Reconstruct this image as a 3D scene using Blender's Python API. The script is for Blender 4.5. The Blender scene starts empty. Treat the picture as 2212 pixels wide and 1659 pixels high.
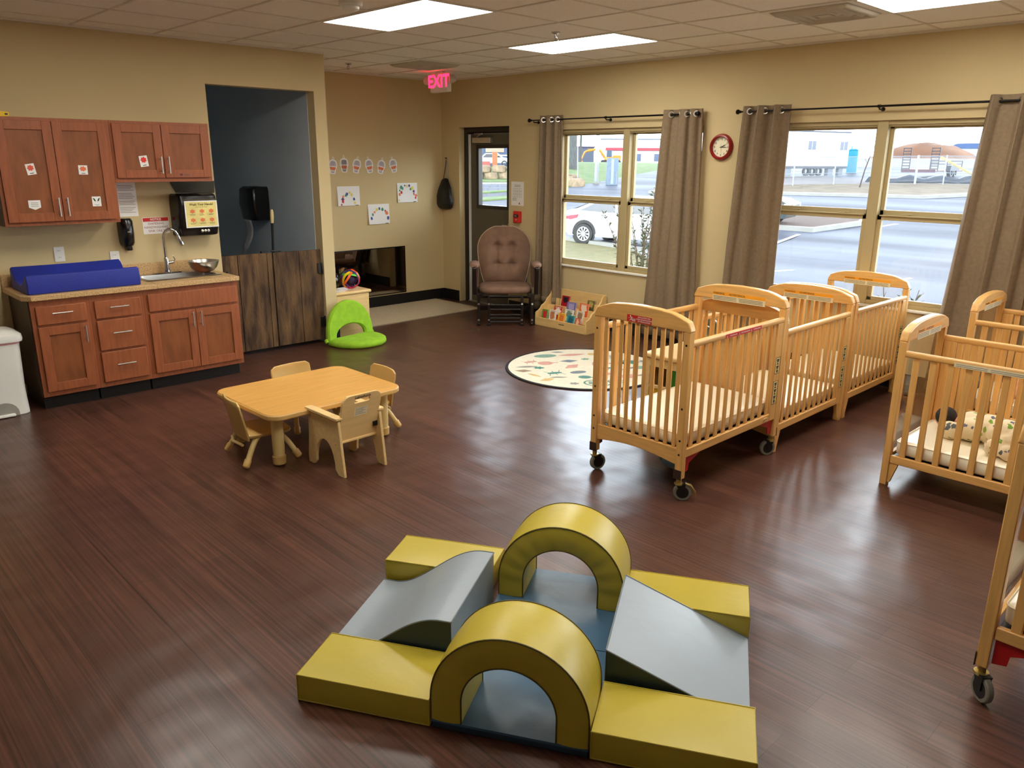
import bpy, bmesh, math, random
from mathutils import Vector, Matrix, Euler, noise
PI = math.pi
rnd = random.Random(7)
SC = bpy.context.scene
COL = SC.collection

# ------------------------------------------------------------------ camera, sky, exposure
cam_data = bpy.data.cameras.new('camera')
cam_data.sensor_width = 36.0
cam_data.lens = 1683.39 / 2212 * 36.0
cam_data.clip_start = 0.05
cam_data.clip_end = 600
cam = bpy.data.objects.new('camera', cam_data)
COL.objects.link(cam)
YAW, PITCH, ROLL, EYE = 0.80214, -0.28069, 0.0072232, 1.80396
_f = Vector((math.cos(YAW) * math.cos(PITCH), math.sin(YAW) * math.cos(PITCH), math.sin(PITCH)))
_r = _f.cross(Vector((0, 0, 1))).normalized()
_u = _r.cross(_f)
_R = _r * math.cos(ROLL) + _u * math.sin(ROLL)
_U = -_r * math.sin(ROLL) + _u * math.cos(ROLL)
cam.matrix_world = Matrix(((_R.x, _U.x, -_f.x, 0), (_R.y, _U.y, -_f.y, 0), (_R.z, _U.z, -_f.z, EYE), (0, 0, 0, 1)))
SC.camera = cam

SKY_STRENGTH = 7.2
LAMP_STRENGTH = 7.6
world = bpy.data.worlds.new('overcast_sky')
SC.world = world
world.use_nodes = True
_wn = world.node_tree.nodes
_wl = world.node_tree.links
_bg = _wn['Background']
_tc = _wn.new('ShaderNodeTexCoord')
_no = _wn.new('ShaderNodeTexNoise')
_no.inputs['Scale'].default_value = 2.2
_no.inputs['Detail'].default_value = 5
_rp = _wn.new('ShaderNodeValToRGB')
_rp.color_ramp.elements[0].position = .3
_rp.color_ramp.elements[0].color = (.74, .86, 1.0, 1)
_rp.color_ramp.elements[1].position = .7
_rp.color_ramp.elements[1].color = (.93, .97, 1.0, 1)
_wl.new(_tc.outputs['Generated'], _no.inputs['Vector'])
_wl.new(_no.outputs['Fac'], _rp.inputs['Fac'])
# bright toward the horizon, darkened overhead so the ground outside gets less light
_sx = _wn.new('ShaderNodeSeparateXYZ')
_rz = _wn.new('ShaderNodeValToRGB')
_rz.color_ramp.elements[0].position = .36
_rz.color_ramp.elements[0].color = (1, 1, 1, 1)
_rz.color_ramp.elements[1].position = .60
_rz.color_ramp.elements[1].color = (.12, .12, .125, 1)
_mm = _wn.new('ShaderNodeMix')
_mm.data_type = 'RGBA'
_mm.blend_type = 'MULTIPLY'
_mm.inputs['Factor'].default_value = 1.0
_wl.new(_tc.outputs['Generated'], _sx.inputs[0])
_wl.new(_sx.outputs['Z'], _rz.inputs['Fac'])
_wl.new(_rp.outputs['Color'], _mm.inputs['A'])
_wl.new(_rz.outputs['Color'], _mm.inputs['B'])
_wl.new(_mm.outputs['Result'], _bg.inputs['Color'])
_bg.inputs['Strength'].default_value = SKY_STRENGTH
SC.view_settings.view_transform = 'Standard'
SC.view_settings.look = 'None'
SC.view_settings.exposure = 1.08
SC.view_settings.gamma = 1.0
SC.view_settings.use_curve_mapping = False
SC.cycles.max_bounces = 10
SC.cycles.diffuse_bounces = 6
SC.cycles.glossy_bounces = 4
SC.cycles.transparent_max_bounces = 16
SC.cycles.caustics_reflective = True
SC.cycles.caustics_refractive = False
SC.cycles.sample_clamp_indirect = 12.0

# ------------------------------------------------------------------ materials
def lin(c):
    c = [x / 255.0 for x in c]
    return tuple((x / 12.92) if x <= 0.04045 else ((x + 0.055) / 1.055) ** 2.4 for x in c)

MATS = {}
def mat(name, col, rough=.5, metal=0.0, var=.07, vscale=6.0, bump=0.0, bscale=80.0, stretch=(1, 1, 1), col2=None, spec=.5,
        coat=0.0, emis=0.0, ecol=None, ior=1.45, lo=.3, hi=.7, detail=3.0):
    """a node material whose colour wanders between two tones of the same thing"""
    if name in MATS:
        return MATS[name]
    m = bpy.data.materials.new(name)
    m.use_nodes = True
    nt = m.node_tree
    b = nt.nodes['Principled BSDF']
    c = lin(col)
    if col2 is None:
        a1 = tuple(x * (1 - var) for x in c)
        a2 = tuple(min(1, x * (1 + var)) for x in c)
    else:
        a1, a2 = c, lin(col2)
    tc = nt.nodes.new('ShaderNodeTexCoord')
    mp = nt.nodes.new('ShaderNodeMapping')
    mp.inputs['Scale'].default_value = stretch
    nz = nt.nodes.new('ShaderNodeTexNoise')
    nz.inputs['Scale'].default_value = vscale
    nz.inputs['Detail'].default_value = detail
    rp = nt.nodes.new('ShaderNodeValToRGB')
    rp.color_ramp.elements[0].position = lo
    rp.color_ramp.elements[1].position = hi
    rp.color_ramp.elements[0].color = (*a1, 1)
    rp.color_ramp.elements[1].color = (*a2, 1)
    L = nt.links.new
    L(tc.outputs['Object'], mp.inputs['Vector'])
    L(mp.outputs['Vector'], nz.inputs['Vector'])
    L(nz.outputs['Fac'], rp.inputs['Fac'])
    L(rp.outputs['Color'], b.inputs['Base Color'])
    b.inputs['Roughness'].default_value = rough
    b.inputs['Metallic'].default_value = metal
    b.inputs['IOR'].default_value = ior
    b.inputs['Specular IOR Level'].default_value = spec
    b.inputs['Coat Weight'].default_value = coat
    b.inputs['Coat Roughness'].default_value = .15
    if emis:
        b.inputs['Emission Color'].default_value = (*(lin(ecol) if ecol else c), 1)
        b.inputs['Emission Strength'].default_value = emis
    if bump:
        n2 = nt.nodes.new('ShaderNodeTexNoise')
        n2.inputs['Scale'].default_value = bscale
        n2.inputs['Detail'].default_value = 4
        bp = nt.nodes.new('ShaderNodeBump')
        bp.inputs['Strength'].default_value = bump
        bp.inputs['Distance'].default_value = .02
        L(mp.outputs['Vector'], n2.inputs['Vector'])
        L(n2.outputs['Fac'], bp.inputs['Height'])
        L(bp.outputs['Normal'], b.inputs['Normal'])
    MATS[name] = m
    return m

def glass(name, tint=(1, 1, 1), refl=.06, rough=.02, clear=.97):
    """thin pane: mostly straight through, a little mirror"""
    if name in MATS:
        return MATS[name]
    m = bpy.data.materials.new(name)
    m.use_nodes = True
    nt = m.node_tree
    nt.nodes.remove(nt.nodes['Principled BSDF'])
    out = nt.nodes['Material Output']
    tr = nt.nodes.new('ShaderNodeBsdfTransparent')
    tr.inputs['Color'].default_value = (*[t * clear for t in tint], 1)
    gl = nt.nodes.new('ShaderNodeBsdfGlossy')
    gl.inputs['Roughness'].default_value = rough
    fr = nt.nodes.new('ShaderNodeLayerWeight')
    fr.inputs['Blend'].default_value = .5
    pw = nt.nodes.new('ShaderNodeMath')
    pw.operation = 'POWER'
    pw.inputs[1].default_value = 4.0
    ml = nt.nodes.new('ShaderNodeMath')
    ml.operation = 'MULTIPLY_ADD'
    ml.inputs[1].default_value = .6
    ml.inputs[2].default_value = refl * .6
    ml.use_clamp = True
    mx = nt.nodes.new('ShaderNodeMixShader')
    L = nt.links.new
    L(fr.outputs['Facing'], pw.inputs[0])
    L(pw.outputs['Value'], ml.inputs[0])
    L(ml.outputs['Value'], mx.inputs['Fac'])
    L(tr.outputs['BSDF'], mx.inputs[1])
    L(gl.outputs['BSDF'], mx.inputs[2])
    L(mx.outputs['Shader'], out.inputs['Surface'])
    MATS[name] = m
    return m

def floor_material():
    m = bpy.data.materials.new('dark_plank_floor')
    m.use_nodes = True
    nt = m.node_tree
    N = nt.nodes.new
    L = nt.links.new
    b = nt.nodes['Principled BSDF']
    tc = N('ShaderNodeTexCoord')
    sep = N('ShaderNodeSeparateXYZ')
    cmb = N('ShaderNodeCombineXYZ')
    L(tc.outputs['Object'], sep.inputs[0])
    L(sep.outputs['Y'], cmb.inputs['X'])
    L(sep.outputs['X'], cmb.inputs['Y'])
    br = N('ShaderNodeTexBrick')
    br.offset = .37
    br.inputs['Scale'].default_value = 1.0
    br.inputs['Brick Width'].default_value = .914
    br.inputs['Row Height'].default_value = .152
    br.inputs['Mortar Size'].default_value = .0012
    br.inputs['Mortar Smooth'].default_value = .2
    br.inputs['Color1'].default_value = (*lin((84, 53, 42)), 1)
    br.inputs['Color2'].default_value = (*lin((73, 45, 36)), 1)
    br.inputs['Mortar'].default_value = (*lin((46, 29, 24)), 1)
    L(cmb.outputs[0], br.inputs['Vector'])
    mp = N('ShaderNodeMapping')
    mp.inputs['Scale'].default_value = (1.1, 75, 1)
    L(cmb.outputs[0], mp.inputs['Vector'])
    n1 = N('ShaderNodeTexNoise')
    n1.inputs['Scale'].default_value = 1.0
    n1.inputs['Detail'].default_value = 3
    L(mp.outputs[0], n1.inputs['Vector'])
    r1 = N('ShaderNodeValToRGB')
    r1.color_ramp.elements[0].position = .35
    r1.color_ramp.elements[0].color = (.62, .60, .60, 1)
    r1.color_ramp.elements[1].position = .75
    r1.color_ramp.elements[1].color = (1.75, 1.7, 1.62, 1)
    L(n1.outputs['Fac'], r1.inputs['Fac'])
    mx = N('ShaderNodeMix')
    mx.data_type = 'RGBA'
    mx.blend_type = 'MULTIPLY'
    mx.inputs['Factor'].default_value = 1.0
    L(br.outputs['Color'], mx.inputs['A'])
    L(r1.outputs['Color'], mx.inputs['B'])
    L(mx.outputs['Result'], b.inputs['Base Color'])
    n2 = N('ShaderNodeTexNoise')
    n2.inputs['Scale'].default_value = 9.0
    n2.inputs['Detail'].default_value = 3
    L(tc.outputs['Object'], n2.inputs['Vector'])
    ad = N('ShaderNodeMath')
    ad.operation = 'MULTIPLY_ADD'
    ad.inputs[1].default_value = .05
    ad.inputs[2].default_value = .283
    L(n2.outputs['Fac'], ad.inputs[0])
    L(ad.outputs[0], b.inputs['Roughness'])
    bp = N('ShaderNodeBump')
    bp.inputs['Strength'].default_value = .45
    bp.inputs['Distance'].default_value = .02
    n3 = N('ShaderNodeTexNoise')
    n3.inputs['Scale'].default_value = 3.6
    n3.inputs['Detail'].default_value = 1
    L(tc.outputs['Object'], n3.inputs['Vector'])
    L(n3.outputs['Fac'], bp.inputs['Height'])
    b2 = N('ShaderNodeBump')
    b2.inputs['Strength'].default_value = .25
    b2.inputs['Distance'].default_value = .002
    b2.invert = True
    L(br.outputs['Fac'], b2.inputs['Height'])
    L(bp.outputs['Normal'], b2.inputs['Normal'])
    L(b2.outputs['Normal'], b.inputs['Normal'])
    b.inputs['IOR'].default_value = 1.5
    b.inputs['Specular IOR Level'].default_value = .5
    return m

def spotted(name, base, spots, scale=14, thr=.28, rough=.8):
    """blotches of several inks on a ground colour"""
    m = bpy.data.materials.new(name)
    m.use_nodes = True
    nt = m.node_tree
    N = nt.nodes.new
    L = nt.links.new
    b = nt.nodes['Principled BSDF']
    b.inputs['Roughness'].default_value = rough
    tc = N('ShaderNodeTexCoord')
    nz = N('ShaderNodeTexNoise')
    nz.inputs['Scale'].default_value = scale * .9
    L(tc.outputs['Object'], nz.inputs['Vector'])
    mxv = N('ShaderNodeMix')
    mxv.data_type = 'RGBA'
    mxv.inputs['Factor'].default_value = .06
    L(tc.outputs['Object'], mxv.inputs['A'])
    L(nz.outputs['Color'], mxv.inputs['B'])
    vo = N('ShaderNodeTexVoronoi')
    vo.inputs['Scale'].default_value = scale
    L(mxv.outputs['Result'], vo.inputs['Vector'])
    lt = N('ShaderNodeMath')
    lt.operation = 'LESS_THAN'
    lt.inputs[1].default_value = thr
    L(vo.outputs['Distance'], lt.inputs[0])
    sp = N('ShaderNodeSeparateColor')
    L(vo.outputs['Color'], sp.inputs[0])
    rp = N('ShaderNodeValToRGB')
    rp.color_ramp.interpolation = 'CONSTANT'
    while len(rp.color_ramp.elements) < len(spots):
        rp.color_ramp.elements.new(.5)
    for i, s in enumerate(spots):
        rp.color_ramp.elements[i].position = i / len(spots)
        rp.color_ramp.elements[i].color = (*lin(s), 1)
    L(sp.outputs[0], rp.inputs['Fac'])
    mx = N('ShaderNodeMix')
    mx.data_type = 'RGBA'
    mx.inputs['A'].default_value = (*lin(base), 1)
    L(lt.outputs[0], mx.inputs['Factor'])
    L(rp.outputs['Color'], mx.inputs['B'])
    L(mx.outputs['Result'], b.inputs['Base Color'])
    return m

# ------------------------------------------------------------------ mesh building
class MB:
    def __init__(self, mats=None):
        self.v = []; self.f = []; self.fm = []; self.mi = 0
        self.M = Matrix()
    def add(self, vs, fs):
        o = len(self.v)
        for p in vs:
            self.v.append(self.M @ Vector(p))
        for f in fs:
            self.f.append([i + o for i in f]); self.fm.append(self.mi)
        return self
    def box(self, x0, y0, z0, x1, y1, z1):
        if x0 > x1: x0, x1 = x1, x0
        if y0 > y1: y0, y1 = y1, y0
        if z0 > z1: z0, z1 = z1, z0
        vs = [(x0, y0, z0), (x1, y0, z0), (x1, y1, z0), (x0, y1, z0), (x0, y0, z1), (x1, y0, z1), (x1, y1, z1), (x0, y1, z1)]
        return self.add(vs, [(0, 3, 2, 1), (4, 5, 6, 7), (0, 1, 5, 4), (1, 2, 6, 5), (2, 3, 7, 6), (3, 0, 4, 7)])
    def prism(self, poly, ax, a0, a1):
        """poly: 2-D outline; ax: the axis it is pushed along ('x': poly is (y,z), 'y': (x,z), 'z': (x,y))"""
        n = len(poly)
        def P(p, a):
            return {'x': (a, p[0], p[1]), 'y': (p[0], a, p[1]), 'z': (p[0], p[1], a)}[ax]
        ar = sum(poly[i][0] * poly[(i + 1) % n][1] - poly[(i + 1) % n][0] * poly[i][1] for i in range(n))
        flip = (ar < 0) != (ax == 'y')
        if a0 > a1: a0, a1 = a1, a0
        vs = [P(p, a0) for p in poly] + [P(p, a1) for p in poly]
        fs = [list(range(n))[::-1], [n + i for i in range(n)]]
        for i in range(n):
            j = (i + 1) % n
            fs.append([i, j, n + j, n + i])
        if flip: fs = [f[::-1] for f in fs]
        return self.add(vs, fs)
    def loft(self, rings, cap=True, closed=False):
        n = len(rings[0]); m = len(rings)
        vs = [p for r in rings for p in r]
        fs = []
        for k in range(m if closed else m - 1):
            k2 = (k + 1) % m
            for i in range(n):
                j = (i + 1) % n
                fs.append([k * n + i, k * n + j, k2 * n + j, k2 * n + i])
        if cap and not closed:
            fs.append(list(range(n))[::-1]); fs.append([(m - 1) * n + i for i in range(n)])
        return self.add(vs, fs)
    def tube(self, pts, r, seg=8, closed=False, cap=True):
        pts = [Vector(p) for p in pts]; n = len(pts)
        rad = r if isinstance(r, (list, tuple)) else [r] * n
        rings = []; prev = None
        for i, p in enumerate(pts):
            if closed:
                t = (pts[(i + 1) % n] - pts[i - 1]).normalized()
            else:
                t = (pts[min(i + 1, n - 1)] - pts[max(i - 1, 0)]).normalized()
            if prev is None:
                a = Vector((0, 0, 1)) if abs(t.z) < .9 else Vector((1, 0, 0))
                u = t.cross(a).normalized()
            else:
                u = (prev - t * prev.dot(t)).normalized()
            prev = u
            w = t.cross(u)
            rings.append([p + (u * math.cos(2 * PI * k / seg) + w * math.sin(2 * PI * k / seg)) * rad[i] for k in range(seg)])
        return self.loft(rings, cap, closed)
    def cyl(self, p0, p1, r0, r1=None, seg=16):
        return self.tube([p0, p1], [r0, r0 if r1 is None else r1], seg)
    def lathe(self, prof, seg=24, c=(0, 0, 0), ax='z', cap=True):
        rings = []
        for r, h in prof:
            r = max(r, 1e-4)
            ring = []
            for k in range(seg):
                a = 2 * PI * k / seg
                x, y = r * math.cos(a), r * math.sin(a)
                p = {'z': (x, y, h), 'x': (h, x, y), 'y': (y, h, x)}[ax]
                ring.append((p[0] + c[0], p[1] + c[1], p[2] + c[2]))
            rings.append(ring)
        return self.loft(rings, cap)
    def ball(self, c, r, seg=20, rows=12):
        rx, ry, rz = r if isinstance(r, (list, tuple)) else (r, r, r)
        rings = []
        for i in range(rows + 1):
            t = -PI / 2 + PI * i / rows
            q = max(math.cos(t), 1e-3)
            rings.append([(c[0] + rx * q * math.cos(2 * PI * k / seg), c[1] + ry * q * math.sin(2 * PI * k / seg), c[2] + rz * math.sin(t)) for k in range(seg)])
        return self.loft(rings)
    def sheet(self, grid):
        n = len(grid); m = len(grid[0])
        return self.add([p for row in grid for p in row], [[i * m + j, i * m + j + 1, (i + 1) * m + j + 1, (i + 1) * m + j] for i in range(n - 1) for j in range(m - 1)])
    def flat(self, pts):
        return self.add(pts, [list(range(len(pts)))])
    def text(self, s, size, o, right, up, align='CENTER', bold=0.0):
        cu = bpy.data.curves.new('lettering', 'FONT')
        cu.body = s; cu.size = size; cu.align_x = align; cu.align_y = 'CENTER'; cu.offset = bold
        cu.resolution_u = 2
        ob = bpy.data.objects.new('lettering', cu)
        COL.objects.link(ob)
        dg = bpy.context.evaluated_depsgraph_get()
        me = bpy.data.meshes.new_from_object(ob.evaluated_get(dg))
        R = Vector(right).normalized(); U = Vector(up).normalized(); O = Vector(o)
        self.add([O + R * v.co.x + U * v.co.y for v in me.vertices], [list(p.vertices) for p in me.polygons])
        bpy.data.objects.remove(ob); bpy.data.curves.remove(cu); bpy.data.meshes.remove(me)
        return self
    def build(self, name, mats, parent=None, bevel=0.0, seg=2, smooth=True, angle=38, solid=0.0, subd=0, fixn=False):
        me = bpy.data.meshes.new(name)
        me.from_pydata([tuple(p) for p in self.v], [], self.f)
        if not isinstance(mats, (list, tuple)): mats = [mats]
        for m in mats: me.materials.append(m)
        me.polygons.foreach_set('material_index', self.fm)
        if fixn:
            b = bmesh.new(); b.from_mesh(me); bmesh.ops.recalc_face_normals(b, faces=b.faces); b.to_mesh(me); b.free()
        if smooth:
            me.polygons.foreach_set('use_smooth', [True] * len(me.polygons))
            if not subd:
                me.set_sharp_from_angle(angle=math.radians(angle))
        me.update()
        o = bpy.data.objects.new(name, me)
        COL.objects.link(o)
        if parent: o.parent = parent
        if solid:
            s = o.modifiers.new('thickness', 'SOLIDIFY'); s.thickness = solid; s.offset = 0
        if bevel:
            s = o.modifiers.new('edges', 'BEVEL'); s.width = bevel; s.segments = seg; s.limit_method = 'ANGLE'; s.angle_limit = math.radians(40)
        if subd:
            s = o.modifiers.new('round', 'SUBSURF'); s.levels = subd; s.render_levels = subd
        return o

def tag(o, label, cat, group=None, kind=None):
    o['label'] = label; o['category'] = cat
    if group: o['group'] = group
    if kind: o['kind'] = kind
    return o
def thing(name, label, cat, loc=(0, 0, 0), rotz=0.0, group=None):
    o = bpy.data.objects.new(name, None)
    o.empty_display_size = .1
    COL.objects.link(o)
    o.location = loc; o.rotation_euler = (0, 0, rotz)
    return tag(o, label, cat, group)
def struct(o):
    o['kind'] = 'structure'
    return o
def copy_tree(o, parent=None):
    c = o.copy(); COL.objects.link(c); c.parent = parent
    for ch in list(o.children):
        copy_tree(ch, c)
    return c
def dup(o, loc, rotz, label, group=None):
    c = copy_tree(o); c.location = loc; c.rotation_euler = (0, 0, rotz); c['label'] = label
    if group: c['group'] = group
    return c
def rrect(x0, z0, x1, z1, r, n=5):
    pts = []
    for cx, cz, a0 in ((x1 - r, z1 - r, 0), (x0 + r, z1 - r, 90), (x0 + r, z0 + r, 180), (x1 - r, z0 + r, 270)):
        for k in range(n + 1):
            a = math.radians(a0 + 90 * k / n)
            pts.append((cx + r * math.cos(a), cz + r * math.sin(a)))
    return pts

# ------------------------------------------------------------------ shared surfaces
m_wall = mat('tan_wall_paint', (203, 182, 138), .85, var=.03, vscale=1.2, bump=.05, bscale=300)
m_niche = mat('slate_wall_paint', (190, 202, 212), .8, var=.05, vscale=1.5, bump=.05, bscale=300)
m_tile = mat('ceiling_tile', (246, 243, 238), .95, var=.05, vscale=90, bump=.25, bscale=220)
m_grid = mat('ceiling_grid_paint', (222, 216, 204), .5, var=.02)
m_base = mat('black_rubber_base', (22, 20, 20), .45, var=.15)
m_white = mat('white_paint', (232, 230, 222), .5, var=.02)
m_black = mat('black_plastic', (14, 14, 15), .22, var=.2, spec=.6)
m_blackmat = mat('black_metal', (20, 19, 19), .4, var=.15)
m_chrome = mat('chrome', (205, 205, 205), .12, 1.0, var=.03)
m_steel = mat('brushed_steel', (190, 188, 182), .3, 1.0, var=.05, stretch=(1, 30, 30))
m_nickel = mat('satin_nickel', (205, 200, 190), .3, .9, var=.03)
m_paper = mat('white_paper', (236, 234, 230), .8, var=.02)
m_ink = mat('dark_ink', (52, 50, 50), .8, var=.1)
m_grey_ink = mat('grey_ink', (140, 136, 132), .8, var=.1)
m_red = mat('red_print', (200, 36, 30), .5, var=.04)
m_frame = mat('window_frame_tan', (176, 158, 116), .5, var=.03)
m_pane = glass('window_glass', (.98, 1, 1), refl=.045)
m_plexi = glass('clear_acrylic', (.99, .98, .96), refl=.035)
m_cab = mat('stained_maple', (150, 84, 50), .42, var=.16, vscale=5, stretch=(9, 9, 1.1), bump=.03, bscale=60)
m_cabin = mat('stained_maple_panel', (134, 76, 40), .45, var=.2, vscale=4, stretch=(5, 5, 1.2))
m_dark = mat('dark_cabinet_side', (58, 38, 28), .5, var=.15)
m_counter = mat('speckled_laminate', (168, 128, 82), .38, col2=(212, 178, 128), vscale=120, lo=.35, hi=.62)
def wood(nm, c, st, rough=.4, v=.13):
    return mat(nm, c, rough, var=v, vscale=4.0, stretch=st, detail=5, bump=.02, bscale=30, coat=.15)
WC = (222, 170, 98)
m_crx = wood('crib_wood_lengthwise', WC, (1.2, 14, 14))
m_cry = wood('crib_wood_crosswise', WC, (14, 1.2, 14))
m_crz = wood('crib_wood_upright', WC, (14, 14, 1.0))
m_mattress = mat('cream_vinyl', (246, 238, 212), .24, var=.03, vscale=3, bump=.03, bscale=6)
m_birch = mat('birch_ply', (226, 192, 132), .45, var=.07, vscale=4, stretch=(1.2, 9, 9), coat=.1)
m_lamtop = mat('maple_laminate', (206, 154, 80), .35, var=.09, vscale=3, stretch=(1.5, 13, 13), detail=5)
m_cream = mat('cream_enamel', (214, 186, 122), .35, var=.03)
m_tanpl = mat('tan_plastic', (205, 168, 100), .4, var=.03)
m_fy = mat('yellow_vinyl', (184, 164, 54), .36, var=.04, vscale=3, bump=.10, bscale=14)
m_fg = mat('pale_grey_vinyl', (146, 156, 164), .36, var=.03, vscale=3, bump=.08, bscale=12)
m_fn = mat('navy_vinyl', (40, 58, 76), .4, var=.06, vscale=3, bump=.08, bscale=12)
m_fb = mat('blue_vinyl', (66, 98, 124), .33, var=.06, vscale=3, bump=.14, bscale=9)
m_curtain = mat('taupe_curtain_cloth', (134, 114, 90), .85, var=.1, vscale=40, stretch=(1, 1, 1), bump=.15, bscale=400)
m_lime = mat('lime_plush', (148, 196, 44), .9, var=.12, vscale=14, bump=.3, bscale=160)
m_suede = mat('brown_suede', (128, 98, 80), .9, var=.13, vscale=10, bump=.2, bscale=120)
m_espresso = mat('espresso_wood', (26, 14, 13), .3, var=.2, coat=.1)
m_blue = mat('royal_blue_vinyl', (30, 44, 140), .5, var=.08, vscale=5, bump=.15, bscale=120)
m_rug = mat('beige_rug_pile', (196, 180, 152), .95, var=.12, vscale=60, bump=.4, bscale=150)
m_skin = mat('skin', (216, 150, 124), .55, var=.05)
m_hair = mat('dark_brown_hair', (38, 30, 24), .7, var=.3, vscale=60, bump=.4, bscale=150)
m_redsteel = mat('red_powder_steel', (176, 24, 26), .4, var=.05)
m_rubber = mat('grey_caster_rubber', (120, 116, 104), .6, var=.06)
m_brass = mat('yellow_zinc', (190, 168, 104), .3, .9, var=.05)

XW, YC, YB, ZC, XE = 6.602, 6.856, 8.156, 2.742, 4.155
X0, Y0 = -2.6, -4.0

# ------------------------------------------------------------------ room shell
b = MB(); b.box(X0 - .2, Y0 - .2, -.1, XW + .22, 9.9, 0)
struct(b.build('floor', floor_material(), smooth=False))
b = MB(); b.box(X0 - .2, Y0 - .2, ZC + .006, XW + .26, 9.9, ZC + .12)
struct(b.build('ceiling', m_tile, smooth=False))
GX = [2.005 + .61 * k for k in range(-7, 8)]
GY = [2.30 + .61 * k for k in range(-10, 10)]
b = MB()
for x in GX: b.box(x - .008, Y0, ZC, x + .008, YB, ZC + .02)
for y in GY: b.box(X0, y - .008, ZC + .001, XW, y + .008, ZC + .019)
struct(b.build('trim_1', m_grid, smooth=False))
b = MB(); b.box(X0, YC - .02, ZC - .012, XE, YC - .0005, ZC + .008); b.box(XW - .02, Y0, ZC - .012, XW - .0005, YB, ZC + .008); b.box(XE, YB - .02, ZC - .012, XW - .02, YB - .0005, ZC + .008)
struct(b.build('trim_2', m_grid, smooth=False))

W1 = (4.270, 6.123, .665, 2.12)
W2 = (1.720, 3.567, .665, 2.12)
W_ADDED = (-.930, .917, .665, 2.12)   # added window, out of the frame, put in for more daylight
DR = (6.905, 7.815, 0.0, 2.18)
TW = .24
b = MB()
ys = [Y0, W_ADDED[0], W_ADDED[1], W2[0], W2[1], W1[0], W1[1], DR[0], DR[1], YB + .2]
WT = .135
for i in range(0, 9, 2): b.box(XW, ys[i], 0, XW + (TW if i == 8 else WT), ys[i + 1], ZC + .1)
for w in (W1, W2, W_ADDED):
    b.box(XW, w[0], 0, XW + WT, w[1], w[2]); b.box(XW, w[0], w[3], XW + WT, w[1], ZC + .1)
b.box(XW, DR[0], DR[3], XW + TW, DR[1], ZC + .1)
struct(b.build('wall_right', m_wall, smooth=False))
b = MB()
b.box(X0, YC, 0, 3.0, YC + .125, ZC + .1); b.box(4.03, YC, 0, XE, YB, ZC + .1); b.box(3.0, YC, 2.40, 4.03, YC + .125, ZC + .1)
struct(b.build('wall_left', m_wall, smooth=False))
b = MB(); b.box(XE - .1, YB, 0, XW + .05, YB + .12, ZC + .1)
struct(b.build('wall_back', m_wall, smooth=False))
b = MB()
b.box(4.024, YC + .126, 0, 4.0295, 9.6, ZC + .1)
b.box(2.2, 9.6, 0, 4.2, 9.7, ZC + .1); b.box(2.1, YC + .126, 0, 2.2, 9.7, ZC + .1)
b.box(2.2, YC + .1255, 0, 2.995, YC + .13, ZC + .1)
struct(b.build('wall_niche', m_niche, smooth=False))
b = MB(); b.box(X0 - .12, Y0 - .12, 0, X0, YC + .1, ZC + .1); b.box(X0, Y0 - .12, 0, XW + .1, Y0, ZC + .1)
struct(b.build('wall_front', m_white, smooth=False))  # unseen walls, given white paint to bounce light onto the ceiling
BH = .137
b = MB(); b.box(XW - .012, Y0, 0, XW - .0005, DR[0] - .02, BH); b.box(XW - .012, DR[1] + .02, 0, XW - .0005, YB, BH)
struct(b.build('baseboard_right', m_base, bevel=.004))
b = MB(); b.box(XE, YB - .012, 0, XW - .012, YB - .0005, BH)
struct(b.build('baseboard_back', m_base, bevel=.004))
b = MB(); b.box(XE + .0005, YC + .002, 0, XE + .012, YB - .012, BH); b.box(4.03, YC - .012, 0, XE + .012, YC - .0005, BH)
struct(b.build('baseboard_partition', m_base, bevel=.004))
b = MB(); b.box(X0, YC - .012, 0, 1.2, YC - .0005, BH)
struct(b.build('baseboard_left', m_base, bevel=.004))

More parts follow.
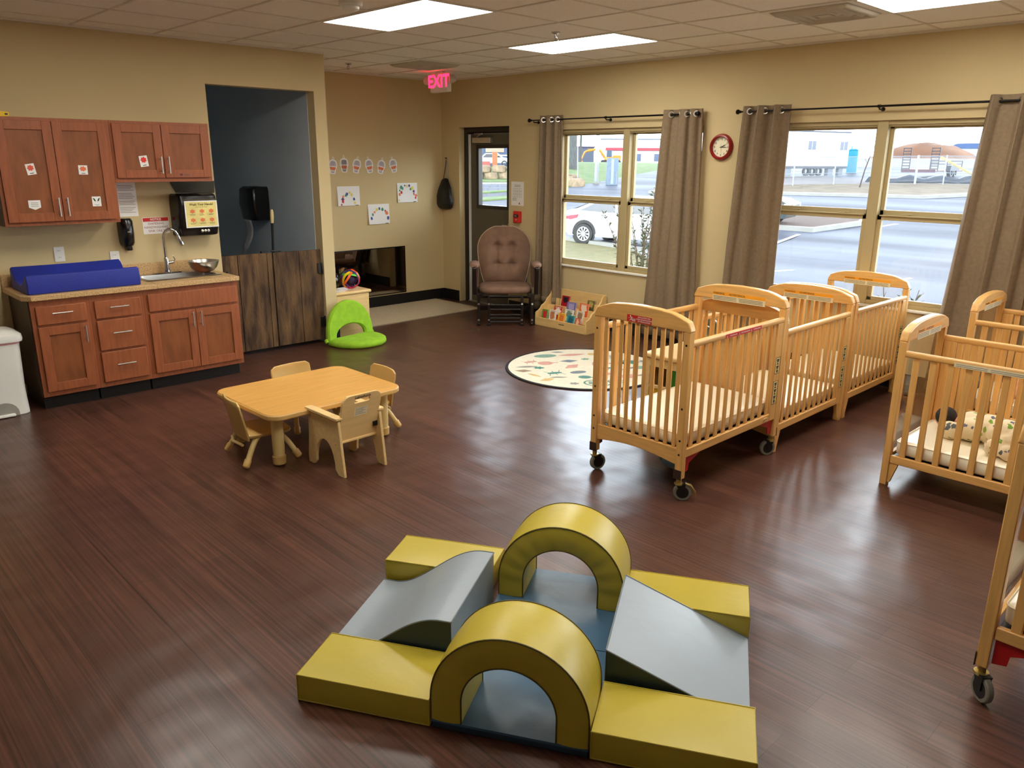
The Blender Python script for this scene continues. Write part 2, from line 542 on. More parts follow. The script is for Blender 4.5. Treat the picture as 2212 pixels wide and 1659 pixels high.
# windows: twin double-hung units
def window(n, w):
    y0, y1, z0, z1 = w
    ym = (y0 + y1) / 2
    fx = XW + .03
    root = MB()
    root.box(fx, y0, z0, fx + .10, y0 + .030, z1); root.box(fx, y1 - .030, z0, fx + .10, y1, z1)
    root.box(fx, y0, z1 - .035, fx + .10, y1, z1); root.box(fx, y0, z0, fx + .10, y1, z0 + .03)
    root.box(fx - .006, ym - .042, z0, fx + .10, ym + .042, z1)
    root.box(fx + .012, y0, z1 - .047, fx + .06, y1, z1 - .034)
    o = struct(root.build('window_%d' % n, m_frame, bevel=.003))
    for a, c in ((y0 + .03, ym - .042), (ym + .042, y1 - .03)):
        zm = 1.392
        s = MB()   # upper sash sits further out
        for p in ((a, zm - .012, a + .03, z1 - .035), (c - .03, zm - .012, c, z1 - .035), (a, z1 - .062, c, z1 - .035), (a, zm - .012, c, zm + .036)):
            s.box(fx + .055, p[0], p[1], fx + .09, p[2], p[3])
        s.build('upper_sash', m_frame, o, bevel=.003)
        g = MB(); g.box(fx + .070, a + .025, zm + .03, fx + .074, c - .025, z1 - .058); g.build('upper_pane', m_pane, o, smooth=False)
        s = MB()
        for p in ((a, z0 + .03, a + .036, zm), (c - .036, z0 + .03, c, zm), (a, z0 + .03, c, z0 + .062), (a, zm - .042, c, zm)):
            s.box(fx + .012, p[0], p[1], fx + .05, p[2], p[3])
        s.box(fx - .004, a + .02, zm - .010, fx + .012, c - .02, zm - .002)
        s.build('lower_sash', m_frame, o, bevel=.003)
        g = MB(); g.box(fx + .028, a + .03, z0 + .056, fx + .032, c - .03, zm - .038); g.build('lower_pane', m_pane, o, smooth=False)
        for q in (.25, .75):
            yy = a + (c - a) * q
            k = MB(); k.box(fx + .014, yy - .03, zm, fx + .048, yy + .03, zm + .008); k.box(fx + .02, yy - .05, zm + .006, fx + .032, yy + .012, zm + .016)
            k.build('sash_lock', m_frame, o, bevel=.003)
    s = MB(); s.box(XW - .022, y0 - .03, z0 - .022, fx + .02, y1 + .03, z0 - .001)
    s.build('window_sill', m_white, o, bevel=.005)
    return o
window(1, W1); window(2, W2); window(3, W_ADDED)

# grey metal door with a glass lite
m_doorp = mat('taupe_door_paint', (92, 84, 68), .5, var=.03)
m_doorf = mat('dark_bronze_frame', (44, 38, 32), .45, var=.08)
b = MB()
dx = XW + .085
for p in ((DR[0] + .001, 0, DR[0] + .055, DR[3] - .055), (DR[1] - .055, 0, DR[1] - .001, DR[3] - .055), (DR[0] + .001, DR[3] - .055, DR[1] - .001, DR[3] - .001)):
    b.box(dx, p[0], p[1], XW + TW, p[2], p[3])
for p in ((DR[0] + .055, 0, DR[0] + .075, DR[3] - .075), (DR[1] - .075, 0, DR[1] - .055, DR[3] - .075), (DR[0] + .055, DR[3] - .075, DR[1] - .055, DR[3] - .055)):
    b.box(dx + .05, p[0], p[1], XW + TW, p[2], p[3])
d = struct(b.build('door_1', m_doorf, bevel=.003))
LY0, LY1, LZ0, LZ1 = 7.06, 7.60, 1.235, 1.945
px0, px1 = dx + .052, dx + .096
b = MB()
a0, a1 = DR[0] + .078, DR[1] - .078
b.box(px0, a0, .012, px1, LY0, DR[3] - .078); b.box(px0, LY1, .012, px1, a1, DR[3] - .078); b.box(px0, LY0, .012, px1, LY1, LZ0); b.box(px0, LY0, LZ1, px1, LY1, DR[3] - .078)
b.build('door_leaf', m_doorp, d, smooth=False)
b = MB()
for p in ((LY0 - .03, LZ0 - .03, LY0 + .012, LZ1 + .03), (LY1 - .012, LZ0 - .03, LY1 + .03, LZ1 + .03), (LY0, LZ0 - .03, LY1, LZ0 + .012), (LY0, LZ1 - .012, LY1, LZ1 + .03)):
    b.box(px0 - .012, p[0], p[1], px1 + .012, p[2], p[3])
b.build('lite_frame', m_doorf, d, bevel=.003)
b = MB(); b.box(px0 + .02, LY0, LZ0, px0 + .025, LY1, LZ1); b.build('glass_pane', m_pane, d, smooth=False)
b = MB(); b.box(dx + .02, a1 + .004, 0.01, dx + .055, a1 + .018, DR[3] - .08); b.build('weather_strip', m_white, d)
b = MB(); b.box(px0 - .055, 7.33, 1.995, px0 - .001, 7.66, 2.06); b.build('door_closer', m_nickel, d, bevel=.006)
b = MB(); b.tube([(px0 - .03, 7.60, 2.065), (px0 - .04, 7.55, 2.085), (px0 - .10, 7.42, 2.10)], .008, 6); b.tube([(px0 - .10, 7.42, 2.10), (px0 - .015, 7.66, 2.105)], .008, 6)
b.build('closer_arm', m_nickel, d)
b = MB(); b.tube([(px0, 7.03, 1.02), (px0 - .05, 7.03, 1.02), (px0 - .055, 7.10, 1.022)], .010, 8); b.cyl((px0, 7.03, 1.02), (px0 - .008, 7.03, 1.02), .028)
b.build('door_handle', m_nickel, d)
b = MB(); b.box(dx, DR[0] + .055, 0, XW + TW, DR[1] - .055, .011); b.build('threshold', m_nickel, d)

# ceiling lights: recessed two by four troffers
m_lens = bpy.data.materials.new('lit_prismatic_lens'); m_lens.use_nodes = True
_n = m_lens.node_tree; _p = _n.nodes['Principled BSDF']; _p.inputs['Base Color'].default_value = (.8, .8, .75, 1)
_p.inputs['Emission Color'].default_value = (1.0, .965, .86, 1); _p.inputs['Emission Strength'].default_value = LAMP_STRENGTH
LG = 'recessed troffers in the tile ceiling'
def troffer(x, y, label):
    t = thing('ceiling_light', label, 'ceiling light', (x, y, ZC), 0, LG)
    f = MB()
    for p in ((.006, .006, .604, .022), (.006, 1.198, .604, 1.214), (.006, .022, .022, 1.198), (.588, .022, .604, 1.198)):
        f.box(p[0], p[1], -.003, p[2], p[3], .005)
    f.build('frame', m_white, t)
    g = MB(); g.box(.022, .022, -.001, .588, 1.198, .004); g.build('diffuser', m_lens, t, smooth=False)
    return t
LX = [GX[0] + .61 * k for k in range(15)]
t0 = troffer(3.225, 4.13, 'bright fluorescent ceiling panel nearest to the smoke detector')
dup(t0, (5.055, 4.13, ZC), 0, 'bright fluorescent ceiling panel closest to the exit sign')
dup(t0, (5.055, 1.08, ZC), 0, 'bright fluorescent ceiling panel right beside a square air diffuser')
dup(t0, (1.395, 4.13, ZC), 0, 'fluorescent ceiling panel above the floor before the wall cabinets')
dup(t0, (3.225, 1.08, ZC), 0, 'fluorescent ceiling panel above the foam climbing blocks')
dup(t0, (1.395, 1.08, ZC), 0, 'added unseen fluorescent ceiling panel above the near end of the foam blocks')  # extra panel out of view, added to brighten the foam tops and left wall
def diffuser(x, y, label):
    t = thing('air_diffuser', label, 'air vent', (x, y, ZC), 0, 'square air diffusers in the ceiling')
    f = MB()
    c = .305
    def ring(r0, r1, za, zb):
        ro = [(c - r0, c - r0, za), (c + r0, c - r0, za), (c + r0, c + r0, za), (c - r0, c + r0, za)]
        ri = [(c - r1, c - r1, zb), (c + r1, c - r1, zb), (c + r1, c + r1, zb), (c - r1, c + r1, zb)]
        f.add(ro + ri, [[i, (i + 1) % 4, 4 + (i + 1) % 4, 4 + i] for i in range(4)])
    f.box(.0, .0, -.002, .61, .61, .004)
    o = f.build('face_plate', m_white, t)
    f = MB()
    for k in range(4):
        r = .26 - .058 * k
        ring(r, r - .03, -.003, -.026 + .003 * k)
        ring(r - .03, r - .045, -.026 + .003 * k, -.004)
    f.box(c - .045, c - .045, -.02, c + .045, c + .045, -.008)
    f.build('louver', mat('vent_louver', (196, 188, 172), .45, var=.03), t, solid=.002)
    return t
v0 = diffuser(5.055, 2.30, 'square white air diffuser touching a lit ceiling panel')
dup(v0, (5.055, 6.57, ZC), 0, 'square white air diffuser just before the exit sign')
def sprinkler(x, y, label):
    t = thing('sprinkler_head', label, 'sprinkler', (x, y, ZC), 0, 'fire sprinkler heads on the ceiling')
    f = MB(); f.lathe([(.034, .006), (.034, -.004), (.022, -.010), (.010, -.012)], 16); f.build('escutcheon', m_chrome, t)
    f = MB(); f.cyl((0, 0, -.01), (0, 0, -.035), .009, .007, 8); f.tube([(-.013, 0, -.02), (-.016, 0, -.035), (0, 0, -.052), (.016, 0, -.035), (.013, 0, -.02)], .003, 6); f.build('nozzle', m_chrome, t)
    f = MB(); f.lathe([(.004, -.050), (.022, -.053), (.022, -.055), (.002, -.056)], 12); f.build('deflector', m_chrome, t)
    return t
s0 = sprinkler(4.755, 4.46, 'small chrome sprinkler head between the two lit panels')
dup(s0, (4.78, 7.41, ZC), 0, 'small chrome sprinkler head over the rug alcove')
t = thing('smoke_detector', 'round white smoke detector on the ceiling by the lit panel', 'smoke detector', (2.985, 4.57, ZC))
b = MB(); b.lathe([(.075, .006), (.075, -.012), (.068, -.022), (.062, -.024)], 28); b.build('mounting_base', m_white, t)
b = MB(); b.lathe([(.055, -.022), (.052, -.038), (.036, -.048), (.018, -.05), (.0, -.05)], 24); b.build('sensor_cap', m_white, t)

# exit sign with two lamp heads
t = thing('exit_sign', 'lit red EXIT sign with two emergency lamp heads hanging from the ceiling', 'exit sign', (5.93, 7.325, ZC))
b = MB(); b.box(-.032, -.152, -.215, .032, .152, -.012); b.build('housing', m_white, t, bevel=.008)
b = MB(); b.box(-.02, -.06, -.012, .02, .06, .006); b.build('canopy', m_white, t)
m_exit = mat('lit_red_letter', (255, 40, 60), .4, emis=2.6, ecol=(255, 30, 70), var=.02)
b = MB(); b.text('EXIT', .185, (-.0335, 0, -.105), (0, -1, 0), (0, 0, 1), bold=.004); b.build('lettering', m_exit, t, smooth=False)
for s in (-1, 1):
    b = MB(); b.cyl((0, s * .15, -.09), (0, s * .182, -.085), .012, .012, 10); b.build('lamp_arm', m_white, t)
    b = MB(); b.M = Matrix.Translation((-.01, s * .215, -.085)) @ Euler((0, 0, s * .5)).to_matrix().to_4x4()
    b.lathe([(.0, .05), (.026, .042), (.042, .012), (.048, -.028), (.044, -.034), (.0, -.036)], 18, ax='x'); b.build('lamp_head', mat('lamp_head_grey', (196, 190, 178), .35, var=.03), t)

# ------------------------------------------------------------------ kitchenette
YF = 6.283
def bar_handle(b, x, y, z, length, vertical):
    """bar pull standing off a face that looks toward -y"""
    h = length / 2
    if vertical:
        b.cyl((x, y - .028, z - h), (x, y - .028, z + h), .0055, seg=10)
        for s in (-.7, .7): b.cyl((x, y, z + s * h), (x, y - .028, z + s * h), .004, seg=8)
    else:
        b.cyl((x - h, y - .028, z), (x + h, y - .028, z), .0055, seg=10)
        for s in (-.7, .7): b.cyl((x + s * h, y, z), (x + s * h, y - .028, z), .004, seg=8)
def shaker(name, x0, z0, x1, z1, yf, root, handle=None):
    b = MB(); r = .062
    b.box(x0, yf - .02, z0, x0 + r, yf - .0005, z1); b.box(x1 - r, yf - .02, z0, x1, yf - .0005, z1)
    b.box(x0 + r, yf - .02, z0, x1 - r, yf - .0005, z0 + r); b.box(x0 + r, yf - .02, z1 - r, x1 - r, yf - .0005, z1)
    o = b.build(name, m_cab, root, bevel=.002)
    p = MB(); p.box(x0 + r - .004, yf - .010, z0 + r - .004, x1 - r + .004, yf - .002, z1 - r + .004); p.build('panel', m_cabin, o)
    if handle:
        h = MB(); bar_handle(h, handle[0], yf - .02, handle[1], handle[2], True); h.build('handle', m_nickel, o)
    return o
def slab_drawer(x0, z0, x1, z1, yf, root, pull=True):
    b = MB(); b.box(x0, yf - .02, z0, x1, yf - .0005, z1)
    o = b.build('drawer', m_cab, root, bevel=.004)
    if pull:
        h = MB(); bar_handle(h, (x0 + x1) / 2, yf - .02, (z0 + z1) / 2 + .015, .135, False); h.build('handle', m_nickel, o)
    return o
def base_body(x0, x1, root, left=False):
    b = MB()
    b.box(x0, YF, .105, x1, YC - .004, .814)
    o = b.build('cabinet_body', m_cab, root, bevel=.001)
    k = MB(); k.box(x0 + .012, YF + .075, 0, x1 - .012 if x1 > 2.8 else x1, YC - .004, .104); k.build('toe_kick', m_base, root)
    if left:
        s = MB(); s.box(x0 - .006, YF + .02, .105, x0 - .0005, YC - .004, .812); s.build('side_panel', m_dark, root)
CG = 'stained maple base cabinets under the worktop'
t = thing('base_cabinet', 'maple base cabinet with one drawer over one door, beside the white pail', 'cabinet', group=CG)
base_body(1.325, 1.712, t, True)
slab_drawer(1.354, .638, 1.682, .770, YF, t)
shaker('door', 1.354, .143, 1.682, .622, YF, t, (1.655, .545, .125))
t = thing('base_cabinet', 'maple base cabinet holding a stack of three drawers', 'cabinet', group=CG)
base_body(1.713, 2.098, t)
slab_drawer(1.741, .636, 2.070, .768, YF, t); slab_drawer(1.741, .391, 2.070, .620, YF, t); slab_drawer(1.741, .144, 2.070, .375, YF, t)
t = thing('sink_cabinet', 'maple sink cabinet with two doors under a false drawer front', 'cabinet', group=CG)
base_body(2.099, 2.862, t)
slab_drawer(2.126, .640, 2.842, .775, YF, t, False)
shaker('door', 2.126, .145, 2.482, .622, YF, t, (2.452, .545, .125)); shaker('door', 2.487, .145, 2.842, .622, YF, t, (2.517, .545, .125))

b = MB()
ZT0, ZT1 = .816, .853
cx0, cx1, cy0, cy1 = 1.285, 2.872, 6.250, YC - .003
sx0, sx1, sy0, sy1 = 2.205, 2.79, 6.435, 6.735
b.prism([(cx0, cy1), (cx0, cy0 + .06), (cx0 + .05, cy0), (sx0, cy0), (sx0, cy1)], 'z', ZT0, ZT1)
b.box(sx1, cy0, ZT0, cx1, cy1, ZT1); b.box(sx0, cy0, ZT0, sx1, sy0, ZT1); b.box(sx0, sy1, ZT0, sx1, cy1, ZT1)
t = tag(b.build('worktop', m_counter, bevel=.004), 'speckled tan laminate worktop along the whole run of base cabinets', 'worktop')
b = MB(); b.box(cx0, cy1 - .02, ZT1 + .0005, cx1, cy1, ZT1 + .095); b.build('backsplash', m_counter, t, bevel=.003)
t = thing('kitchen_sink', 'stainless steel drop-in sink set into the tan worktop', 'sink', (0, 0, ZT1))
b = MB()
o_, i_ = rrect(sx0 - .02, sy0 - .02, sx1 + .02, cy1 - .045, .03), None
def rect_ring(b, A, B, zA, zB):
    n = len(A)
    b.add([(p[0], p[1], zA) for p in A] + [(p[0], p[1], zB) for p in B], [[i, (i + 1) % n, n + (i + 1) % n, n + i] for i in range(n)])
i_ = rrect(sx0 + .012, sy0 + .012, sx1 - .012, sy1 - .012, .05)
i2 = rrect(sx0 + .03, sy0 + .03, sx1 - .03, sy1 - .03, .06)
o2 = rrect(sx0 - .012, sy0 - .012, sx1 + .012, cy1 - .053, .03)
rect_ring(b, o_, o2, .001, .007); rect_ring(b, o2, i_, .007, .006)
b.build('rim', m_steel, t)
b = MB(); rect_ring(b, i_, i2, .006, -.15); b.flat([(p[0], p[1], -.15) for p in i2]); b.build('basin', m_steel, t)
b = MB(); b.lathe([(.04, -.149), (.036, -.146), (.0, -.148)], 18, c=((sx0 + sx1) / 2, (sy0 + sy1) / 2, 0)); b.build('drain', m_chrome, t)
t = thing('kitchen_faucet', 'chrome gooseneck faucet with a pull-down spray head at the sink', 'faucet', (2.485, 6.775, ZT1 + .0065))
b = MB(); b.box(-.11, -.028, .0005, .11, .028, .008); b.build('base_plate', m_chrome, t, bevel=.006)
b = MB(); b.lathe([(.027, .008), (.026, .03), (.020, .05), (.019, .12), (.015, .13)], 18); b.build('body', m_chrome, t)
pts = [(0, 0, .12), (-.002, 0, .20), (-.004, -.002, .29)]
for k in range(1, 11):
    a = PI * k / 10 * .92
    pts.append((-.004 + .052 * (1 - math.cos(a)), -.002 - .03 * (1 - math.cos(a)), .29 + .075 * math.sin(a)))
b = MB(); b.tube(pts, .011, 12); b.build('neck', m_chrome, t)
e = Vector(pts[-1]); d_ = (Vector(pts[-1]) - Vector(pts[-2])).normalized()
b = MB(); b.tube([e, e + d_ * .03, e + d_ * .075, e + d_ * .085], [.012, .014, .016, .013], 14); b.build('spray_head', m_chrome, t)
b = MB(); b.cyl((.015, -.005, .085), (.055, -.018, .09), .014, .012, 12); b.tube([(.05, -.016, .09), (.066, -.02, .11), (.05, -.02, .145)], [.007, .005, .004], 8); b.build('lever', m_chrome, t)
b = MB()
b.lathe([(.045, 0), (.075, .012), (.105, .040), (.120, .075), (.124, .092), (.130, .094), (.130, .096), (.122, .094), (.100, .042), (.07, .016), (.0, .008)], 36, cap=True)
o = b.build('mixing_bowl', m_steel)
o.location = (2.735, 6.62, ZT1 + .0085); tag(o, 'shiny steel mixing bowl on the sink edge', 'bowl')
# blue changing pad: contoured, open ends
b = MB()
prof = [(6.310, .001), (6.305, .06), (6.318, .135), (6.345, .138), (6.40, .085), (6.48, .055), (6.56, .052), (6.64, .075), (6.70, .135), (6.735, .160), (6.755, .150), (6.758, .001)]
rings = []
for x, s in ((1.335, .94), (1.345, 1), (1.60, .985), (1.85, .985), (2.095, 1), (2.105, .95)):
    rings.append([(x, 6.535 + (p[0] - 6.535) * (1 if s == 1 else .985 + .015 * s), max(.001, p[1] * s)) for p in prof])
b.loft(rings)
o = b.build('changing_pad', m_blue, bevel=.006, fixn=True); o.location = (0, 0, ZT1)
tag(o, 'royal blue contoured changing pad lying on the tan worktop', 'changing pad')

# wall cabinets
YU = 6.556
UG = 'stained maple wall cabinets'
def upper(x0, x1, z0, z1, label, left):
    t = thing('wall_cabinet', label, 'cabinet', group=UG)
    b = MB(); b.box(x0, YU, z0, x1, YC - .003, z1); b.build('cabinet_body', m_cab, t, bevel=.001)
    if left:
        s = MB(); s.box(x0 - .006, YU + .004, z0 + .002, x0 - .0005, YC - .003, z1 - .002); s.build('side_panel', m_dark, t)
    return t
t = upper(1.318, 2.094, 1.315, 2.066, 'tall maple wall cabinet with two doors bearing four small pictures', True)
shaker('door', 1.341, 1.342, 1.698, 2.044, YU, t, (1.672, 1.445, .135)); shaker('door', 1.702, 1.342, 2.066, 2.044, YU, t, (1.730, 1.445, .135))
t = upper(2.095, 2.856, 1.612, 2.066, 'short maple wall cabinet with two doors above the sink', False)
shaker('door', 2.110, 1.644, 2.467, 2.045, YU, t, (2.441, 1.742, .13)); shaker('door', 2.472, 1.644, 2.842, 2.045, YU, t, (2.499, 1.742, .13))
b = MB(); b.prism([(1.27, 0), (1.435, 0), (1.468, .008), (1.470, .030), (1.445, .036), (1.27, .034)], 'y', 6.62, 6.68)
t = b.build('toy_ruler', mat('yellow_plastic', (236, 196, 22), .4, var=.03), bevel=.003); t.location = (0, 0, 2.067)
tag(t, 'yellow plastic stick lying on top of the tall wall cabinet', 'toy')
b = MB(); b.prism([(p[0], p[1]) for p in rrect(1.440, .012, 1.460, .024, .005, 3)], 'y', 6.6185, 6.6195); b.build('slot', m_ink, t)

# paper cut-outs taped to the cabinet doors
YD = YU - .011
def sticker(cx, cz, w, h, rot, label, kind):
    t = thing('paper_cutout', label, 'picture', (cx, YD, cz), 0, 'small pictures on the wall cabinet doors')
    t.rotation_euler = (0, rot, 0)
    b = MB()
    if kind == 'note':
        b.prism([(-w / 2, h / 2), (w / 2, h / 2), (w / 2, -h * .25), (0, -h / 2), (-w / 2, -h * .25)], 'y', -.0012, 0)
    else:
        b.box(-w / 2, -.0012, -h / 2, w / 2, 0, h / 2)
    b.build('card', m_paper, t, smooth=False)
    b = MB()
    if kind == 'note':
        for k in range(3): b.flat([(-w * .3, -.0016, h * .25 - .012 * k), (w * .3, -.0016, h * .25 - .012 * k), (w * .3, -.0016, h * .25 - .012 * k - .003), (-w * .3, -.0016, h * .25 - .012 * k - .003)])
        b.build('writing', m_grey_ink, t, smooth=False)
    elif kind == 'smile':
        for s in (-1, 1): b.flat([(s * w * .42, -.0016, h * .38), (s * w * .2, -.0016, h * .28), (s * w * .06, -.0016, 0), (s * w * .26, -.0016, h * .04)])
        for k in range(6):
            a0, a1 = PI * (1.15 + .7 * k / 6), PI * (1.15 + .7 * (k + 1) / 6)
            b.flat([(w * .33 * math.cos(a), -.0016, -h * .18 + r * math.sin(a)) for a, r in ((a0, .016), (a1, .016), (a1, .013), (a0, .013))])
        b.build('drawing', mat('dark_green_ink', (40, 70, 54), .8), t, smooth=False)
    else:
        pts = []
        for k in range(14):
            a = 2 * PI * k / 14; r = (.42 if k % 2 else .30)
            pts.append((w * r * math.cos(a), -.0016, h * .12 + h * r * .72 * math.sin(a)))
        b.flat(pts); b.build('drawing', mat('coral_ink_' + kind, {'a': (222, 96, 74), 'b': (226, 120, 82), 'c': (226, 60, 54)}[kind], .8), t, smooth=False)
        b = MB(); b.flat([(-w * .22, -.0016, -h * .34), (w * .22, -.0016, -h * .34), (w * .22, -.0016, -h * .40), (-w * .22, -.0016, -h * .40)]); b.build('writing', m_ink, t, smooth=False)
sticker(1.530, 1.712, .058, .076, -.15, 'small card with a red drawing high on the first wall cabinet door', 'a')
sticker(1.873, 1.706, .062, .066, .02, 'small card with an orange drawing high on the second wall cabinet door', 'b')
sticker(1.520, 1.462, .078, .068, .0, 'small pointed white note low on the first wall cabinet door', 'note')
sticker(1.937, 1.476, .062, .072, 0, 'small card with a dark green leaf pair and smile', 'smile')
sticker(2.317, 1.770, .062, .082, -.12, 'small card with a bright red drawing above the sink', 'c')
b = MB(); b.box(2.575, YU - .0215, 1.656, 2.675, YU - .0203, 1.678)
o = b.build('door_label', mat('faded_brown_label', (150, 92, 70), .6), smooth=False); tag(o, 'thin faded label stuck low on the last wall cabinet door', 'label')
b = MB(); b.box(2.582, YU - .022, 1.659, 2.605, YU - .0216, 1.675); b.build('emblem', mat('plum_ink', (110, 50, 60), .7), o, smooth=False)
b = MB()
for k in range(2): b.box(2.612, YU - .022, 1.668 - .007 * k, 2.665, YU - .0216, 1.671 - .007 * k)
b.build('writing', mat('brown_ink', (112, 66, 52), .7), o, smooth=False)

# ------------------------------------------------------------------ things on the kitchenette wall
def outlet(x, z, label):
    t = thing('wall_outlet', label, 'outlet', (x, YC, z), 0, 'white wall outlets')
    b = MB(); b.prism(rrect(-.037, -.058, .037, .058, .006), 'y', -.006, -.0003); b.build('cover_plate', m_white, t, bevel=.002)
    for s in (-1, 1):
        b = MB(); b.prism(rrect(-.017, s * .026 - .016, .017, s * .026 + .016, .008), 'y', -.0078, -.006); o = b.build('socket', m_white, t)
        b = MB()
        for q in (-.006, .006): b.box(q - .0012, -.0083, s * .026 - .003, q + .0012, -.0079, s * .026 + .007)
        b.build('slot', m_ink, o)
    return t
o0 = outlet(1.706, 1.068, 'white double wall outlet beneath the tall wall cabinet')
dup(o0, (2.108, YC, 1.005), 0, 'white wall outlet half hidden behind the blue changing pad')
def text_lines(b, x0, x1, zs, y, h=.0035, ragged=True):
    for i, z in enumerate(zs):
        e = x1 - (rnd.random() * (x1 - x0) * .3 if ragged else 0)
        b.flat([(x0, y, z), (e, y, z), (e, y, z - h), (x0, y, z - h)])
t = thing('notice_sheet', 'white printed sheet taped under the wall cabinets above the soap dispenser', 'paper', (0, YC, 0))
b = MB(); b.box(2.182, -.0015, 1.333, 2.335, -.0003, 1.608); b.build('sheet', m_paper, t, smooth=False)
b = MB(); text_lines(b, 2.196, 2.322, [1.58 - .0125 * k for k in range(18) if k not in (4, 9, 13)], -.002); b.build('writing', m_grey_ink, t, smooth=False)
t = thing('sink_notice', 'red and white NOTICE sign about diapering and handwashing behind the faucet', 'sign', (0, YC, 0))
b = MB(); b.box(2.358, -.002, 1.183, 2.573, -.0003, 1.318); b.build('sign_board', m_paper, t, smooth=False)
b = MB(); b.box(2.362, -.0026, 1.285, 2.569, -.0021, 1.315); b.build('banner', m_red, t, smooth=False)
b = MB(); b.text('NOTICE', .024, (2.465, -.003, 1.300), (1, 0, 0), (0, 0, 1), bold=.0006); b.build('heading', m_white, t, smooth=False)
b = MB()
for s, z in (('DIAPERING', 1.266), ('HANDWASHING', 1.236), ('SINK ONLY', 1.206)): b.text(s, .026, (2.465, -.0026, z), (1, 0, 0), (0, 0, 1))
b.build('lettering', mat('maroon_ink', (140, 60, 50), .7), t, smooth=False)
t = thing('soap_dispenser', 'narrow black soap dispenser on the wall left of the faucet', 'soap dispenser', (2.212, YC, 1.2))
b = MB()
R_ = lambda w, d, z: [(w * math.cos(a) if abs(math.cos(a)) > .0 else 0, -.001 - d * max(0, math.sin(a)) ** .7, z) for a in [PI * k / 12 for k in range(13)]]
b.loft([R_(.046, .085, .122), R_(.056, .10, .10), R_(.057, .105, 0), R_(.054, .10, -.07), R_(.044, .085, -.095)], True)
b.build('housing', m_black, t, fixn=True)
b = MB(); b.box(-.022, -.075, -.135, .022, -.01, -.094); b.build('nozzle', m_black, t, bevel=.008)
b = MB(); b.box(-.014, -.108, .015, .014, -.1065, .023); b.build('logo', m_nickel, t)
t = thing('towel_dispenser', 'black paper towel dispenser with a yellow hand washing card on its front', 'towel dispenser', (2.765, YC, 1.33))
b = MB()
def body_ring(z, w, d): return [(-w, -.002, z), (-w, -d * .72, z), (-w * .86, -d * .93, z), (-w * .6, -d, z), (w * .6, -d, z), (w * .86, -d * .93, z), (w, -d * .72, z), (w, -.002, z)]
b.loft([body_ring(-.175, .155, .12), body_ring(-.165, .17, .165), body_ring(-.08, .174, .20), body_ring(.10, .174, .20), body_ring(.165, .17, .185), body_ring(.178, .155, .16)])
b.build('housing', m_black, t, bevel=.006, fixn=True)
b = MB(); b.box(-.135, -.207, .128, .135, -.20, .134); b.build('trim_strip', m_chrome, t)
b = MB()
for k in range(3): b.lathe([(.0, -.2055), (.010, -.2052), (.012, -.2040), (.010, -.200)], 12, c=(.03 + .026 * (k - 1), 0, -.127), ax='y')
b.build('logo', m_nickel, t)
yp = -.2035
b = MB(); b.box(-.128, yp - .0015, -.098, .150, yp, .122); card = b.build('poster_card', m_paper, t, smooth=False)
b = MB(); b.box(-.118, yp - .0022, -.088, .140, yp - .0017, .113); b.build('yellow_field', mat('poster_yellow', (232, 216, 138), .6, var=.12, vscale=9), card, smooth=False)
b = MB(); b.text('Wash Your Hands!', .026, (.014, yp - .0028, .092), (1, 0, 0), (0, 0, 1), bold=.0008)
b.build('heading', mat('olive_ink', (86, 74, 20), .7), card, smooth=False)
b = MB(); b.text('Germs stay clean longer', .0105, (.014, yp - .0028, .071), (1, 0, 0), (0, 0, 1))
for i in range(6):
    cx, cz = -.068 + .08 * (i % 3), .012 - .072 * (i // 3)
    b.text('%d.' % (i + 1), .010, (cx - .03, yp - .0028, cz), (1, 0, 0), (0, 0, 1))
    text_lines(b, cx - .022, cx + .03, [cz + .002, cz - .006], yp - .0028, .0026)
b.build('lettering', mat('olive_ink', (86, 74, 20), .7), card, smooth=False)
b = MB()
for i in range(6):
    cx, cz = -.066 + .08 * (i % 3), .036 - .072 * (i // 3)
    n = 12
    b.flat([(cx + (.026 if k % 2 else .017) * math.cos(2 * PI * k / n), yp - .0028, cz + (.020 if k % 2 else .013) * math.sin(2 * PI * k / n)) for k in range(n)])
b.build('hand_drawings', mat('orange_ink', (226, 126, 76), .7), card, smooth=False)
t = thing('folder_pocket', 'clear plastic folder pocket under the cabinet above the black towel dispenser', 'folder', (0, YC, 0))
b = MB(); b.prism([(2.612, 1.606), (3.0, 1.606), (2.992, 1.503), (2.655, 1.512)], 'y', -.006, -.0045); b.build('front_sheet', glass('milky_plastic', (.9, .9, .86), refl=.06, rough=.2, clear=.55), t, smooth=False)
b = MB(); b.prism([(2.70, 1.604), (2.97, 1.604), (2.965, 1.520), (2.715, 1.526)], 'y', -.002, -.0005); b.build('loose_sheet', mat('buff_paper', (214, 196, 150), .8), t, smooth=False)

# ------------------------------------------------------------------ slate niche with the barn-wood gate
t = thing('towel_dispenser', 'black paper towel dispenser on the slate wall of the niche', 'towel dispenser', (4.022, 8.02, 1.335))
b = MB()
def side_ring(z, w, d): return [(-.002, -w, z), (-d * .8, -w, z), (-d * .95, -w * .8, z), (-d, -w * .5, z), (-d, w * .5, z), (-d * .95, w * .8, z), (-d * .8, w, z), (-.002, w, z)]
b.loft([side_ring(-.175, .13, .15), side_ring(-.165, .15, .19), side_ring(0, .155, .22), side_ring(.15, .15, .21), side_ring(.175, .135, .17)])
b.build('housing', m_black, t, bevel=.01, fixn=True)
g = []
for k in range(9):
    z = -.17 - .036 * k
    g.append([(-.19 + .004 * k + .022 * math.sin(k * .5), y + .012 * k * (1 if k < 7 else 1.3), z - (0 if k < 8 else .03 * j)) for j, y in enumerate((-.075, -.02, .04, .085))])
b = MB(); b.sheet(g); b.build('paper_towel', mat('grey_paper_towel', (190, 190, 196), .9), t, solid=.002)
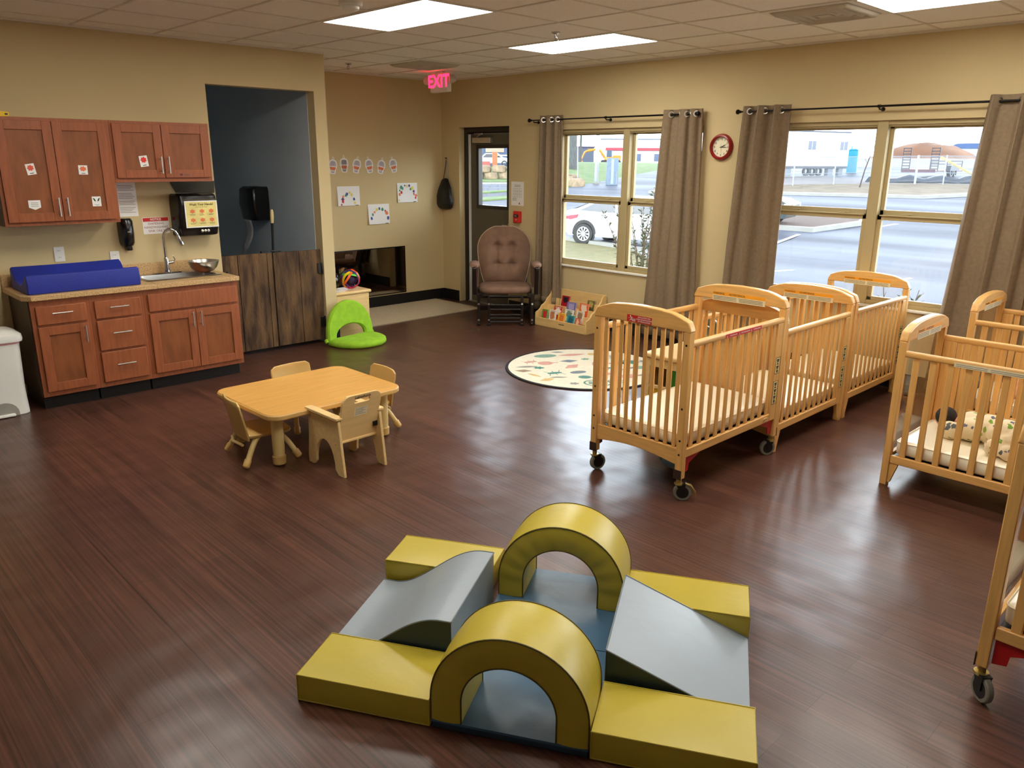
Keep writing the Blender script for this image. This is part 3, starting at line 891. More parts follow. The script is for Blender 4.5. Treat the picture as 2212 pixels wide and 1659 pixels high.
m_barn = mat('weathered_barn_wood', (62, 43, 28), .85, col2=(122, 92, 58), vscale=4, stretch=(4, 4, .7), lo=.38, hi=.72, detail=9, bump=.5, bscale=30)
def gate_leaf(label, planks, hinge_x):
    t = thing('barn_gate', label, 'gate', (0, 6.885, 0), 0, 'barn wood half gates in the niche')
    for x0, x1, dz in planks:
        n = 9
        L_ = [(x0 + .004 * noise.noise((x0 * 9, k * .9, 1.3)), .04 + (.905 + dz) * k / n) for k in range(n + 1)]
        R_ = [(x1 + .004 * noise.noise((x1 * 9, k * .9, 4.3)), .04 + (.905 + dz) * k / n) for k in range(n, -1, -1)]
        b = MB(); b.prism(L_ + R_, 'y', 0, .028); b.build('plank', m_barn, t, bevel=.003)
    b = MB()
    for z in (.2, .72): b.box(planks[0][0] + .02, .029, z, planks[-1][1] - .02, .05, z + .09)
    b.build('batten', m_barn, t)
    for z in (.22, .755):
        b = MB(); b.box(hinge_x - .045, -.012, z - .05, hinge_x + .0, -.001, z + .05); b.cyl((hinge_x - .002, -.012, z - .055), (hinge_x - .002, -.012, z + .055), .009, seg=8); b.build('hinge', m_blackmat, t, bevel=.003)
    return t
g1 = gate_leaf('barn wood half gate beside the cabinets with a pale knot', [(3.005, 3.158, 0), (3.164, 3.446, 0), (3.450, 3.500, -.002)], 3.052)
b = MB(); b.box(3.40, .0, .944, 3.46, .03, .962); b.tube([(3.50, .012, .957), (3.56, .012, .957), (3.60, .012, .955)], .008, 8); b.build('latch', m_blackmat, g1)
gate_leaf('barn wood half gate hinged to the pale wall end', [(3.514, 3.778, -.004), (3.782, 4.012, -.006)], 4.018)
t = thing('broom', 'broom with a black stick and cream grip standing behind the gate', 'broom', (3.66, 7.2, 0))
b = MB(); b.tube([(-.02, .0, .05), (.03, 0, 1.20)], .012, 10); b.build('stick', m_blackmat, t)
b = MB(); b.tube([(.03, 0, 1.19), (.033, 0, 1.25), (.0345, 0, 1.30), (.035, 0, 1.32)], [.015, .018, .017, .01], 12); b.build('grip', mat('cream_plastic', (226, 204, 150), .45), t)
b = MB(); b.box(-.13, -.025, .002, .09, .025, .06); b.build('head', m_blackmat, t, bevel=.01)

# white diaper pail
t = thing('diaper_pail', 'white step-on pail with a domed lid at the end of the cabinets', 'bin', (1.075, 6.46, 0))
b = MB()
def pr(w, d, z): return [(p[0], p[1], z) for p in rrect(-w, -d, w, d, .05, 4)]
b.loft([pr(.165, .13, .0), pr(.160, .128, .18), pr(.168, .135, .50), pr(.17, .137, .525)])
b.build('body', m_white, t, bevel=.004)
b = MB(); b.loft([pr(.171, .138, .520), pr(.172, .139, .540)]); b.build('liner_band', mat('pink_liner', (226, 160, 156), .6), t)
b = MB(); b.loft([pr(.186, .152, .536), pr(.19, .156, .556), pr(.186, .152, .585), pr(.14, .11, .612), pr(.06, .05, .624), pr(.002, .002, .626)], False); b.build('lid', m_white, t)
b = MB(); b.prism([(-.09, .001)] + [(.09 * math.cos(PI - PI * k / 10), .02 + .085 * math.sin(PI * k / 10)) for k in range(11)] + [(.09, .001)], 'y', -.1345, -.1295); b.build('painted_recess_shade', mat('pail_shadow_grey', (150, 146, 136), .6), t)  # flat grey plate paints the shade inside the arched opening
b = MB(); b.box(-.06, -.165, .004, .06, -.12, .022); b.build('pedal', m_white, t, bevel=.006)

# ------------------------------------------------------------------ alcove: mirror, drawings, shelf, balls, rug, floor seat
t = thing('wall_mirror', 'low acrylic mirror with a black edge on the alcove wall', 'mirror', (0, YB, 0))
b = MB(); b.box(4.42, -.010, .150, 5.968, -.001, .738); b.build('backing', m_black, t)
b = MB(); b.box(4.435, -.0115, .162, 5.955, -.0102, .726); b.build('mirror_sheet', mat('mirror_silver', (196, 196, 196), .03, 1.0, var=.01), t, smooth=False)
b = MB()
for x in (4.46, 5.94):
    for z in (.175, .715): b.lathe([(.009, -.0125), (.008, -.0145), (0, -.015)], 10, c=(x, 0, z), ax='y')
b.build('mounting_screw', m_chrome, t)

CREAM = [('first ice cream cut-out of the row, half hidden by the wall end', 4.985, 1.716, .10), ('second ice cream cut-out, crossed with dark scribbles', 5.136, 1.732, .0),
         ('third ice cream cut-out, tilted with an orange cup', 5.308, 1.722, .22), ('fourth ice cream cut-out, leaning away with a peach cup', 5.482, 1.722, -.16),
         ('fifth ice cream cut-out, tilted above the lowest drawing', 5.655, 1.713, .24), ('last ice cream cut-out of the row toward the exit corner', 5.832, 1.726, -.2)]
m_tint = mat('grey_lilac_paper', (196, 186, 190), .8, var=.08, vscale=30)
m_cup = mat('orange_crayon', (222, 122, 78), .8, var=.2, vscale=50)
m_stick = mat('tan_paper', (206, 184, 140), .8)
for i, (lab, x, z, rot) in enumerate(CREAM):
    t = thing('ice_cream_cutout', lab, 'paper cut-out', (x, YB - .002, z), 0, 'ice cream cut-outs in a row on the alcove wall')
    t.rotation_euler = (0, rot, 0)
    out = [(-.030, -.088), (.030, -.088), (.040, -.070), (.042, -.030), (.058, -.010), (.056, .030), (.042, .060), (.014, .072), (.010, .098), (0, .104), (-.010, .098), (-.014, .072), (-.042, .060), (-.056, .030), (-.058, -.010), (-.042, -.030), (-.040, -.070)]
    b = MB(); b.prism(out, 'y', -.002, 0); b.build('backing', m_paper, t, smooth=False)
    b = MB(); b.flat([(p[0] * .82, -.0026, p[1] * .84) for p in ((-.056, -.004), (.056, -.004), (.054, .030), (.040, .058), (.012, .070), (-.012, .070), (-.040, .058), (-.054, .030))]); b.build('scoop', m_tint, t, smooth=False)
    b = MB(); b.flat([(-.040, -.0026, -.012), (.040, -.0026, -.012), (.030, -.0026, -.046), (-.030, -.0026, -.046)]); b.build('cup', m_cup, t, smooth=False)
    b = MB(); b.flat([(-.027, -.0026, -.050), (.027, -.0026, -.050), (.024, -.0026, -.080), (-.024, -.0026, -.080)]); b.build('foot', m_tint, t, smooth=False)
    b = MB(); b.flat([(-.007, -.0026, .074), (.007, -.0026, .074), (.006, -.0026, .096), (-.006, -.0026, .096)]); b.build('stick', m_stick, t, smooth=False)
    b = MB()
    for k in range(3): b.flat([(-.028, -.0031, .044 - .014 * k), (.026, -.0031, .046 - .014 * k), (.026, -.0031, .041 - .014 * k), (-.028, -.0031, .039 - .014 * k)])
    b.flat([(-.016, -.0031, -.070), (.016, -.0031, -.070), (.016, -.0031, -.075), (-.016, -.0031, -.075)])
    if i == 1:
        for k in range(5): b.flat([(-.03 + .014 * k, -.0034, .05), (-.026 + .014 * k, -.0034, .05), (-.022 + .012 * k, -.0034, -.07), (-.026 + .012 * k, -.0034, -.07)])
    b.build('writing', m_grey_ink if i != 1 else m_ink, t, smooth=False)
INK = {n: mat(n + '_tissue', c, .8) for n, c in (('red', (206, 62, 70)), ('orange', (232, 130, 84)), ('yellow', (226, 210, 96)), ('green', (76, 146, 106)), ('blue', (74, 92, 160)), ('purple', (110, 74, 140)), ('teal', (92, 150, 142)))}
def collage(label, x0, z0, x1, z1, bits, dangle=.006):
    t = thing('rainbow_collage', label, 'drawing', ((x0 + x1) / 2, YB - .001, (z0 + z1) / 2), 0, 'rainbow collages on the alcove wall')
    w, h = (x1 - x0) / 2, (z1 - z0) / 2
    b = MB(); b.add([(-w, -.002, h), (w, -.002, h), (w, -dangle, -h), (-w, -dangle - .01, -h), (-w, -.0005, h), (w, -.0005, h), (w, -dangle + .0015, -h), (-w, -dangle - .0085, -h)],
          [(0, 3, 2, 1), (4, 5, 6, 7), (0, 1, 5, 4), (1, 2, 6, 5), (2, 3, 7, 6), (3, 0, 4, 7)]); b.build('sheet', m_paper, t, smooth=False)
    for col, u, v, s in bits:
        n = rnd.choice((3, 4, 5, 6)); a0 = rnd.random() * 6
        def yy(px, pz):
            k = (h - pz) / (2 * h); l = (w - px) / (2 * w)
            return -.002 - k * (dangle - .002 + .01 * l) - .0012
        P = [((u - .5) * 2 * w + s * w * math.cos(a0 + 2 * PI * k / n) * (1 if k % 2 else .75), (.5 - v) * 2 * h + s * w * math.sin(a0 + 2 * PI * k / n)) for k in range(n)]
        b = MB(); b.flat([(p[0], yy(*p), p[1]) for p in P]); b.build('paper_scrap', INK[col], t, smooth=False)
    b = MB(); b.flat([(w * .55, -dangle - .005, -h * .94), (w * .85, -dangle - .004, -h * .94), (w * .85, -dangle - .004, -h * .99), (w * .55, -dangle - .005, -h * .99)]); b.build('writing', m_ink, t, smooth=False)
collage('sparse rainbow collage, the one closest to the pale wall end', 5.022, 1.262, 5.330, 1.486,
        [('yellow', .55, .33, .12), ('blue', .42, .40, .15), ('green', .36, .47, .16), ('yellow', .63, .44, .15), ('blue', .73, .66, .12), ('yellow', .76, .86, .11), ('orange', .25, .52, .10), ('purple', .22, .66, .15), ('red', .22, .77, .16), ('red', .15, .94, .09)])
collage('lowest rainbow collage, hanging loose above the mirror', 5.438, 1.030, 5.748, 1.268,
        [('blue', .13, .70, .14), ('teal', .20, .52, .13), ('orange', .30, .40, .14), ('yellow', .40, .28, .13), ('blue', .53, .23, .13), ('green', .67, .27, .14), ('red', .80, .35, .12), ('orange', .87, .46, .17), ('blue', .92, .72, .17)], .01)
collage('fullest rainbow collage, the highest and closest to the exit corner', 5.878, 1.276, 6.188, 1.512,
        [('green', .20, .22, .16), ('green', .12, .38, .14), ('teal', .26, .28, .13), ('blue', .38, .14, .12), ('yellow', .48, .17, .13), ('purple', .60, .15, .12), ('yellow', .74, .28, .15), ('green', .66, .32, .12), ('purple', .82, .44, .12), ('red', .82, .58, .14), ('orange', .93, .66, .15), ('red', .90, .78, .11), ('red', .20, .48, .13), ('orange', .10, .58, .13), ('yellow', .06, .88, .09)])

t = thing('low_shelf', 'pale wood toy shelf at the alcove corner with two balls on top', 'shelf', (4.175, 6.985, 0))
b = MB(); b.box(0, .0, 0, .45, .27, .435); b.build('body', m_birch, t, bevel=.003)
b = MB(); b.box(-.002, -.02, .436, .475, .285, .470); b.build('top', m_birch, t, bevel=.014, seg=4)
b = MB(); b.lathe([(.006, -.0015), (.005, -.003), (0, -.0032)], 10, c=(.06, 0, .40), ax='y'); b.build('cam_cover', m_nickel, t)
b = MB(); b.box(4.19, 7.01, .4708, 4.32, 7.10, .4716)
tag(b.build('paper_slip', m_paper), 'blank white paper slip on the corner of the toy shelf', 'paper')
t = thing('band_ball', 'openwork ball of bright coloured bands on the toy shelf', 'ball', (4.475, 7.10, .4712 + .108))
for k, (ax, c) in enumerate((((1, .2, .1), (236, 40, 40)), ((.1, 1, .3), (250, 214, 30)), ((.3, .2, 1), (90, 200, 50)), ((1, 1, .2), (40, 40, 110)), ((-1, .6, .8), (250, 110, 40)), ((.6, -1, .7), (110, 60, 160)), ((.8, .7, -1), (226, 30, 70)))):
    q = Vector(ax).to_track_quat('Z', 'Y').to_matrix().to_4x4()
    off = (-1) ** k * .03
    r = .105 - .002 * (k % 3)
    b = MB(); b.M = q
    pr_ = [(math.sqrt(r * r - (off + s) ** 2), off + s) for s in (-.011, .011)]
    b.lathe([(pr_[0][0] - .006, pr_[0][1]), pr_[0], pr_[1], (pr_[1][0] - .006, pr_[1][1]), (pr_[0][0] - .006, pr_[0][1])], 40, cap=False)
    b.build('band', mat('band_colour_%d' % k, c, .35), t)
b = MB(); b.ball((0, 0, 0), .072); b.build('core', mat('dark_violet_core', (44, 30, 66), .5), t)
def clear_ball(name, label, loc, r, tint, c0):
    b = MB(); b.ball((0, 0, 0), r, 28, 18)
    o = b.build(name, glass('ball_film_' + c0, tint, refl=.10, rough=.06, clear=.62)); o.location = loc
    return tag(o, label, 'ball')
clear_ball('clear_ball', 'translucent pale blue ball on the toy shelf beside the banded ball', (4.265, 7.14, .4712 + .103), .10, (.78, .88, .92), 'blue')

b = MB(); b.prism([(4.68, 7.20), (6.44, 7.20), (6.44, 8.135), (4.68, 8.135)], 'z', .0005, .011)
t = b.build('area_rug', m_rug, bevel=.004); tag(t, 'plain beige rug filling the alcove floor', 'rug')
b = MB()
for p in ((4.673, 7.193, 6.447, 7.20), (4.673, 8.135, 6.447, 8.142), (6.44, 7.20, 6.447, 8.135), (4.673, 7.2, 4.68, 8.135)): b.box(p[0], p[1], .0005, p[2], p[3], .010)
b.build('border', mat('rug_binding', (150, 134, 108), .9), t)

# lime folding floor seat
t = thing('floor_seat', 'lime green plush folding floor seat with an arched back', 'floor seat', (4.232, 6.72, 0), .14)
b = MB()
def pad_ring(s, z):
    pts = [(-.29 * s, .03 * s), (-.295 * s, -.05 * s)]
    for k in range(1, 16):
        a = PI + PI * k / 16
        pts.append((.295 * s * math.cos(a), -.07 * s + .29 * s * math.sin(a)))
    pts += [(.295 * s, -.05 * s), (.29 * s, .03 * s)]
    return [(p[0], p[1] + .0, z) for p in pts]
b.loft([pad_ring(.955, .002), pad_ring(.99, .014), pad_ring(1.0, .030), pad_ring(.985, .050), pad_ring(.93, .063), pad_ring(.7, .070), pad_ring(.3, .073)])
b.build('seat_pad', m_lime, t, angle=60)
b = MB()
outer, inner = [], []
for k in range(25):
    a = PI * k / 24
    outer.append((.293 * math.cos(a), .06 + .365 * math.sin(a) ** .85))
    inner.append((.185 * math.cos(a), .06 + .125 * math.sin(a) ** .8))
poly = outer + inner[::-1]
tilt = lambda x, z, y: (x, y + .035 + (z - .06) * .10, z)
n = len(poly)
def ins(p, d):
    cx, cz = 0, .06
    return p
o_ring = lambda s, y: [tilt(p[0] * s, .06 + (p[1] - .06) * s, y) for p in outer]
i_ring = lambda s, y: [tilt(p[0] * s, .06 + (p[1] - .06) * s, y) for p in inner]
strips = [(o_ring(.965, -.03)), (o_ring(1.0, -.012)), (o_ring(1.0, .012)), (o_ring(.965, .03)), (i_ring(1.1, .03)), (i_ring(1.0, .012)), (i_ring(1.0, -.012)), (i_ring(1.1, -.03))]
for a in range(8):
    A, Bq = strips[a], strips[(a + 1) % 8]
    b.add(A + Bq, [[i, i + 1, 25 + i + 1, 25 + i] for i in range(24)])
for e in (0, 24): b.add([s[e] for s in strips], [list(range(8))])
b.build('backrest', m_lime, t, fixn=True, angle=60)
b = MB(); b.tube([(-.30, .03, .035), (-.30, .05, .065)], .02, 10); b.tube([(.30, .03, .035), (.30, .05, .065)], .02, 10); b.build('hinge', m_lime, t)

# ------------------------------------------------------------------ door wall: bag, paper, fire pull, clock
t = thing('drawstring_bag', 'black drawstring bag hanging by its cords beside the grey door', 'bag', (XW, 8.055, 1.5))
b = MB()
rings = []
for z, w, d in ((.065, .035, .02), (.04, .06, .03), (-.05, .105, .045), (-.16, .145, .055), (-.25, .155, .055), (-.30, .135, .045), (-.325, .08, .02)):
    rings.append([(-.004 - d * (1 + math.cos(2 * PI * k / 16 )), w * math.sin(2 * PI * k / 16) * (1 + .05 * math.sin(3 * k)) + .005 * math.sin(z * 30), z) for k in range(16)])
b.loft(rings); b.build('sack', mat('black_nylon', (16, 15, 17), .35, var=.2, bump=.4, bscale=25), t, fixn=True, angle=60)
b = MB()
for s in (-1, 1): b.tube([(-.03, s * .035, .06), (-.015, s * .022, .18), (-.008, .0, .31)], .004, 6)
b.build('cord', m_black, t)
b = MB(); b.cyl((-.001, 0, .315), (-.03, 0, .315), .006, seg=8); b.build('hook', m_blackmat, t)
t = thing('evacuation_notice', 'white printed floor plan sheet above the red fire pull', 'paper', (XW, 6.756, 1.415))
b = MB(); b.box(-.0025, -.105, -.137, -.0005, .105, .137); b.build('sheet', m_paper, t, smooth=False)
b = MB()
for z in (.10, .085): b.flat([(-.003, .05, z), (-.003, -.05, z), (-.003, -.05, z - .005), (-.003, .05, z - .005)])
for k in range(3):
    for j in range(4):
        y0_, z0_ = .075 - .038 * j, .06 - .036 * k
        for q in ((0, 0, .032, .002), (0, -.028, .032, .002), (0, -.028, .002, .03), (.03, -.028, .002, .03)):
            b.flat([(-.003, y0_ - q[0], z0_ + q[1]), (-.003, y0_ - q[0] - q[2], z0_ + q[1]), (-.003, y0_ - q[0] - q[2], z0_ + q[1] + q[3]), (-.003, y0_ - q[0], z0_ + q[1] + q[3])])
for k in range(3): b.flat([(-.003, .085, -.05 - .012 * k), (-.003, .01, -.05 - .012 * k), (-.003, .01, -.054 - .012 * k), (-.003, .085, -.054 - .012 * k)])
b.build('plan_lines', m_grey_ink, t, smooth=False)
b = MB(); b.flat([(-.003, -.02, -.12), (-.003, -.05, -.12), (-.003, -.035, -.095)]); b.build('red_mark', m_red, t, smooth=False)
t = thing('fire_alarm_pull', 'red fire alarm pull station on the wall behind the rocking chair', 'fire alarm', (XW, 6.735, 1.148))
b = MB(); b.box(-.042, -.055, -.068, -.0005, .055, .068); b.build('housing', m_red, t, bevel=.008)
b = MB(); b.box(-.05, -.036, -.002, -.043, .036, .03); b.build('pull_handle', m_black, t, bevel=.003)
b = MB(); b.text('PULL', .016, (-.0508, 0, .014), (0, -1, 0), (0, 0, 1)); b.text('FIRE', .016, (-.0428, 0, -.03), (0, -1, 0), (0, 0, 1)); b.build('lettering', m_white, t, smooth=False)
t = thing('wall_clock', 'round wall clock with a thick dark red rim between the windows', 'clock', (XW, 4.066, 1.925))
b = MB(); b.lathe([(.086, -.012), (.088, -.030), (.097, -.040), (.108, -.036), (.117, -.020), (.119, -.0008), (.05, -.0008)], 48, ax='x', cap=False); b.build('rim', mat('oxblood_plastic', (140, 24, 24), .25, var=.06), t, fixn=True)
b = MB(); b.flat([(-.0125, -.0885 * math.cos(2 * PI * k / 48), .0885 * math.sin(2 * PI * k / 48)) for k in range(48)]); b.build('dial', mat('cream_dial', (232, 222, 192), .6, var=.02), t, smooth=False)
b = MB()
for h in range(1, 13):
    a = math.radians(90 - 30 * h)
    b.text(str(h), .026, (-.0135, -.070 * math.cos(a), .070 * math.sin(a)), (0, -1, 0), (0, 0, 1), bold=.0005)
b.build('numerals', m_ink, t, smooth=False)
def hand(ang, L_, w, x, back=.012):
    a = math.radians(90 - ang); d = Vector((0, -math.cos(a), math.sin(a))); p = Vector((0, math.sin(a), math.cos(a)))
    b = MB()
    b.add([d * -back + p * w * .5 + Vector((x, 0, 0)), d * -back - p * w * .5 + Vector((x, 0, 0)), d * L_ * .55 - p * w + Vector((x, 0, 0)), d * L_ + Vector((x, 0, 0)), d * L_ * .55 + p * w + Vector((x, 0, 0))], [[0, 1, 2, 3, 4]])
    return b
hand(66, .062, .0045, -.0145).build('hour_hand', m_ink, t, smooth=False, solid=.001)
hand(92, .066, .0035, -.0155).build('minute_hand', m_ink, t, smooth=False, solid=.001)
hand(176, .062, .0012, -.0165, .03).build('second_hand', m_grey_ink, t, smooth=False, solid=.0006)
b = MB(); b.lathe([(.004, -.013), (.004, -.0172), (0, -.0175)], 10, ax='x'); b.build('hub', m_ink, t)

# ------------------------------------------------------------------ curtains and rods
m_rod = mat('black_iron', (24, 20, 19), .35, .6, var=.1)
m_ring = mat('pewter_ring', (196, 192, 184), .3, .9, var=.03)
XR, ZR = XW - .085, 2.222
def rod(y0, y1, label):
    t = thing('curtain_rod', label, 'curtain rod', group='curtain rods over the two windows')
    ym = (y0 + y1) / 2
    b = MB(); b.cyl((XR, y0, ZR), (XR, ym, ZR), .0085, seg=12); b.cyl((XR, ym, ZR), (XR, y1, ZR), .007, seg=12); b.build('pole', m_rod, t)
    b = MB(); b.cyl((XR, ym - .012, ZR), (XR, ym + .012, ZR), .012, seg=12); b.build('coupling', m_rod, t)
    for y, s in ((y0, -1), (y1, 1)):
        b = MB(); b.lathe([(.009, 0), (.012, .008), (.009, .014), (.018, .024), (.022, .034), (.018, .046), (.0, .052)], 16, ax='y'); b.M = Matrix()
        o = b.build('finial', m_rod, t); o.location = (XR, y, ZR); o.rotation_euler = (0, 0, 0 if s > 0 else PI)
    for y in (y0 + .03, ym, y1 - .03):
        b = MB(); b.cyl((XW - .0008, y, ZR - .02), (XW - .008, y, ZR - .02), .016, seg=12); b.tube([(XW - .006, y, ZR - .02), (XR + .01, y, ZR - .022), (XR, y, ZR - .012)], .006, 8); b.build('bracket', m_rod, t)
    return t
rod(4.325, 6.455, 'thin black curtain rod over the window with the white car')
rod(1.45, 3.845, 'thin black curtain rod over the window with the trailer')
def curtain(label, t0, t1, b0, b1, zb, n, seed):
    """grommet panel: t0..t1 along the rod, b0..b1 along the hem; n uneven folds"""
    r_ = random.Random(seed)
    t = thing('curtain', label, 'curtain', group='taupe grommet curtain panels')
    zt = ZR + .045
    cols, rows = n * 18 + 1, 26
    wd = [r_.uniform(.5, 1.7) for _ in range(2 * n)]
    sm = sum(wd); edges = [0.0]
    for q in wd: edges.append(edges[-1] + q / sm)
    amps = [r_.uniform(.65, 1.15) for _ in wd]
    def fold(u):
        for k in range(2 * n):
            if u <= edges[k + 1] + 1e-9:
                f = (u - edges[k]) / (edges[k + 1] - edges[k])
                return k, f
        return 2 * n - 1, 1.0
    g = []
    for i in range(rows):
        v = i / (rows - 1)
        z = zt + (zb - zt) * v
        row = []
        for j in range(cols):
            u = j / (cols - 1)
            e = v ** .9
            y = (t0 + (t1 - t0) * u) * (1 - e) + (b0 + (b1 - b0) * u) * e
            k, f = fold(u)
            sg = 1 if k % 2 else -1
            x = XR + sg * .040 * amps[k] * (max(0.0, math.sin(PI * f)) ** .6) * (1 - .2 * v + .2 * v * math.sin(seed + k))
            y += .010 * v * math.sin(u * 9 + seed) + .012 * sg * math.sin(2 * PI * f)
            x += .007 * v * math.sin(z * 5 + u * 7 + seed)
            row.append((min(x, XW - .016), y, z))
        g.append(row)
    b = MB(); b.sheet(g); b.build('panel', m_curtain, t, solid=.004, angle=80)
    b = MB(); b.sheet([[(p[0] - .004, p[1], p[2]) for p in g[rows - 3]], [(p[0] - .004, p[1], p[2]) for p in g[rows - 2]]][:2]); b.build('hem', m_curtain, t, solid=.003, angle=80)
    for k in range(2 * n):
        u = min(.97, max(.03, edges[k]))
        y = t0 + (t1 - t0) * u
        slope = 1 if k % 2 == 0 else -1
        d = Vector((slope * .75, .66, 0)).normalized()
        p = Vector((XR, y, ZR))
        a_ = d.cross(Vector((0, 0, 1)))
        b = MB()
        pts = [p + d * .0 + (Vector((0, 0, 1)) * math.sin(q) + Vector((a_.y, -a_.x, 0)).normalized() * math.cos(q)) * .024 for q in [2 * PI * i / 20 for i in range(20)]]
        b.tube(pts, .0045, 6, closed=True); b.build('grommet', m_ring, t)
    return t
curtain('taupe grommet curtain behind the rocking chair', 6.315, 6.005, 6.39, 5.955, .11, 3, 11)
curtain('taupe grommet curtain between the white car window and the clock', 4.675, 4.255, 4.81, 4.185, .07, 3, 23)
curtain('taupe grommet curtain between the clock and the trailer window', 3.825, 3.385, 3.93, 3.375, .10, 3, 5)
curtain('taupe grommet curtain behind the cribs on the far side of the trailer window', 1.875, 1.42, 2.005, 1.47, .06, 3, 8)

# ------------------------------------------------------------------ cribs
HEAD = [(-.3275, .003), (-.3195, .026), (-.3045, .054), (-.275, .065), (-.232, .080), (-.19, .090), (-.10, .098), (0, .101), (.10, .098), (.19, .090), (.232, .080), (.275, .065), (.3045, .054), (.3195, .026), (.3275, .003), (.318, -.004), (.288, .0), (-.288, .0), (-.318, -.004)]
m_orange = mat('orange_warning_print', (240, 160, 34), .5, var=.04)
m_labelp = mat('cream_label', (226, 214, 176), .6, var=.06, vscale=60)
m_pict = mat('yellow_pictogram_label', (224, 200, 130), .6, var=.05)
def crib_end(root, x0, zh, slats, W, zb0, zb1, post_bottom, flip):
    """end panel: posts, arched head, foot board, and slats or a clear sheet"""
    h = MB(); h.prism([(p[0] + W / 2, p[1] + zh) for p in HEAD], 'x', x0 - .004, x0 + .042); o = h.build('head_board', m_cry, root, bevel=.008, seg=3)
    for y in (0.004, W - .048):
        e = MB(); e.box(x0, y, post_bottom, x0 + .04, y + .044, zh); e.build('post', m_crz, root, bevel=.004)
    f = MB()
    n = 10
    up = [(.048 + (W - .096) * k / n, zb0 + .028 * math.sin(PI * k / n)) for k in range(n + 1)]
    f.prism(up + [(W - .048, zb1), (.048, zb1)], 'x', x0 + .008, x0 + .032); f.build('foot_board', m_cry, root, bevel=.003)
    if slats:
        for k in range(10):
            y = .062 + .016 + (W - .156) * k / 9
            s = MB(); s.box(x0 + .015, y - .012, zb1 - .001, x0 + .025, y + .012, zh + .002); s.build('slat', m_crz, o, bevel=.003)
    else:
        s = MB(); s.box(x0 + .017, .044, zb1 - .001, x0 + .023, W - .044, zh + .004); s.build('clear_panel', m_plexi, o, smooth=False)
    b = MB()
    xs = x0 - .0008 if not flip else x0 + .0405
    for y in (.026, W - .026):
        for z in (zh - .07, zb1 + .23, zb1 + .05, zb1 - .03):
            b.cyl((xs, y, z), (xs + (.002 if not flip else -.002), y, z), .0065, seg=10)
    b.build('bolt', m_blackmat, o)
    return o
def crib_side(root, y0, L, zr, zb0, zb1, out):
    s = MB(); s.prism([(p[0], p[1]) for p in rrect(y0, zr - .036, y0 + .03, zr, .011, 3)], 'x', .04, L - .04)
    o = s.build('side_rail', m_crx, root)
    s = MB(); s.box(.04, y0 + .003, zb0, L - .04, y0 + .027, zb1); s.build('bottom_rail', m_crx, o, bevel=.004)
    n = 11 if out < 0 else 10
    xa, xb = .098, (L - .132 if out < 0 else L - .098)
    for k in range(n):
        x = xa + (xb - xa) * k / (n - 1)
        s = MB(); s.box(x - .0175, y0 + .010, zb1 - .002, x + .0175, y0 + .020, zr - .034); s.build('slat', m_crz, o, bevel=.004)
    if out > 0: return o
    s = MB(); s.box(L - .108, y0 + .001, zb0 + .002, L - .041, y0 + .029, zr - .034); s.build('stile', m_crz, o, bevel=.003)
    return o
def pictogram(o, x0, x1, z1, yy):
    """yellow strip of small black warning drawings on the stile"""
    b = MB()
    for za, zb in ((z1, z1 - .105), (z1 - .15, z1 - .30)):
        b.box(x0, yy - .0010, zb, x1, yy, za)
    k_ = b.build('warning_strip', m_pict, o, smooth=False)
    b = MB(); w = x1 - x0; xm = (x0 + x1) / 2
    for za, zb in ((z1, z1 - .105), (z1 - .15, z1 - .30)):
        for p in ((x0, zb, x0 + .003, za), (x1 - .003, zb, x1, za), (x0, za - .003, x1, za), (x0, zb, x1, zb + .003)): b.box(p[0], yy - .0016, p[1], p[2], yy - .0011, p[3])
        z = za - .012
        while z > zb + .03:
            b.flat([(xm - w * .3, yy - .0014, z), (xm + w * .3, yy - .0014, z), (xm + w * .1, yy - .0014, z - .02), (xm - w * .12, yy - .0014, z - .022)])
            b.flat([(xm - w * .1, yy - .0014, z - .02), (xm + w * .25, yy - .0014, z - .034), (xm - w * .2, yy - .0014, z - .036)])
            z -= .042
        zc = zb + .016
        b.flat([(xm - .011, yy - .0014, zc), (xm, yy - .0014, zc + .013), (xm + .011, yy - .0014, zc), (xm, yy - .0014, zc - .013)])
    b.build('warning_drawings', m_ink, k_, smooth=False)
def warn_label(o, x, yc, z1, s):
    """orange headed warning label on a head board, facing -x"""
    b = MB(); b.box(x - .001, yc - .185, z1 - .056, x, yc + .185, z1); k_ = b.build('warning_label', m_labelp, o, smooth=False)
    b = MB(); b.box(x - .0015, yc - .185, z1 - .022, x - .0011, yc + .185, z1); b.build('orange_band', m_orange, k_, smooth=False)
    b = MB(); b.text('WARNING', .017, (x - .0021, yc + .14, z1 - .011), (0, -1, 0), (0, 0, 1), bold=.0004); b.text('ADVERTENCIA', .017, (x - .0021, yc + .01, z1 - .011), (0, -1, 0), (0, 0, 1), bold=.0004)
    for k in range(3):
        for j in range(2): b.flat([(x - .0019, yc + .178 - .182 * j, z1 - .028 - .009 * k), (x - .0019, yc + .012 - .182 * j, z1 - .028 - .009 * k), (x - .0019, yc + .012 - .182 * j, z1 - .031 - .009 * k), (x - .0019, yc + .178 - .182 * j, z1 - .031 - .009 * k)])
    b.build('lettering', mat('brown_label_ink', (110, 84, 40), .7), k_, smooth=False)
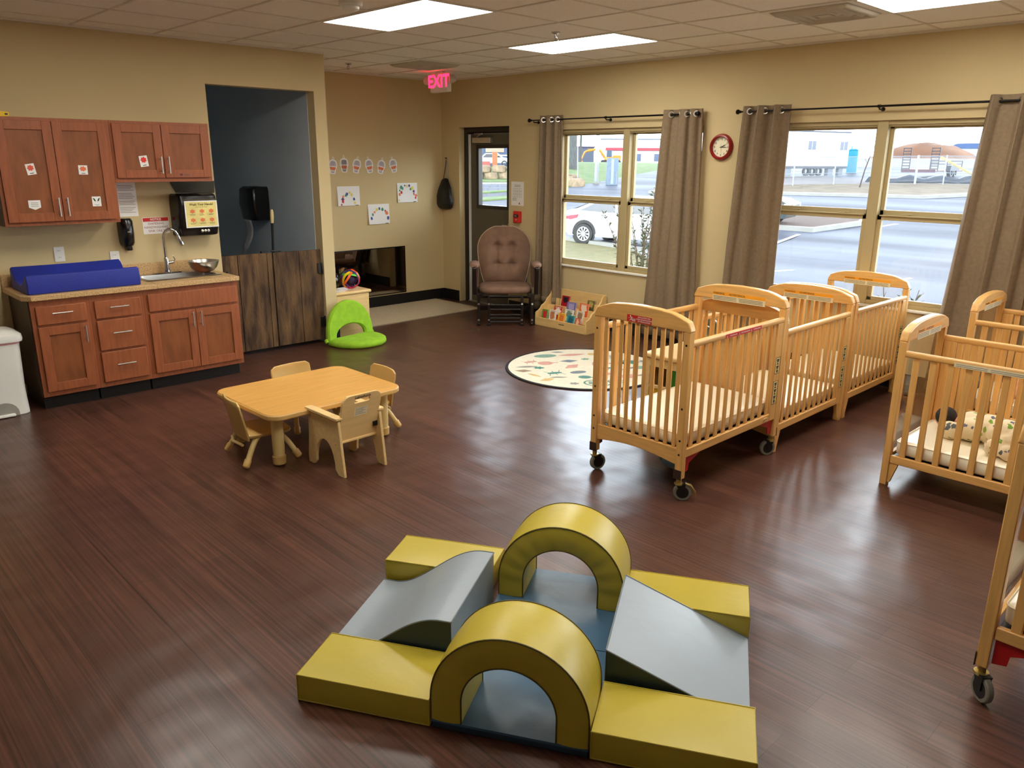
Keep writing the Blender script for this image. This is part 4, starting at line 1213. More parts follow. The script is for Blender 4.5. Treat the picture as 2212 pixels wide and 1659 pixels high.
def mattress_mesh(root_name, L, W, z0, h):
    b = MB()
    def ring(s, z, e): return [(p[0], p[1], z) for p in rrect(.048 + s, .038 + s, L - .048 - s, W - .038 - s, .03, 4)]
    b.loft([ring(.012, z0, 0), ring(.001, z0 + .012, 0), ring(.0, z0 + h - .012, 0), ring(.008, z0 + h - .001, 0), ring(.03, z0 + h + .001, 0), ring(.12, z0 + h + .004, 0)])
    o = b.build(root_name, m_mattress, angle=50)
    p = MB(); p.tube([(q[0], q[1], z0 + h - .006) for q in rrect(.0475, .0375, L - .0475, W - .0375, .03, 4)], .003, 6, closed=True); p.build('piping', m_mattress, o)
    return o
def caster(root, x, y, ang, brake):
    c = MB(); c.cyl((x, y, .098), (x, y, .13), .014, seg=12); c.lathe([(.024, .104), (.026, .098), (.022, .092)], 14, c=(x, y, 0))
    o = c.build('caster', m_brass, root)
    d = Vector((math.cos(ang), math.sin(ang), 0)); q = Vector((-d.y, d.x, 0)); ctr = Vector((x, y, .050)) + d * .022
    w = MB(); M = Matrix.Translation(ctr) @ Euler((0, 0, ang)).to_matrix().to_4x4(); w.M = M
    w.lathe([(.028, -.012), (.046, -.012), (.050, -.008), (.050, .008), (.046, .012), (.028, .012)], 28, ax='y'); w.build('wheel', m_rubber, o)
    w = MB(); w.M = M; w.lathe([(.0, -.0135), (.034, -.013), (.034, .013), (.0, .0135)], 22, ax='y'); w.build('wheel_hub', m_blackmat, o)
    w = MB(); w.M = M
    for s in (-1, 1): w.prism([(-.040, .052), (.014, .052), (.012, -.004), (-.008, -.006)], 'y', s * .016 - .0015, s * .016 + .0015)
    w.box(-.04, -.018, .046, .016, .018, .052); w.build('fork', m_blackmat, o)
    if brake:
        w = MB(); w.M = M; w.prism([(.012, .056), (.046, .044), (.074, .004), (.078, -.020), (.070, -.022), (.062, .0), (.04, .034), (.012, .048)], 'y', -.013, .013); w.build('brake_pedal', m_brass, o, bevel=.003)
def crib(kind, L, W, label, loc, rotz, group):
    ev = kind == 'evac'
    t = thing('crib', label, 'crib', loc, rotz, group)
    zh, zr, zb0, zb1 = (.948, .897, .247, .295) if ev else (.850, .800, .136, .184)
    a = crib_end(t, 0.0, zh, True, W, .205 if ev else .10, .300 if ev else .186, .13 if ev else 0, False)
    c = crib_end(t, L - .04, zh, False, W, .205 if ev else .10, .300 if ev else .186, .13 if ev else 0, True)
    s0 = crib_side(t, .006, L, zr, zb0, zb1, -1)
    s1 = crib_side(t, W - .036, L, zr, zb0, zb1, 1)
    d = MB(); d.box(.045, .04, zb1 - .018, L - .045, W - .04, zb1 - .006); d.build('mattress_support', m_blackmat, t)
    pictogram(s0, L - .103, L - .048, .655 if ev else .56, .006)
    warn_label(c, L - .0445, W / 2, zh + .050, 1)
    if ev:
        for x, y, an, br in ((.02, .026, -.9, True), (.02, W - .026, -.35, False), (L - .02, .026, 2.6, False), (L - .02, W - .026, 2.4, False)): caster(t, x, y, an, br)
        for x in (-.003, L - .001):
            for y in (.002, W - .052):
                p = MB(); p.box(x, y, .128, x + .004, y + .05, .182); p.build('post_plate', mat('bronze_plate', (70, 54, 44), .45, .4, var=.1), t, bevel=.001)
        for x, s in ((.045, 1), (L - .045, -1)):
            for y in (.02, W - .024):
                g = MB(); g.prism([(x, .246), (x + s * .17, .246), (x + s * .05, .20), (x + s * .045, .16), (x, .15)], 'y', y, y + .004); g.build('gusset', m_redsteel, t)
    else:
        for x, s in ((.04, 1), (L - .04, -1)):
            for y in (.012, W - .036):
                g = MB(); g.prism([(x, .0 + .02), (x + s * .012, .02), (x + s * .045, .135), (x, .135)], 'y', y, y + .024); g.build('leg_brace', m_crz, t)
    return t, a, c, s0, s1
CRG = 'natural wood cribs'
c1, a1_, e1_, s10, s11 = crib('evac', 1.055, .655, 'wheeled crib with red evacuation labels at the open end of the crib row', (3.40, 2.186, 0), 0, CRG)
b = MB(); b.box(-.0055, .250, .952, -.0043, .416, .991); k_ = b.build('evacuation_label', m_red, a1_, smooth=False)
b = MB()
for i, s in enumerate(('EVACUATION CRIB', 'CUNA DE EVACUACION', "LIT D'EVACUATION")): b.text(s, .0095, (-.0062, .300, .983 - .0115 * i), (0, -1, 0), (0, 0, 1), bold=.0003)
# running figure beside a small crib
hy = .392
b.flat([(-.0062, hy + .004 * math.cos(q), .984 + .004 * math.sin(q)) for q in [2 * PI * k / 10 for k in range(10)]])
for P in (((.0, .980), (-.004, .980), (-.008, .968), (-.004, .968)), ((-.004, .969), (-.008, .969), (-.016, .960), (-.013, .958)), ((-.004, .969), (-.008, .968), (.004, .958), (.006, .961)), ((.0, .979), (.002, .976), (.012, .972), (.011, .969)), ((-.003, .979), (-.004, .975), (-.016, .973), (-.016, .976))):
    b.flat([(-.0062, hy + p[0], p[1]) for p in P])
for p in ((-.012, .957, -.034, .960), (-.012, .968, -.034, .970), (-.012, .957, -.014, .970), (-.032, .957, -.034, .972), (-.020, .958, -.022, .969), (-.026, .958, -.028, .969)):
    b.flat([(-.0062, hy + p[0], p[1]), (-.0062, hy + p[2], p[1]), (-.0062, hy + p[2], p[3]), (-.0062, hy + p[0], p[3])])
b.build('lettering', m_white, k_, smooth=False)
b = MB(); b.box(.348, .0045, .865, .735, .0056, .888); k_ = b.build('evacuation_strip', m_red, s10, smooth=False)
b = MB()
for i, s in enumerate(('EVACUATION CRIB', 'CUNA DE EVACUACION', "LIT D'EVACUATION")):
    x = .360 + .128 * i
    b.flat([(x, .0036, .869), (x + .007, .0036, .869), (x + .004, .0036, .884)])
    b.text(s, .0085, (x + .066, .0036, .8765), (1, 0, 0), (0, 0, 1), bold=.0003)
b.build('lettering', m_white, k_, smooth=False)
b = MB(); b.prism([(.90 + .034 * math.cos(2 * PI * k / 24), .270 + .012 * math.sin(2 * PI * k / 24)) for k in range(24)], 'y', .0065, .0088); k_ = b.build('maker_badge', mat('pale_maple_badge', (226, 190, 130), .5), s10)
b = MB(); b.flat([(.872, .0060, .267), (.884, .0060, .262), (.88, .0060, .278)]); b.flat([(.888, .0060, .268), (.926, .0060, .268), (.926, .0060, .272), (.888, .0060, .272)]); b.build('lettering', mat('maroon_badge_ink', (110, 40, 30), .7), k_, smooth=False)
m1 = mattress_mesh('mattress', 1.055, .655, .296, .078); m1.location = (3.40, 2.186, 0)
MG = 'cream crib mattresses'
tag(m1, 'glossy cream mattress in the wheeled crib of the row', 'mattress', MG)

c2, a2_, e2_, s20, s21 = crib('fixed', .99, .66, 'crib on fixed legs in the middle of the row', (4.472, 2.203, 0), 0, CRG)
m2 = mattress_mesh('mattress', .99, .66, .187, .082); m2.location = (4.472, 2.203, 0)
tag(m2, 'cream mattress in the middle crib of the row', 'mattress', MG)
def more_crib(loc, rz, lab, mlab):
    c = dup(c2, loc, rz, lab, CRG)
    m = copy_tree(m2); m.location = loc; m.rotation_euler = (0, 0, rz); m['label'] = mlab
    return c, m
more_crib((5.495, 2.205, 0), 0, 'crib on fixed legs in the row, standing against the trailer window', 'cream mattress in the crib standing against the trailer window')
cR1, mR1 = more_crib((5.135, .552, 0), PI / 2, 'crib on fixed legs with an infant in a whale print sleep sack', 'cream mattress under the infant in the whale print sack')
cR2, mR2 = more_crib((6.41, .575, 0), PI / 2, 'crib on fixed legs by the curtain, holding an infant with a bare foot', 'cream mattress under the infant with a bare foot')
# printed strip along the whale-sack crib's near rail
b = MB(); b.box(.20, .6545, .760, .70, .6556, .785); k_ = b.build('rail_label', m_labelp, cR1, smooth=False)
b = MB()
for k in range(2):
    for j in range(3): b.flat([(.21 + .165 * j, .6561, .765 + .009 * k), (.36 + .165 * j, .6561, .765 + .009 * k), (.36 + .165 * j, .6561, .768 + .009 * k), (.21 + .165 * j, .6561, .768 + .009 * k)])
b.build('lettering', m_grey_ink, k_, smooth=False)
# second wheeled crib, mostly outside the frame: same make as the first, turned
c4 = copy_tree(c1); c4.location = (3.432, -.498, 0); c4.rotation_euler = (0, 0, PI / 2)
c4['label'] = 'wheeled crib closest to the foam climbing blocks, only one post and corner seen'
m4 = copy_tree(m1); m4.location = (3.432, -.498, 0); m4.rotation_euler = (0, 0, PI / 2); m4['label'] = 'cream mattress in the wheeled crib closest to the foam blocks'

# ------------------------------------------------------------------ infants
def remeshed(b, name, m, parent=None, vox=.004, sm=6):
    o = b.build(name, m, parent, smooth=True, angle=180)
    r = o.modifiers.new('one_skin', 'REMESH'); r.mode = 'VOXEL'; r.voxel_size = vox; r.use_smooth_shade = True
    s = o.modifiers.new('soften', 'SMOOTH'); s.factor = .5; s.iterations = sm
    return o
def capsule(b, p0, p1, r0, r1, n=4):
    p0, p1 = Vector(p0), Vector(p1)
    d = (p1 - p0).normalized()
    pts, rr = [], []
    for k in range(n + 1):
        a = PI / 2 * k / n
        pts.append(p0 - d * r0 * math.cos(a)); rr.append(max(.0005, r0 * math.sin(a)))
    for k in range(n + 1):
        a = PI / 2 * k / n
        pts.append(p1 + d * r1 * math.sin(a)); rr.append(max(.0005, r1 * math.cos(a)))
    b.tube(pts, rr, 12)
def infant_head(b, c, yaw, side):
    """head with brow, nose, cheek, chin and ears; lying on one cheek"""
    M0 = b.M
    b.M = M0 @ Matrix.Translation(c) @ Euler((0, 0, yaw)).to_matrix().to_4x4() @ Euler((side, 0, 0)).to_matrix().to_4x4()
    b.ball((0, 0, .004), (.066, .054, .060)); b.ball((.030, 0, -.022), (.040, .042, .036))
    b.ball((.068, 0, -.010), (.008, .007, .007), 10, 8); b.ball((.058, 0, -.040), (.014, .014, .010), 10, 8)
    for s in (-1, 1):
        b.ball((.046, s * .026, -.024), (.018, .016, .018), 10, 8); b.ball((-.004, s * .055, -.008), (.012, .006, .017), 10, 8)
    b.M = M0
def face(root, c, yaw, side):
    M = Matrix.Translation(c) @ Euler((0, 0, yaw)).to_matrix().to_4x4() @ Euler((side, 0, 0)).to_matrix().to_4x4()
    f = MB(); f.M = M
    for s in (-1, 1): f.tube([(.058, s * .030, .002), (.063, s * .021, -.002), (.064, s * .012, .001)], .0018, 6)
    f.build('eyelid', mat('lash_brown', (90, 54, 40), .6), root)
    f = MB(); f.M = M; f.tube([(.064, -.012, -.027), (.068, 0, -.026), (.064, .012, -.027)], .003, 6); f.build('mouth', mat('lip_pink', (196, 104, 96), .5), root)
def small_hand(b, wrist, d, up, s=1):
    d = Vector(d).normalized(); up = Vector(up).normalized(); q = d.cross(up).normalized() * s
    w = Vector(wrist); palm = w + d * .022
    b.ball(tuple(palm), (.014, .014, .010), 10, 8); capsule(b, w, palm, .011, .012)
    for k, (o, L) in enumerate(((-.010, .020), (-.0035, .024), (.003, .023), (.0095, .018))):
        p = palm + d * .010 + q * o
        m_ = p + d * L * .5 + up * .003; e = m_ + d * L * .4 - up * .004
        capsule(b, p, m_, .0042, .004); capsule(b, m_, e, .004, .0034)
    p = w + d * .012 + q * -.012
    capsule(b, p, p + (d * .7 - q * .6) * .016, .0048, .004)
zM = .273
t = thing('person', 'infant with dark hair sleeping face down in a green and grey whale print sleep sack', 'person', (0, 0, 0))
b = MB()
hc = (4.93, 1.375, zM + .070)
infant_head(b, hc, -.1, .5)
capsule(b, (4.94, 1.32, zM + .055), (4.90, 1.24, zM + .065), .034, .042)
capsule(b, (4.90, 1.24, zM + .07), (4.80, 1.05, zM + .085), .062, .07)
capsule(b, (4.80, 1.05, zM + .085), (4.73, .93, zM + .08), .07, .072)
capsule(b, (4.95, 1.24, zM + .07), (5.00, 1.275, zM + .055), .024, .02); capsule(b, (5.00, 1.275, zM + .055), (4.995, 1.30, zM + .085), .019, .015)
capsule(b, (4.84, 1.22, zM + .06), (4.78, 1.25, zM + .04), .022, .02)
capsule(b, (4.73, .93, zM + .07), (4.63, 1.0, zM + .045), .04, .03); capsule(b, (4.76, .92, zM + .06), (4.80, .80, zM + .04), .04, .028)
small_hand(b, (4.995, 1.30, zM + .085), (-.1, .35, .9), (-.9, .1, 0))
body = remeshed(b, 'body', m_skin, t, .0028, 3)
face(t, hc, -.1, .5)
b = MB(); M0 = Matrix.Translation(hc) @ Euler((0, 0, -.1)).to_matrix().to_4x4() @ Euler((.5, 0, 0)).to_matrix().to_4x4(); b.M = M0
b.ball((-.012, 0, .013), (.062, .0575, .058)); remeshed(b, 'hair', m_hair, t, .004, 2)
b = MB()
for P, r in (((4.885, 1.215, zM + .078), .078), ((4.83, 1.11, zM + .088), .092), ((4.775, 1.01, zM + .088), .098), ((4.725, .925, zM + .076), .090), ((4.67, .87, zM + .055), .064), ((4.645, 1.03, zM + .046), .052), ((4.62, .96, zM + .040), .046), ((4.79, .80, zM + .042), .050), ((4.86, .90, zM + .05), .058), ((4.64, .84, zM + .04), .045), ((4.775, 1.295, zM + .046), .058), ((4.80, 1.20, zM + .07), .075), ((4.70, .98, zM + .06), .07)):
    b.ball(P, (r, r * 1.08, r * .92), 16, 10)
capsule(b, (4.86, 1.21, zM + .062), (4.775, 1.245, zM + .042), .036, .034); capsule(b, (4.93, 1.22, zM + .07), (4.985, 1.262, zM + .055), .034, .028)
s_ = remeshed(b, 'sleep_sack', spotted('whale_print_cloth', (222, 206, 172), [(96, 96, 118), (110, 150, 46), (222, 206, 172), (84, 92, 96), (128, 160, 60), (112, 108, 128)], 26, .34), t, .006, 8)
dm = bpy.data.textures.new('cloth_folds', 'CLOUDS'); dm.noise_scale = .07
dmod = s_.modifiers.new('folds', 'DISPLACE'); dmod.texture = dm; dmod.strength = .012; dmod.mid_level = .5
t = thing('person', 'infant in dark olive clothes with one bare foot, lying in the crib by the curtain', 'person', (0, 0, 0))
b = MB(); zM2 = .273
hc = (6.15, .86, zM2 + .066)
infant_head(b, hc, -1.2, .4)
capsule(b, (6.14, .92, zM2 + .055), (6.12, 1.0, zM2 + .06), .036, .044); capsule(b, (6.12, 1.0, zM2 + .065), (6.06, 1.16, zM2 + .062), .060, .064)
capsule(b, (6.03, 1.18, zM2 + .06), (5.94, 1.22, zM2 + .11), .042, .034); capsule(b, (5.94, 1.22, zM2 + .11), (5.845, 1.25, zM2 + .04), .030, .020)
capsule(b, (5.845, 1.25, zM2 + .036), (5.80, 1.268, zM2 + .030), .018, .013)
for k in range(5): b.ball((5.785, 1.256 + .008 * k, zM2 + .036 + .002 * (k == 4)), (.007, .0055, .006) if k < 4 else (.009, .007, .008), 8, 6)
capsule(b, (6.09, 1.19, zM2 + .055), (6.12, 1.32, zM2 + .06), .040, .032); capsule(b, (6.12, 1.32, zM2 + .06), (6.07, 1.40, zM2 + .03), .026, .018)
capsule(b, (6.07, 1.02, zM2 + .07), (5.97, 1.0, zM2 + .04), .026, .022); capsule(b, (5.97, 1.0, zM2 + .04), (5.91, 1.04, zM2 + .03), .020, .015)
small_hand(b, (5.91, 1.04, zM2 + .03), (-.9, .3, 0), (0, 0, 1))
remeshed(b, 'body', m_skin, t, .0028, 3)
face(t, hc, -1.2, .4)
b = MB(); b.M = Matrix.Translation(hc) @ Euler((0, 0, -1.2)).to_matrix().to_4x4() @ Euler((.4, 0, 0)).to_matrix().to_4x4(); b.ball((-.012, 0, .013), (.062, .0575, .058)); remeshed(b, 'hair', m_hair, t, .004, 2)
b = MB()
capsule(b, (6.13, .985, zM2 + .062), (6.06, 1.17, zM2 + .066), .068, .074); capsule(b, (6.05, 1.17, zM2 + .064), (6.0, 1.20, zM2 + .08), .052, .046); capsule(b, (6.08, 1.17, zM2 + .06), (6.11, 1.26, zM2 + .06), .05, .042); capsule(b, (6.08, 1.02, zM2 + .07), (6.0, 1.005, zM2 + .05), .034, .030)
remeshed(b, 'clothing', mat('dark_olive_cloth', (70, 66, 48), .9, var=.2, vscale=30), t, .006, 5)

# ------------------------------------------------------------------ play unit and balls behind / under the cribs
t = thing('play_unit', 'long low wooden play unit with a green window behind the wheeled crib', 'play unit', (4.43, 2.885, 0))
UW, UL, UH = .335, 1.10, .462
b = MB(); b.box(-.016, -.006, UH, UL + .016, UW + .01, UH + .034); b.build('top', m_birch, t, bevel=.013, seg=4)
b = MB()
for y in (0, UW - .045): b.box(0, y, 0, .022, y + .045, UH - .0005)
b.box(0, .045, UH - .06, .022, UW - .045, UH - .0005); b.box(0, .045, 0, .022, UW - .045, .07); b.box(0, .045, .245, .022, UW - .045, .268)
b.box(0, UW - .205, .07, .022, UW - .19, UH - .06)
b.build('end_frame', m_birch, t, bevel=.003)
b = MB(); b.box(.006, .05, .272, .012, UW - .19, UH - .06); b.build('green_window', mat('green_acrylic', (52, 118, 44), .2, var=.05), t, smooth=False)
b = MB(); b.box(.006, UW - .19, .07, .012, UW - .045, .245); b.build('yellow_window', mat('amber_acrylic', (206, 160, 30), .2, var=.05), t, smooth=False)
b = MB(); b.box(.022, 0, 0, UL, .018, UH - .0005); b.box(.022, UW - .018, 0, UL, UW, UH - .0005); b.box(UL - .02, .018, 0, UL, UW - .018, UH - .0005); b.box(.03, .02, .0, UL - .02, UW - .02, .02); b.build('side_panel', m_birch, t)
clear_ball('clear_ball', 'translucent pale blue ball resting on the low play unit', (4.93, 3.04, .4965 + .105), .104, (.80, .90, .95), 'blue')
t = thing('play_ball', 'blue and white beach ball on the floor under the wheeled crib', 'ball', (3.80, 2.50, .104))
for k in range(6):
    b = MB(); rings = []
    for i in range(9):
        a = 2 * PI * (k + i / 8) / 6
        rings.append([(.103 * math.cos(p) * math.cos(a), .103 * math.cos(p) * math.sin(a), .103 * math.sin(p)) for p in [-PI / 2 + PI * j / 12 for j in range(13)]])
    b.sheet(rings); b.M = Matrix()
    o = b.build('panel', [mat('ball_pale_blue', (138, 176, 196), .3), mat('ball_white', (222, 228, 230), .3), mat('ball_teal', (58, 96, 116), .3)][k % 3], t, angle=180); o.rotation_euler = (.7, .3, .2)

# ------------------------------------------------------------------ toddler table with four chairs
t = thing('toddler_table', 'low maple topped toddler table with rounded corners and round cream legs', 'table', (2.452, 4.448, 0), .012)
b = MB()
c_ = [(-.475, .385), (-.475, -.385), (.475, -.385), (.475, .385)]
b.prism(rrect(-.475, -.385, .475, .385, .085, 7), 'z', .338, .352); b.build('tabletop', m_lamtop, t, bevel=.003)
b = MB(); 
ro, ri = rrect(-.479, -.389, .479, .389, .088, 7), rrect(-.474, -.384, .474, .384, .084, 7)
b.prism(rrect(-.479, -.389, .479, .389, .088, 7), 'z', .316, .3495); b.build('edge_band', mat('tan_edge_band', (220, 178, 108), .4, var=.03), t, bevel=.008, seg=3)
for sx in (-1, 1):
    for sy in (-1, 1):
        x, y = sx * .385, sy * .265
        b = MB(); b.lathe([(.036, .316), (.036, .10), (.034, .06)], 20, c=(x, y, 0)); o = b.build('leg', m_cream, t)
        b = MB(); b.lathe([(.036, .062), (.041, .058), (.039, .012), (.033, .006)], 20, c=(x, y, 0)); b.build('leg_cup', m_tanpl, o)
        b = MB(); b.lathe([(.020, .006), (.022, .003), (.018, .0005)], 14, c=(x, y, 0)); b.build('glide', m_blackmat, o)
CHG = 'small wooden-backed toddler chairs with bent tube legs'
t = thing('toddler_chair', 'tube leg toddler chair pushed in at the table end facing the sink cabinets', 'chair', (0, 0, 0), 0, CHG)
b = MB()   # chair looks toward +y; seat height .19
b.loft([[(p[0] * s, p[1] * s, z) for p in rrect(-.15, -.14, .15, .15, .05, 4)] for z, s in ((.176, .98), (.180, 1.0), (.192, 1.0), (.196, .97))]); b.build('seat', m_tanpl, t)
b = MB()
g = []
for i in range(13):
    v = i / 12; z = .165 + .245 * v
    y = -.135 - .05 * v ** 1.2 + (.02 * max(0, v - .8) * 5 * .3)
    wv = .155 * (1 - max(0, (v - .85) / .15) ** 3 * .22)
    g.append([((2 * j / 12 - 1) * wv, y - .022 * math.cos(PI * (j / 12 - .5)) * .9 + .01, z) for j in range(13)])
b.sheet(g); b.build('backrest', m_tanpl, t, solid=.012, bevel=.004)
for s in (-1, 1):
    for q in (-1, 1):
        b = MB(); pts = [(s * .06, q * .03, .172), (s * .10, q * .05, .171), (s * .135, q * .085, .155), (s * .150, q * .11, .12), (s * .178, q * .165, .02)]
        b.tube(pts, .017, 12); o = b.build('leg', m_cream, t)
        e = Vector(pts[-1]); d = (Vector(pts[-1]) - Vector(pts[-2])).normalized()
        b = MB(); b.tube([e - d * .045, e - d * .04, e, e + d * .008], [.019, .022, .021, .014], 14); b.build('leg_cup', m_tanpl, o)
b = MB(); b.tube([(-.10, -.15, .13), (-.02, -.17, .128), (.10, -.15, .13)], .009, 8); b.tube([(-.05, -.06, .168), (-.05, .06, .168)], .012, 8); b.tube([(.05, -.06, .168), (.05, .06, .168)], .012, 8); b.build('frame_bar', m_cream, t)
t.location = (2.068, 4.39, 0); t.rotation_euler = (0, 0, -PI / 2 - .13)
dup(t, (2.575, 4.735, 0), PI + .05, 'tube leg toddler chair on the table side facing the lime floor seat')
dup(t, (2.835, 4.405, 0), PI / 2 - .03, 'tube leg toddler chair at the table end facing the windows')
# plywood armchair on the near side
t = thing('toddler_armchair', 'birch plywood toddler armchair with a hand slot in its back', 'chair', (2.392, 3.735, 0), .02)
def outline_side():
    P = [(-.012, .0), (.05, .0)]
    for k in range(13):
        a = PI - PI * k / 12
        P.append((.185 + .105 * math.cos(a) + (0), .03 + .165 * math.sin(a)))
    P += [(.318, .0), (.375, .0), (.378, .05), (.362, .16), (.352, .30), (.350, .335), (.03, .345), (.022, .28), (.0, .10)]
    return P
for s in (-1, 1):
    b = MB(); b.prism(outline_side(), 'x', s * .145 - .009, s * .145 + .009); b.build('side_panel', m_birch, t, bevel=.003)
    b = MB(); b.prism(rrect(s * .145 - .026, .02, s * .145 + .026, .365, .012, 3), 'z', .346, .362); b.build('armrest', m_birch, t, bevel=.003)
b = MB()
bo = [(-.134, .21), (-.134, .36), (-.142, .365)] + [(-.142 + .055 - .055 * math.cos(a), .43 + .055 * math.sin(a)) for a in [PI / 2 * k / 6 for k in range(7)]]
bo = [(-.134, .18), (-.134, .36), (-.136, .42)] + [(-.082 - .054 * math.cos(a), .436 + .054 * math.sin(a)) for a in [PI / 2 * k / 6 for k in range(7)]]
full = bo + [(-p[0], p[1]) for p in bo[::-1]]
slot = rrect(-.055, .436, .055, .460, .0119, 5)
# back with a slot: bridge outline to hole along a seam
def ring_prism(b, outer, hole, y0, y1, tilt):
    n, m = len(outer), len(hole)
    bm_ = bmesh.new()
    vo = [bm_.verts.new((p[0], 0, p[1])) for p in outer]; vh = [bm_.verts.new((p[0], 0, p[1])) for p in hole]
    es = [bm_.edges.new((vo[i], vo[(i + 1) % n])) for i in range(n)] + [bm_.edges.new((vh[i], vh[(i + 1) % m])) for i in range(m)]
    r = bmesh.ops.triangle_fill(bm_, edges=es, use_beauty=True, use_dissolve=False)
    bm_.verts.index_update()
    V = [v.co.copy() for v in bm_.verts]; F = [[v.index for v in f.verts] for f in bm_.faces]
    bm_.free()
    T = lambda p, y: (p[0], y + (p[2] if len(p) == 3 else p[1]) * 0 + tilt(p[2]), p[2])
    N_ = len(V)
    b.add([T(v, y0) for v in V] + [T(v, y1) for v in V], F + [[N_ + i for i in f[::-1]] for f in F] + [[i, (i + 1) % n, N_ + (i + 1) % n, N_ + i] for i in range(n)] + [[n + i, n + (i + 1) % m, N_ + n + (i + 1) % m, N_ + n + i] for i in range(m)])
b = MB(); ring_prism(b, full, slot, 0, .016, lambda z: .075 - (z - .18) * .30); b.build('backrest', m_birch, t, fixn=True, bevel=.002)
b = MB(); b.box(-.134, .06, .185, .134, .34, .199); b.build('seat', m_birch, t, bevel=.003)
bk = lambda z: .075 - (z - .18) * .30
b = MB(); b.add([(-.045, bk(.405) - .0008, .405), (.045, bk(.405) - .0008, .405), (.045, bk(.350) - .0008, .350), (-.045, bk(.350) - .0008, .350)], [[0, 1, 2, 3]]); k_ = b.build('maker_label', m_labelp, t, smooth=False)
b = MB()
for k in range(5): b.add([(-.038, bk(.398 - .009 * k) - .0013, .398 - .009 * k), (.036 - .02 * (k % 2), bk(.398 - .009 * k) - .0013, .398 - .009 * k), (.036 - .02 * (k % 2), bk(.395 - .009 * k) - .0013, .395 - .009 * k), (-.038, bk(.395 - .009 * k) - .0013, .395 - .009 * k)], [[0, 1, 2, 3]])
b.build('writing', m_grey_ink, k_, smooth=False)
b = MB(); b.text('Lakeshore', .026, (0, bk(.474) - .0012, .473), (1, 0, 0), (0, -.30, 1), bold=.0004); b.build('brand_lettering', m_ink, t, smooth=False)
b = MB(); b.box(.10, bk(.265) - .010, .25, .132, bk(.265) - .0005, .282); b.build('corner_bracket', m_blackmat, t, bevel=.003)
b = MB()
for s in (-1, 1):
    for y, z in ((.06, .19), (.30, .19), (.20, .33)): b.cyl((s * .1545, y, z), (s * .156, y, z), .005, seg=8)
b.build('screw', m_brass, t)

# ------------------------------------------------------------------ foam climbing set, laid out in its own frame (a along, b deep)
FO = Vector((1.062, 2.153, 0)); FA = math.radians(-59.2)
FG = 'vinyl foam climbing blocks'
def foam(name, label, cat='foam block'):
    return thing(name, label, cat, FO, FA, FG)
def cushion(b, x0, y0, z0, x1, y1, z1, puff=.006, n=8):
    """soft block: faces swell a little between crisp seams"""
    def P(u, v, w):
        q = lambda s: 4 * s * (1 - s)
        return (x0 + (x1 - x0) * u + puff * (2 * u - 1) * q(v) * q(w), y0 + (y1 - y0) * v + puff * (2 * v - 1) * q(u) * q(w), z0 + (z1 - z0) * w + (puff * q(u) * q(v) if w > .5 else 0) * (2 * w - 1))
    k = [i / n for i in range(n + 1)]
    for f in (0, 1):
        b.sheet([[P(u, v, f) for u in k] for v in k] if f == 1 else [[P(u, v, f) for u in k] for v in k[::-1]])
        b.sheet([[P(u, f, w) for u in k] for w in (k if f == 0 else k[::-1])])
        b.sheet([[P(f, v, w) for v in k] for w in (k if f == 1 else k[::-1])])
def seam_box(t, x0, y0, z0, x1, y1, z1, m):
    b = MB()
    R = .0028
    for z in (z0 + .004, z1): b.tube([(x0, y0, z), (x1, y0, z), (x1, y1, z), (x0, y1, z)], R, 6, closed=True)
    for x, y in ((x0, y0), (x1, y0), (x1, y1), (x0, y1)): b.tube([(x, y, z0 + .004), (x, y, z1)], R, 6)
    b.build('seam_piping', m, t)
def beam(label, x0, y0, x1, y1, h=.103):
    t = foam('foam_block', label)
    b = MB(); cushion(b, x0, y0, .001, x1, y1, h); b.build('block', m_fy, t, angle=50)
    seam_box(t, x0, y0, .001, x1, y1, h, m_fy)
beam('yellow foam beam at the front of the wave slide', .002, .002, .484, .256)
beam('yellow foam beam in front of the wedge ramp', 1.022, .002, 1.514, .252)
beam('yellow foam beam behind the wedge ramp', 1.018, .792, 1.508, 1.030)
beam('yellow foam beam behind the wave slide', -.034, .822, .440, 1.062)
def arch(label, b0, b1):
    t = foam('foam_arch', label)
    c, ro, ri, zb, zc = .7535, .262, .158, .035, .117
    def pr(r, n=32):
        P = [(c + r, zb)] + [(c + r, zb + (zc - zb) * k / 3) for k in (1, 2)]
        P += [(c + r * math.cos(PI * k / n), zc + r * .985 * math.sin(PI * k / n)) for k in range(n + 1)]
        return P + [(c - r, zb + (zc - zb) * k / 3) for k in (2, 1)] + [(c - r, zb)]
    O_, I_ = pr(ro), pr(ri)
    n = len(O_)
    b = MB(); q = [0, .25, .5, .75, 1]
    swell = lambda v: .005 * 4 * v * (1 - v)
    b.sheet([[(c + (p[0] - c) * (1 + swell(v) / ro), b0 + (b1 - b0) * v, p[1] + (swell(v) if p[1] > zc else 0)) for p in O_] for v in q[::-1]])
    b.sheet([[(p[0], b0 + (b1 - b0) * v, p[1]) for p in I_] for v in q])
    for yy, s in ((b0, -1), (b1, 1)):
        rows = []
        for k in range(5):
            u = k / 4
            rows.append([(O_[i][0] * (1 - u) + I_[i][0] * u, yy + s * .006 * 4 * u * (1 - u) + s * .003 * math.sin(i * 1.9) * 4 * u * (1 - u), O_[i][1] * (1 - u) + I_[i][1] * u) for i in range(n)])
        b.sheet(rows if s < 0 else rows[::-1])
    for i in (0, n - 1): b.flat([(O_[i][0], b0, zb), (O_[i][0], b1, zb), (I_[i][0], b1, zb), (I_[i][0], b0, zb)])
    b.build('arch_body', m_fy, t, fixn=True, angle=50)
    b = MB()
    for yy in (b0, b1):
        for P in (O_, I_): b.tube([(p[0], yy, p[1]) for p in P], .003, 6)
    b.build('seam_piping', mat('dark_olive_piping', (84, 74, 26), .5, var=.05), t)
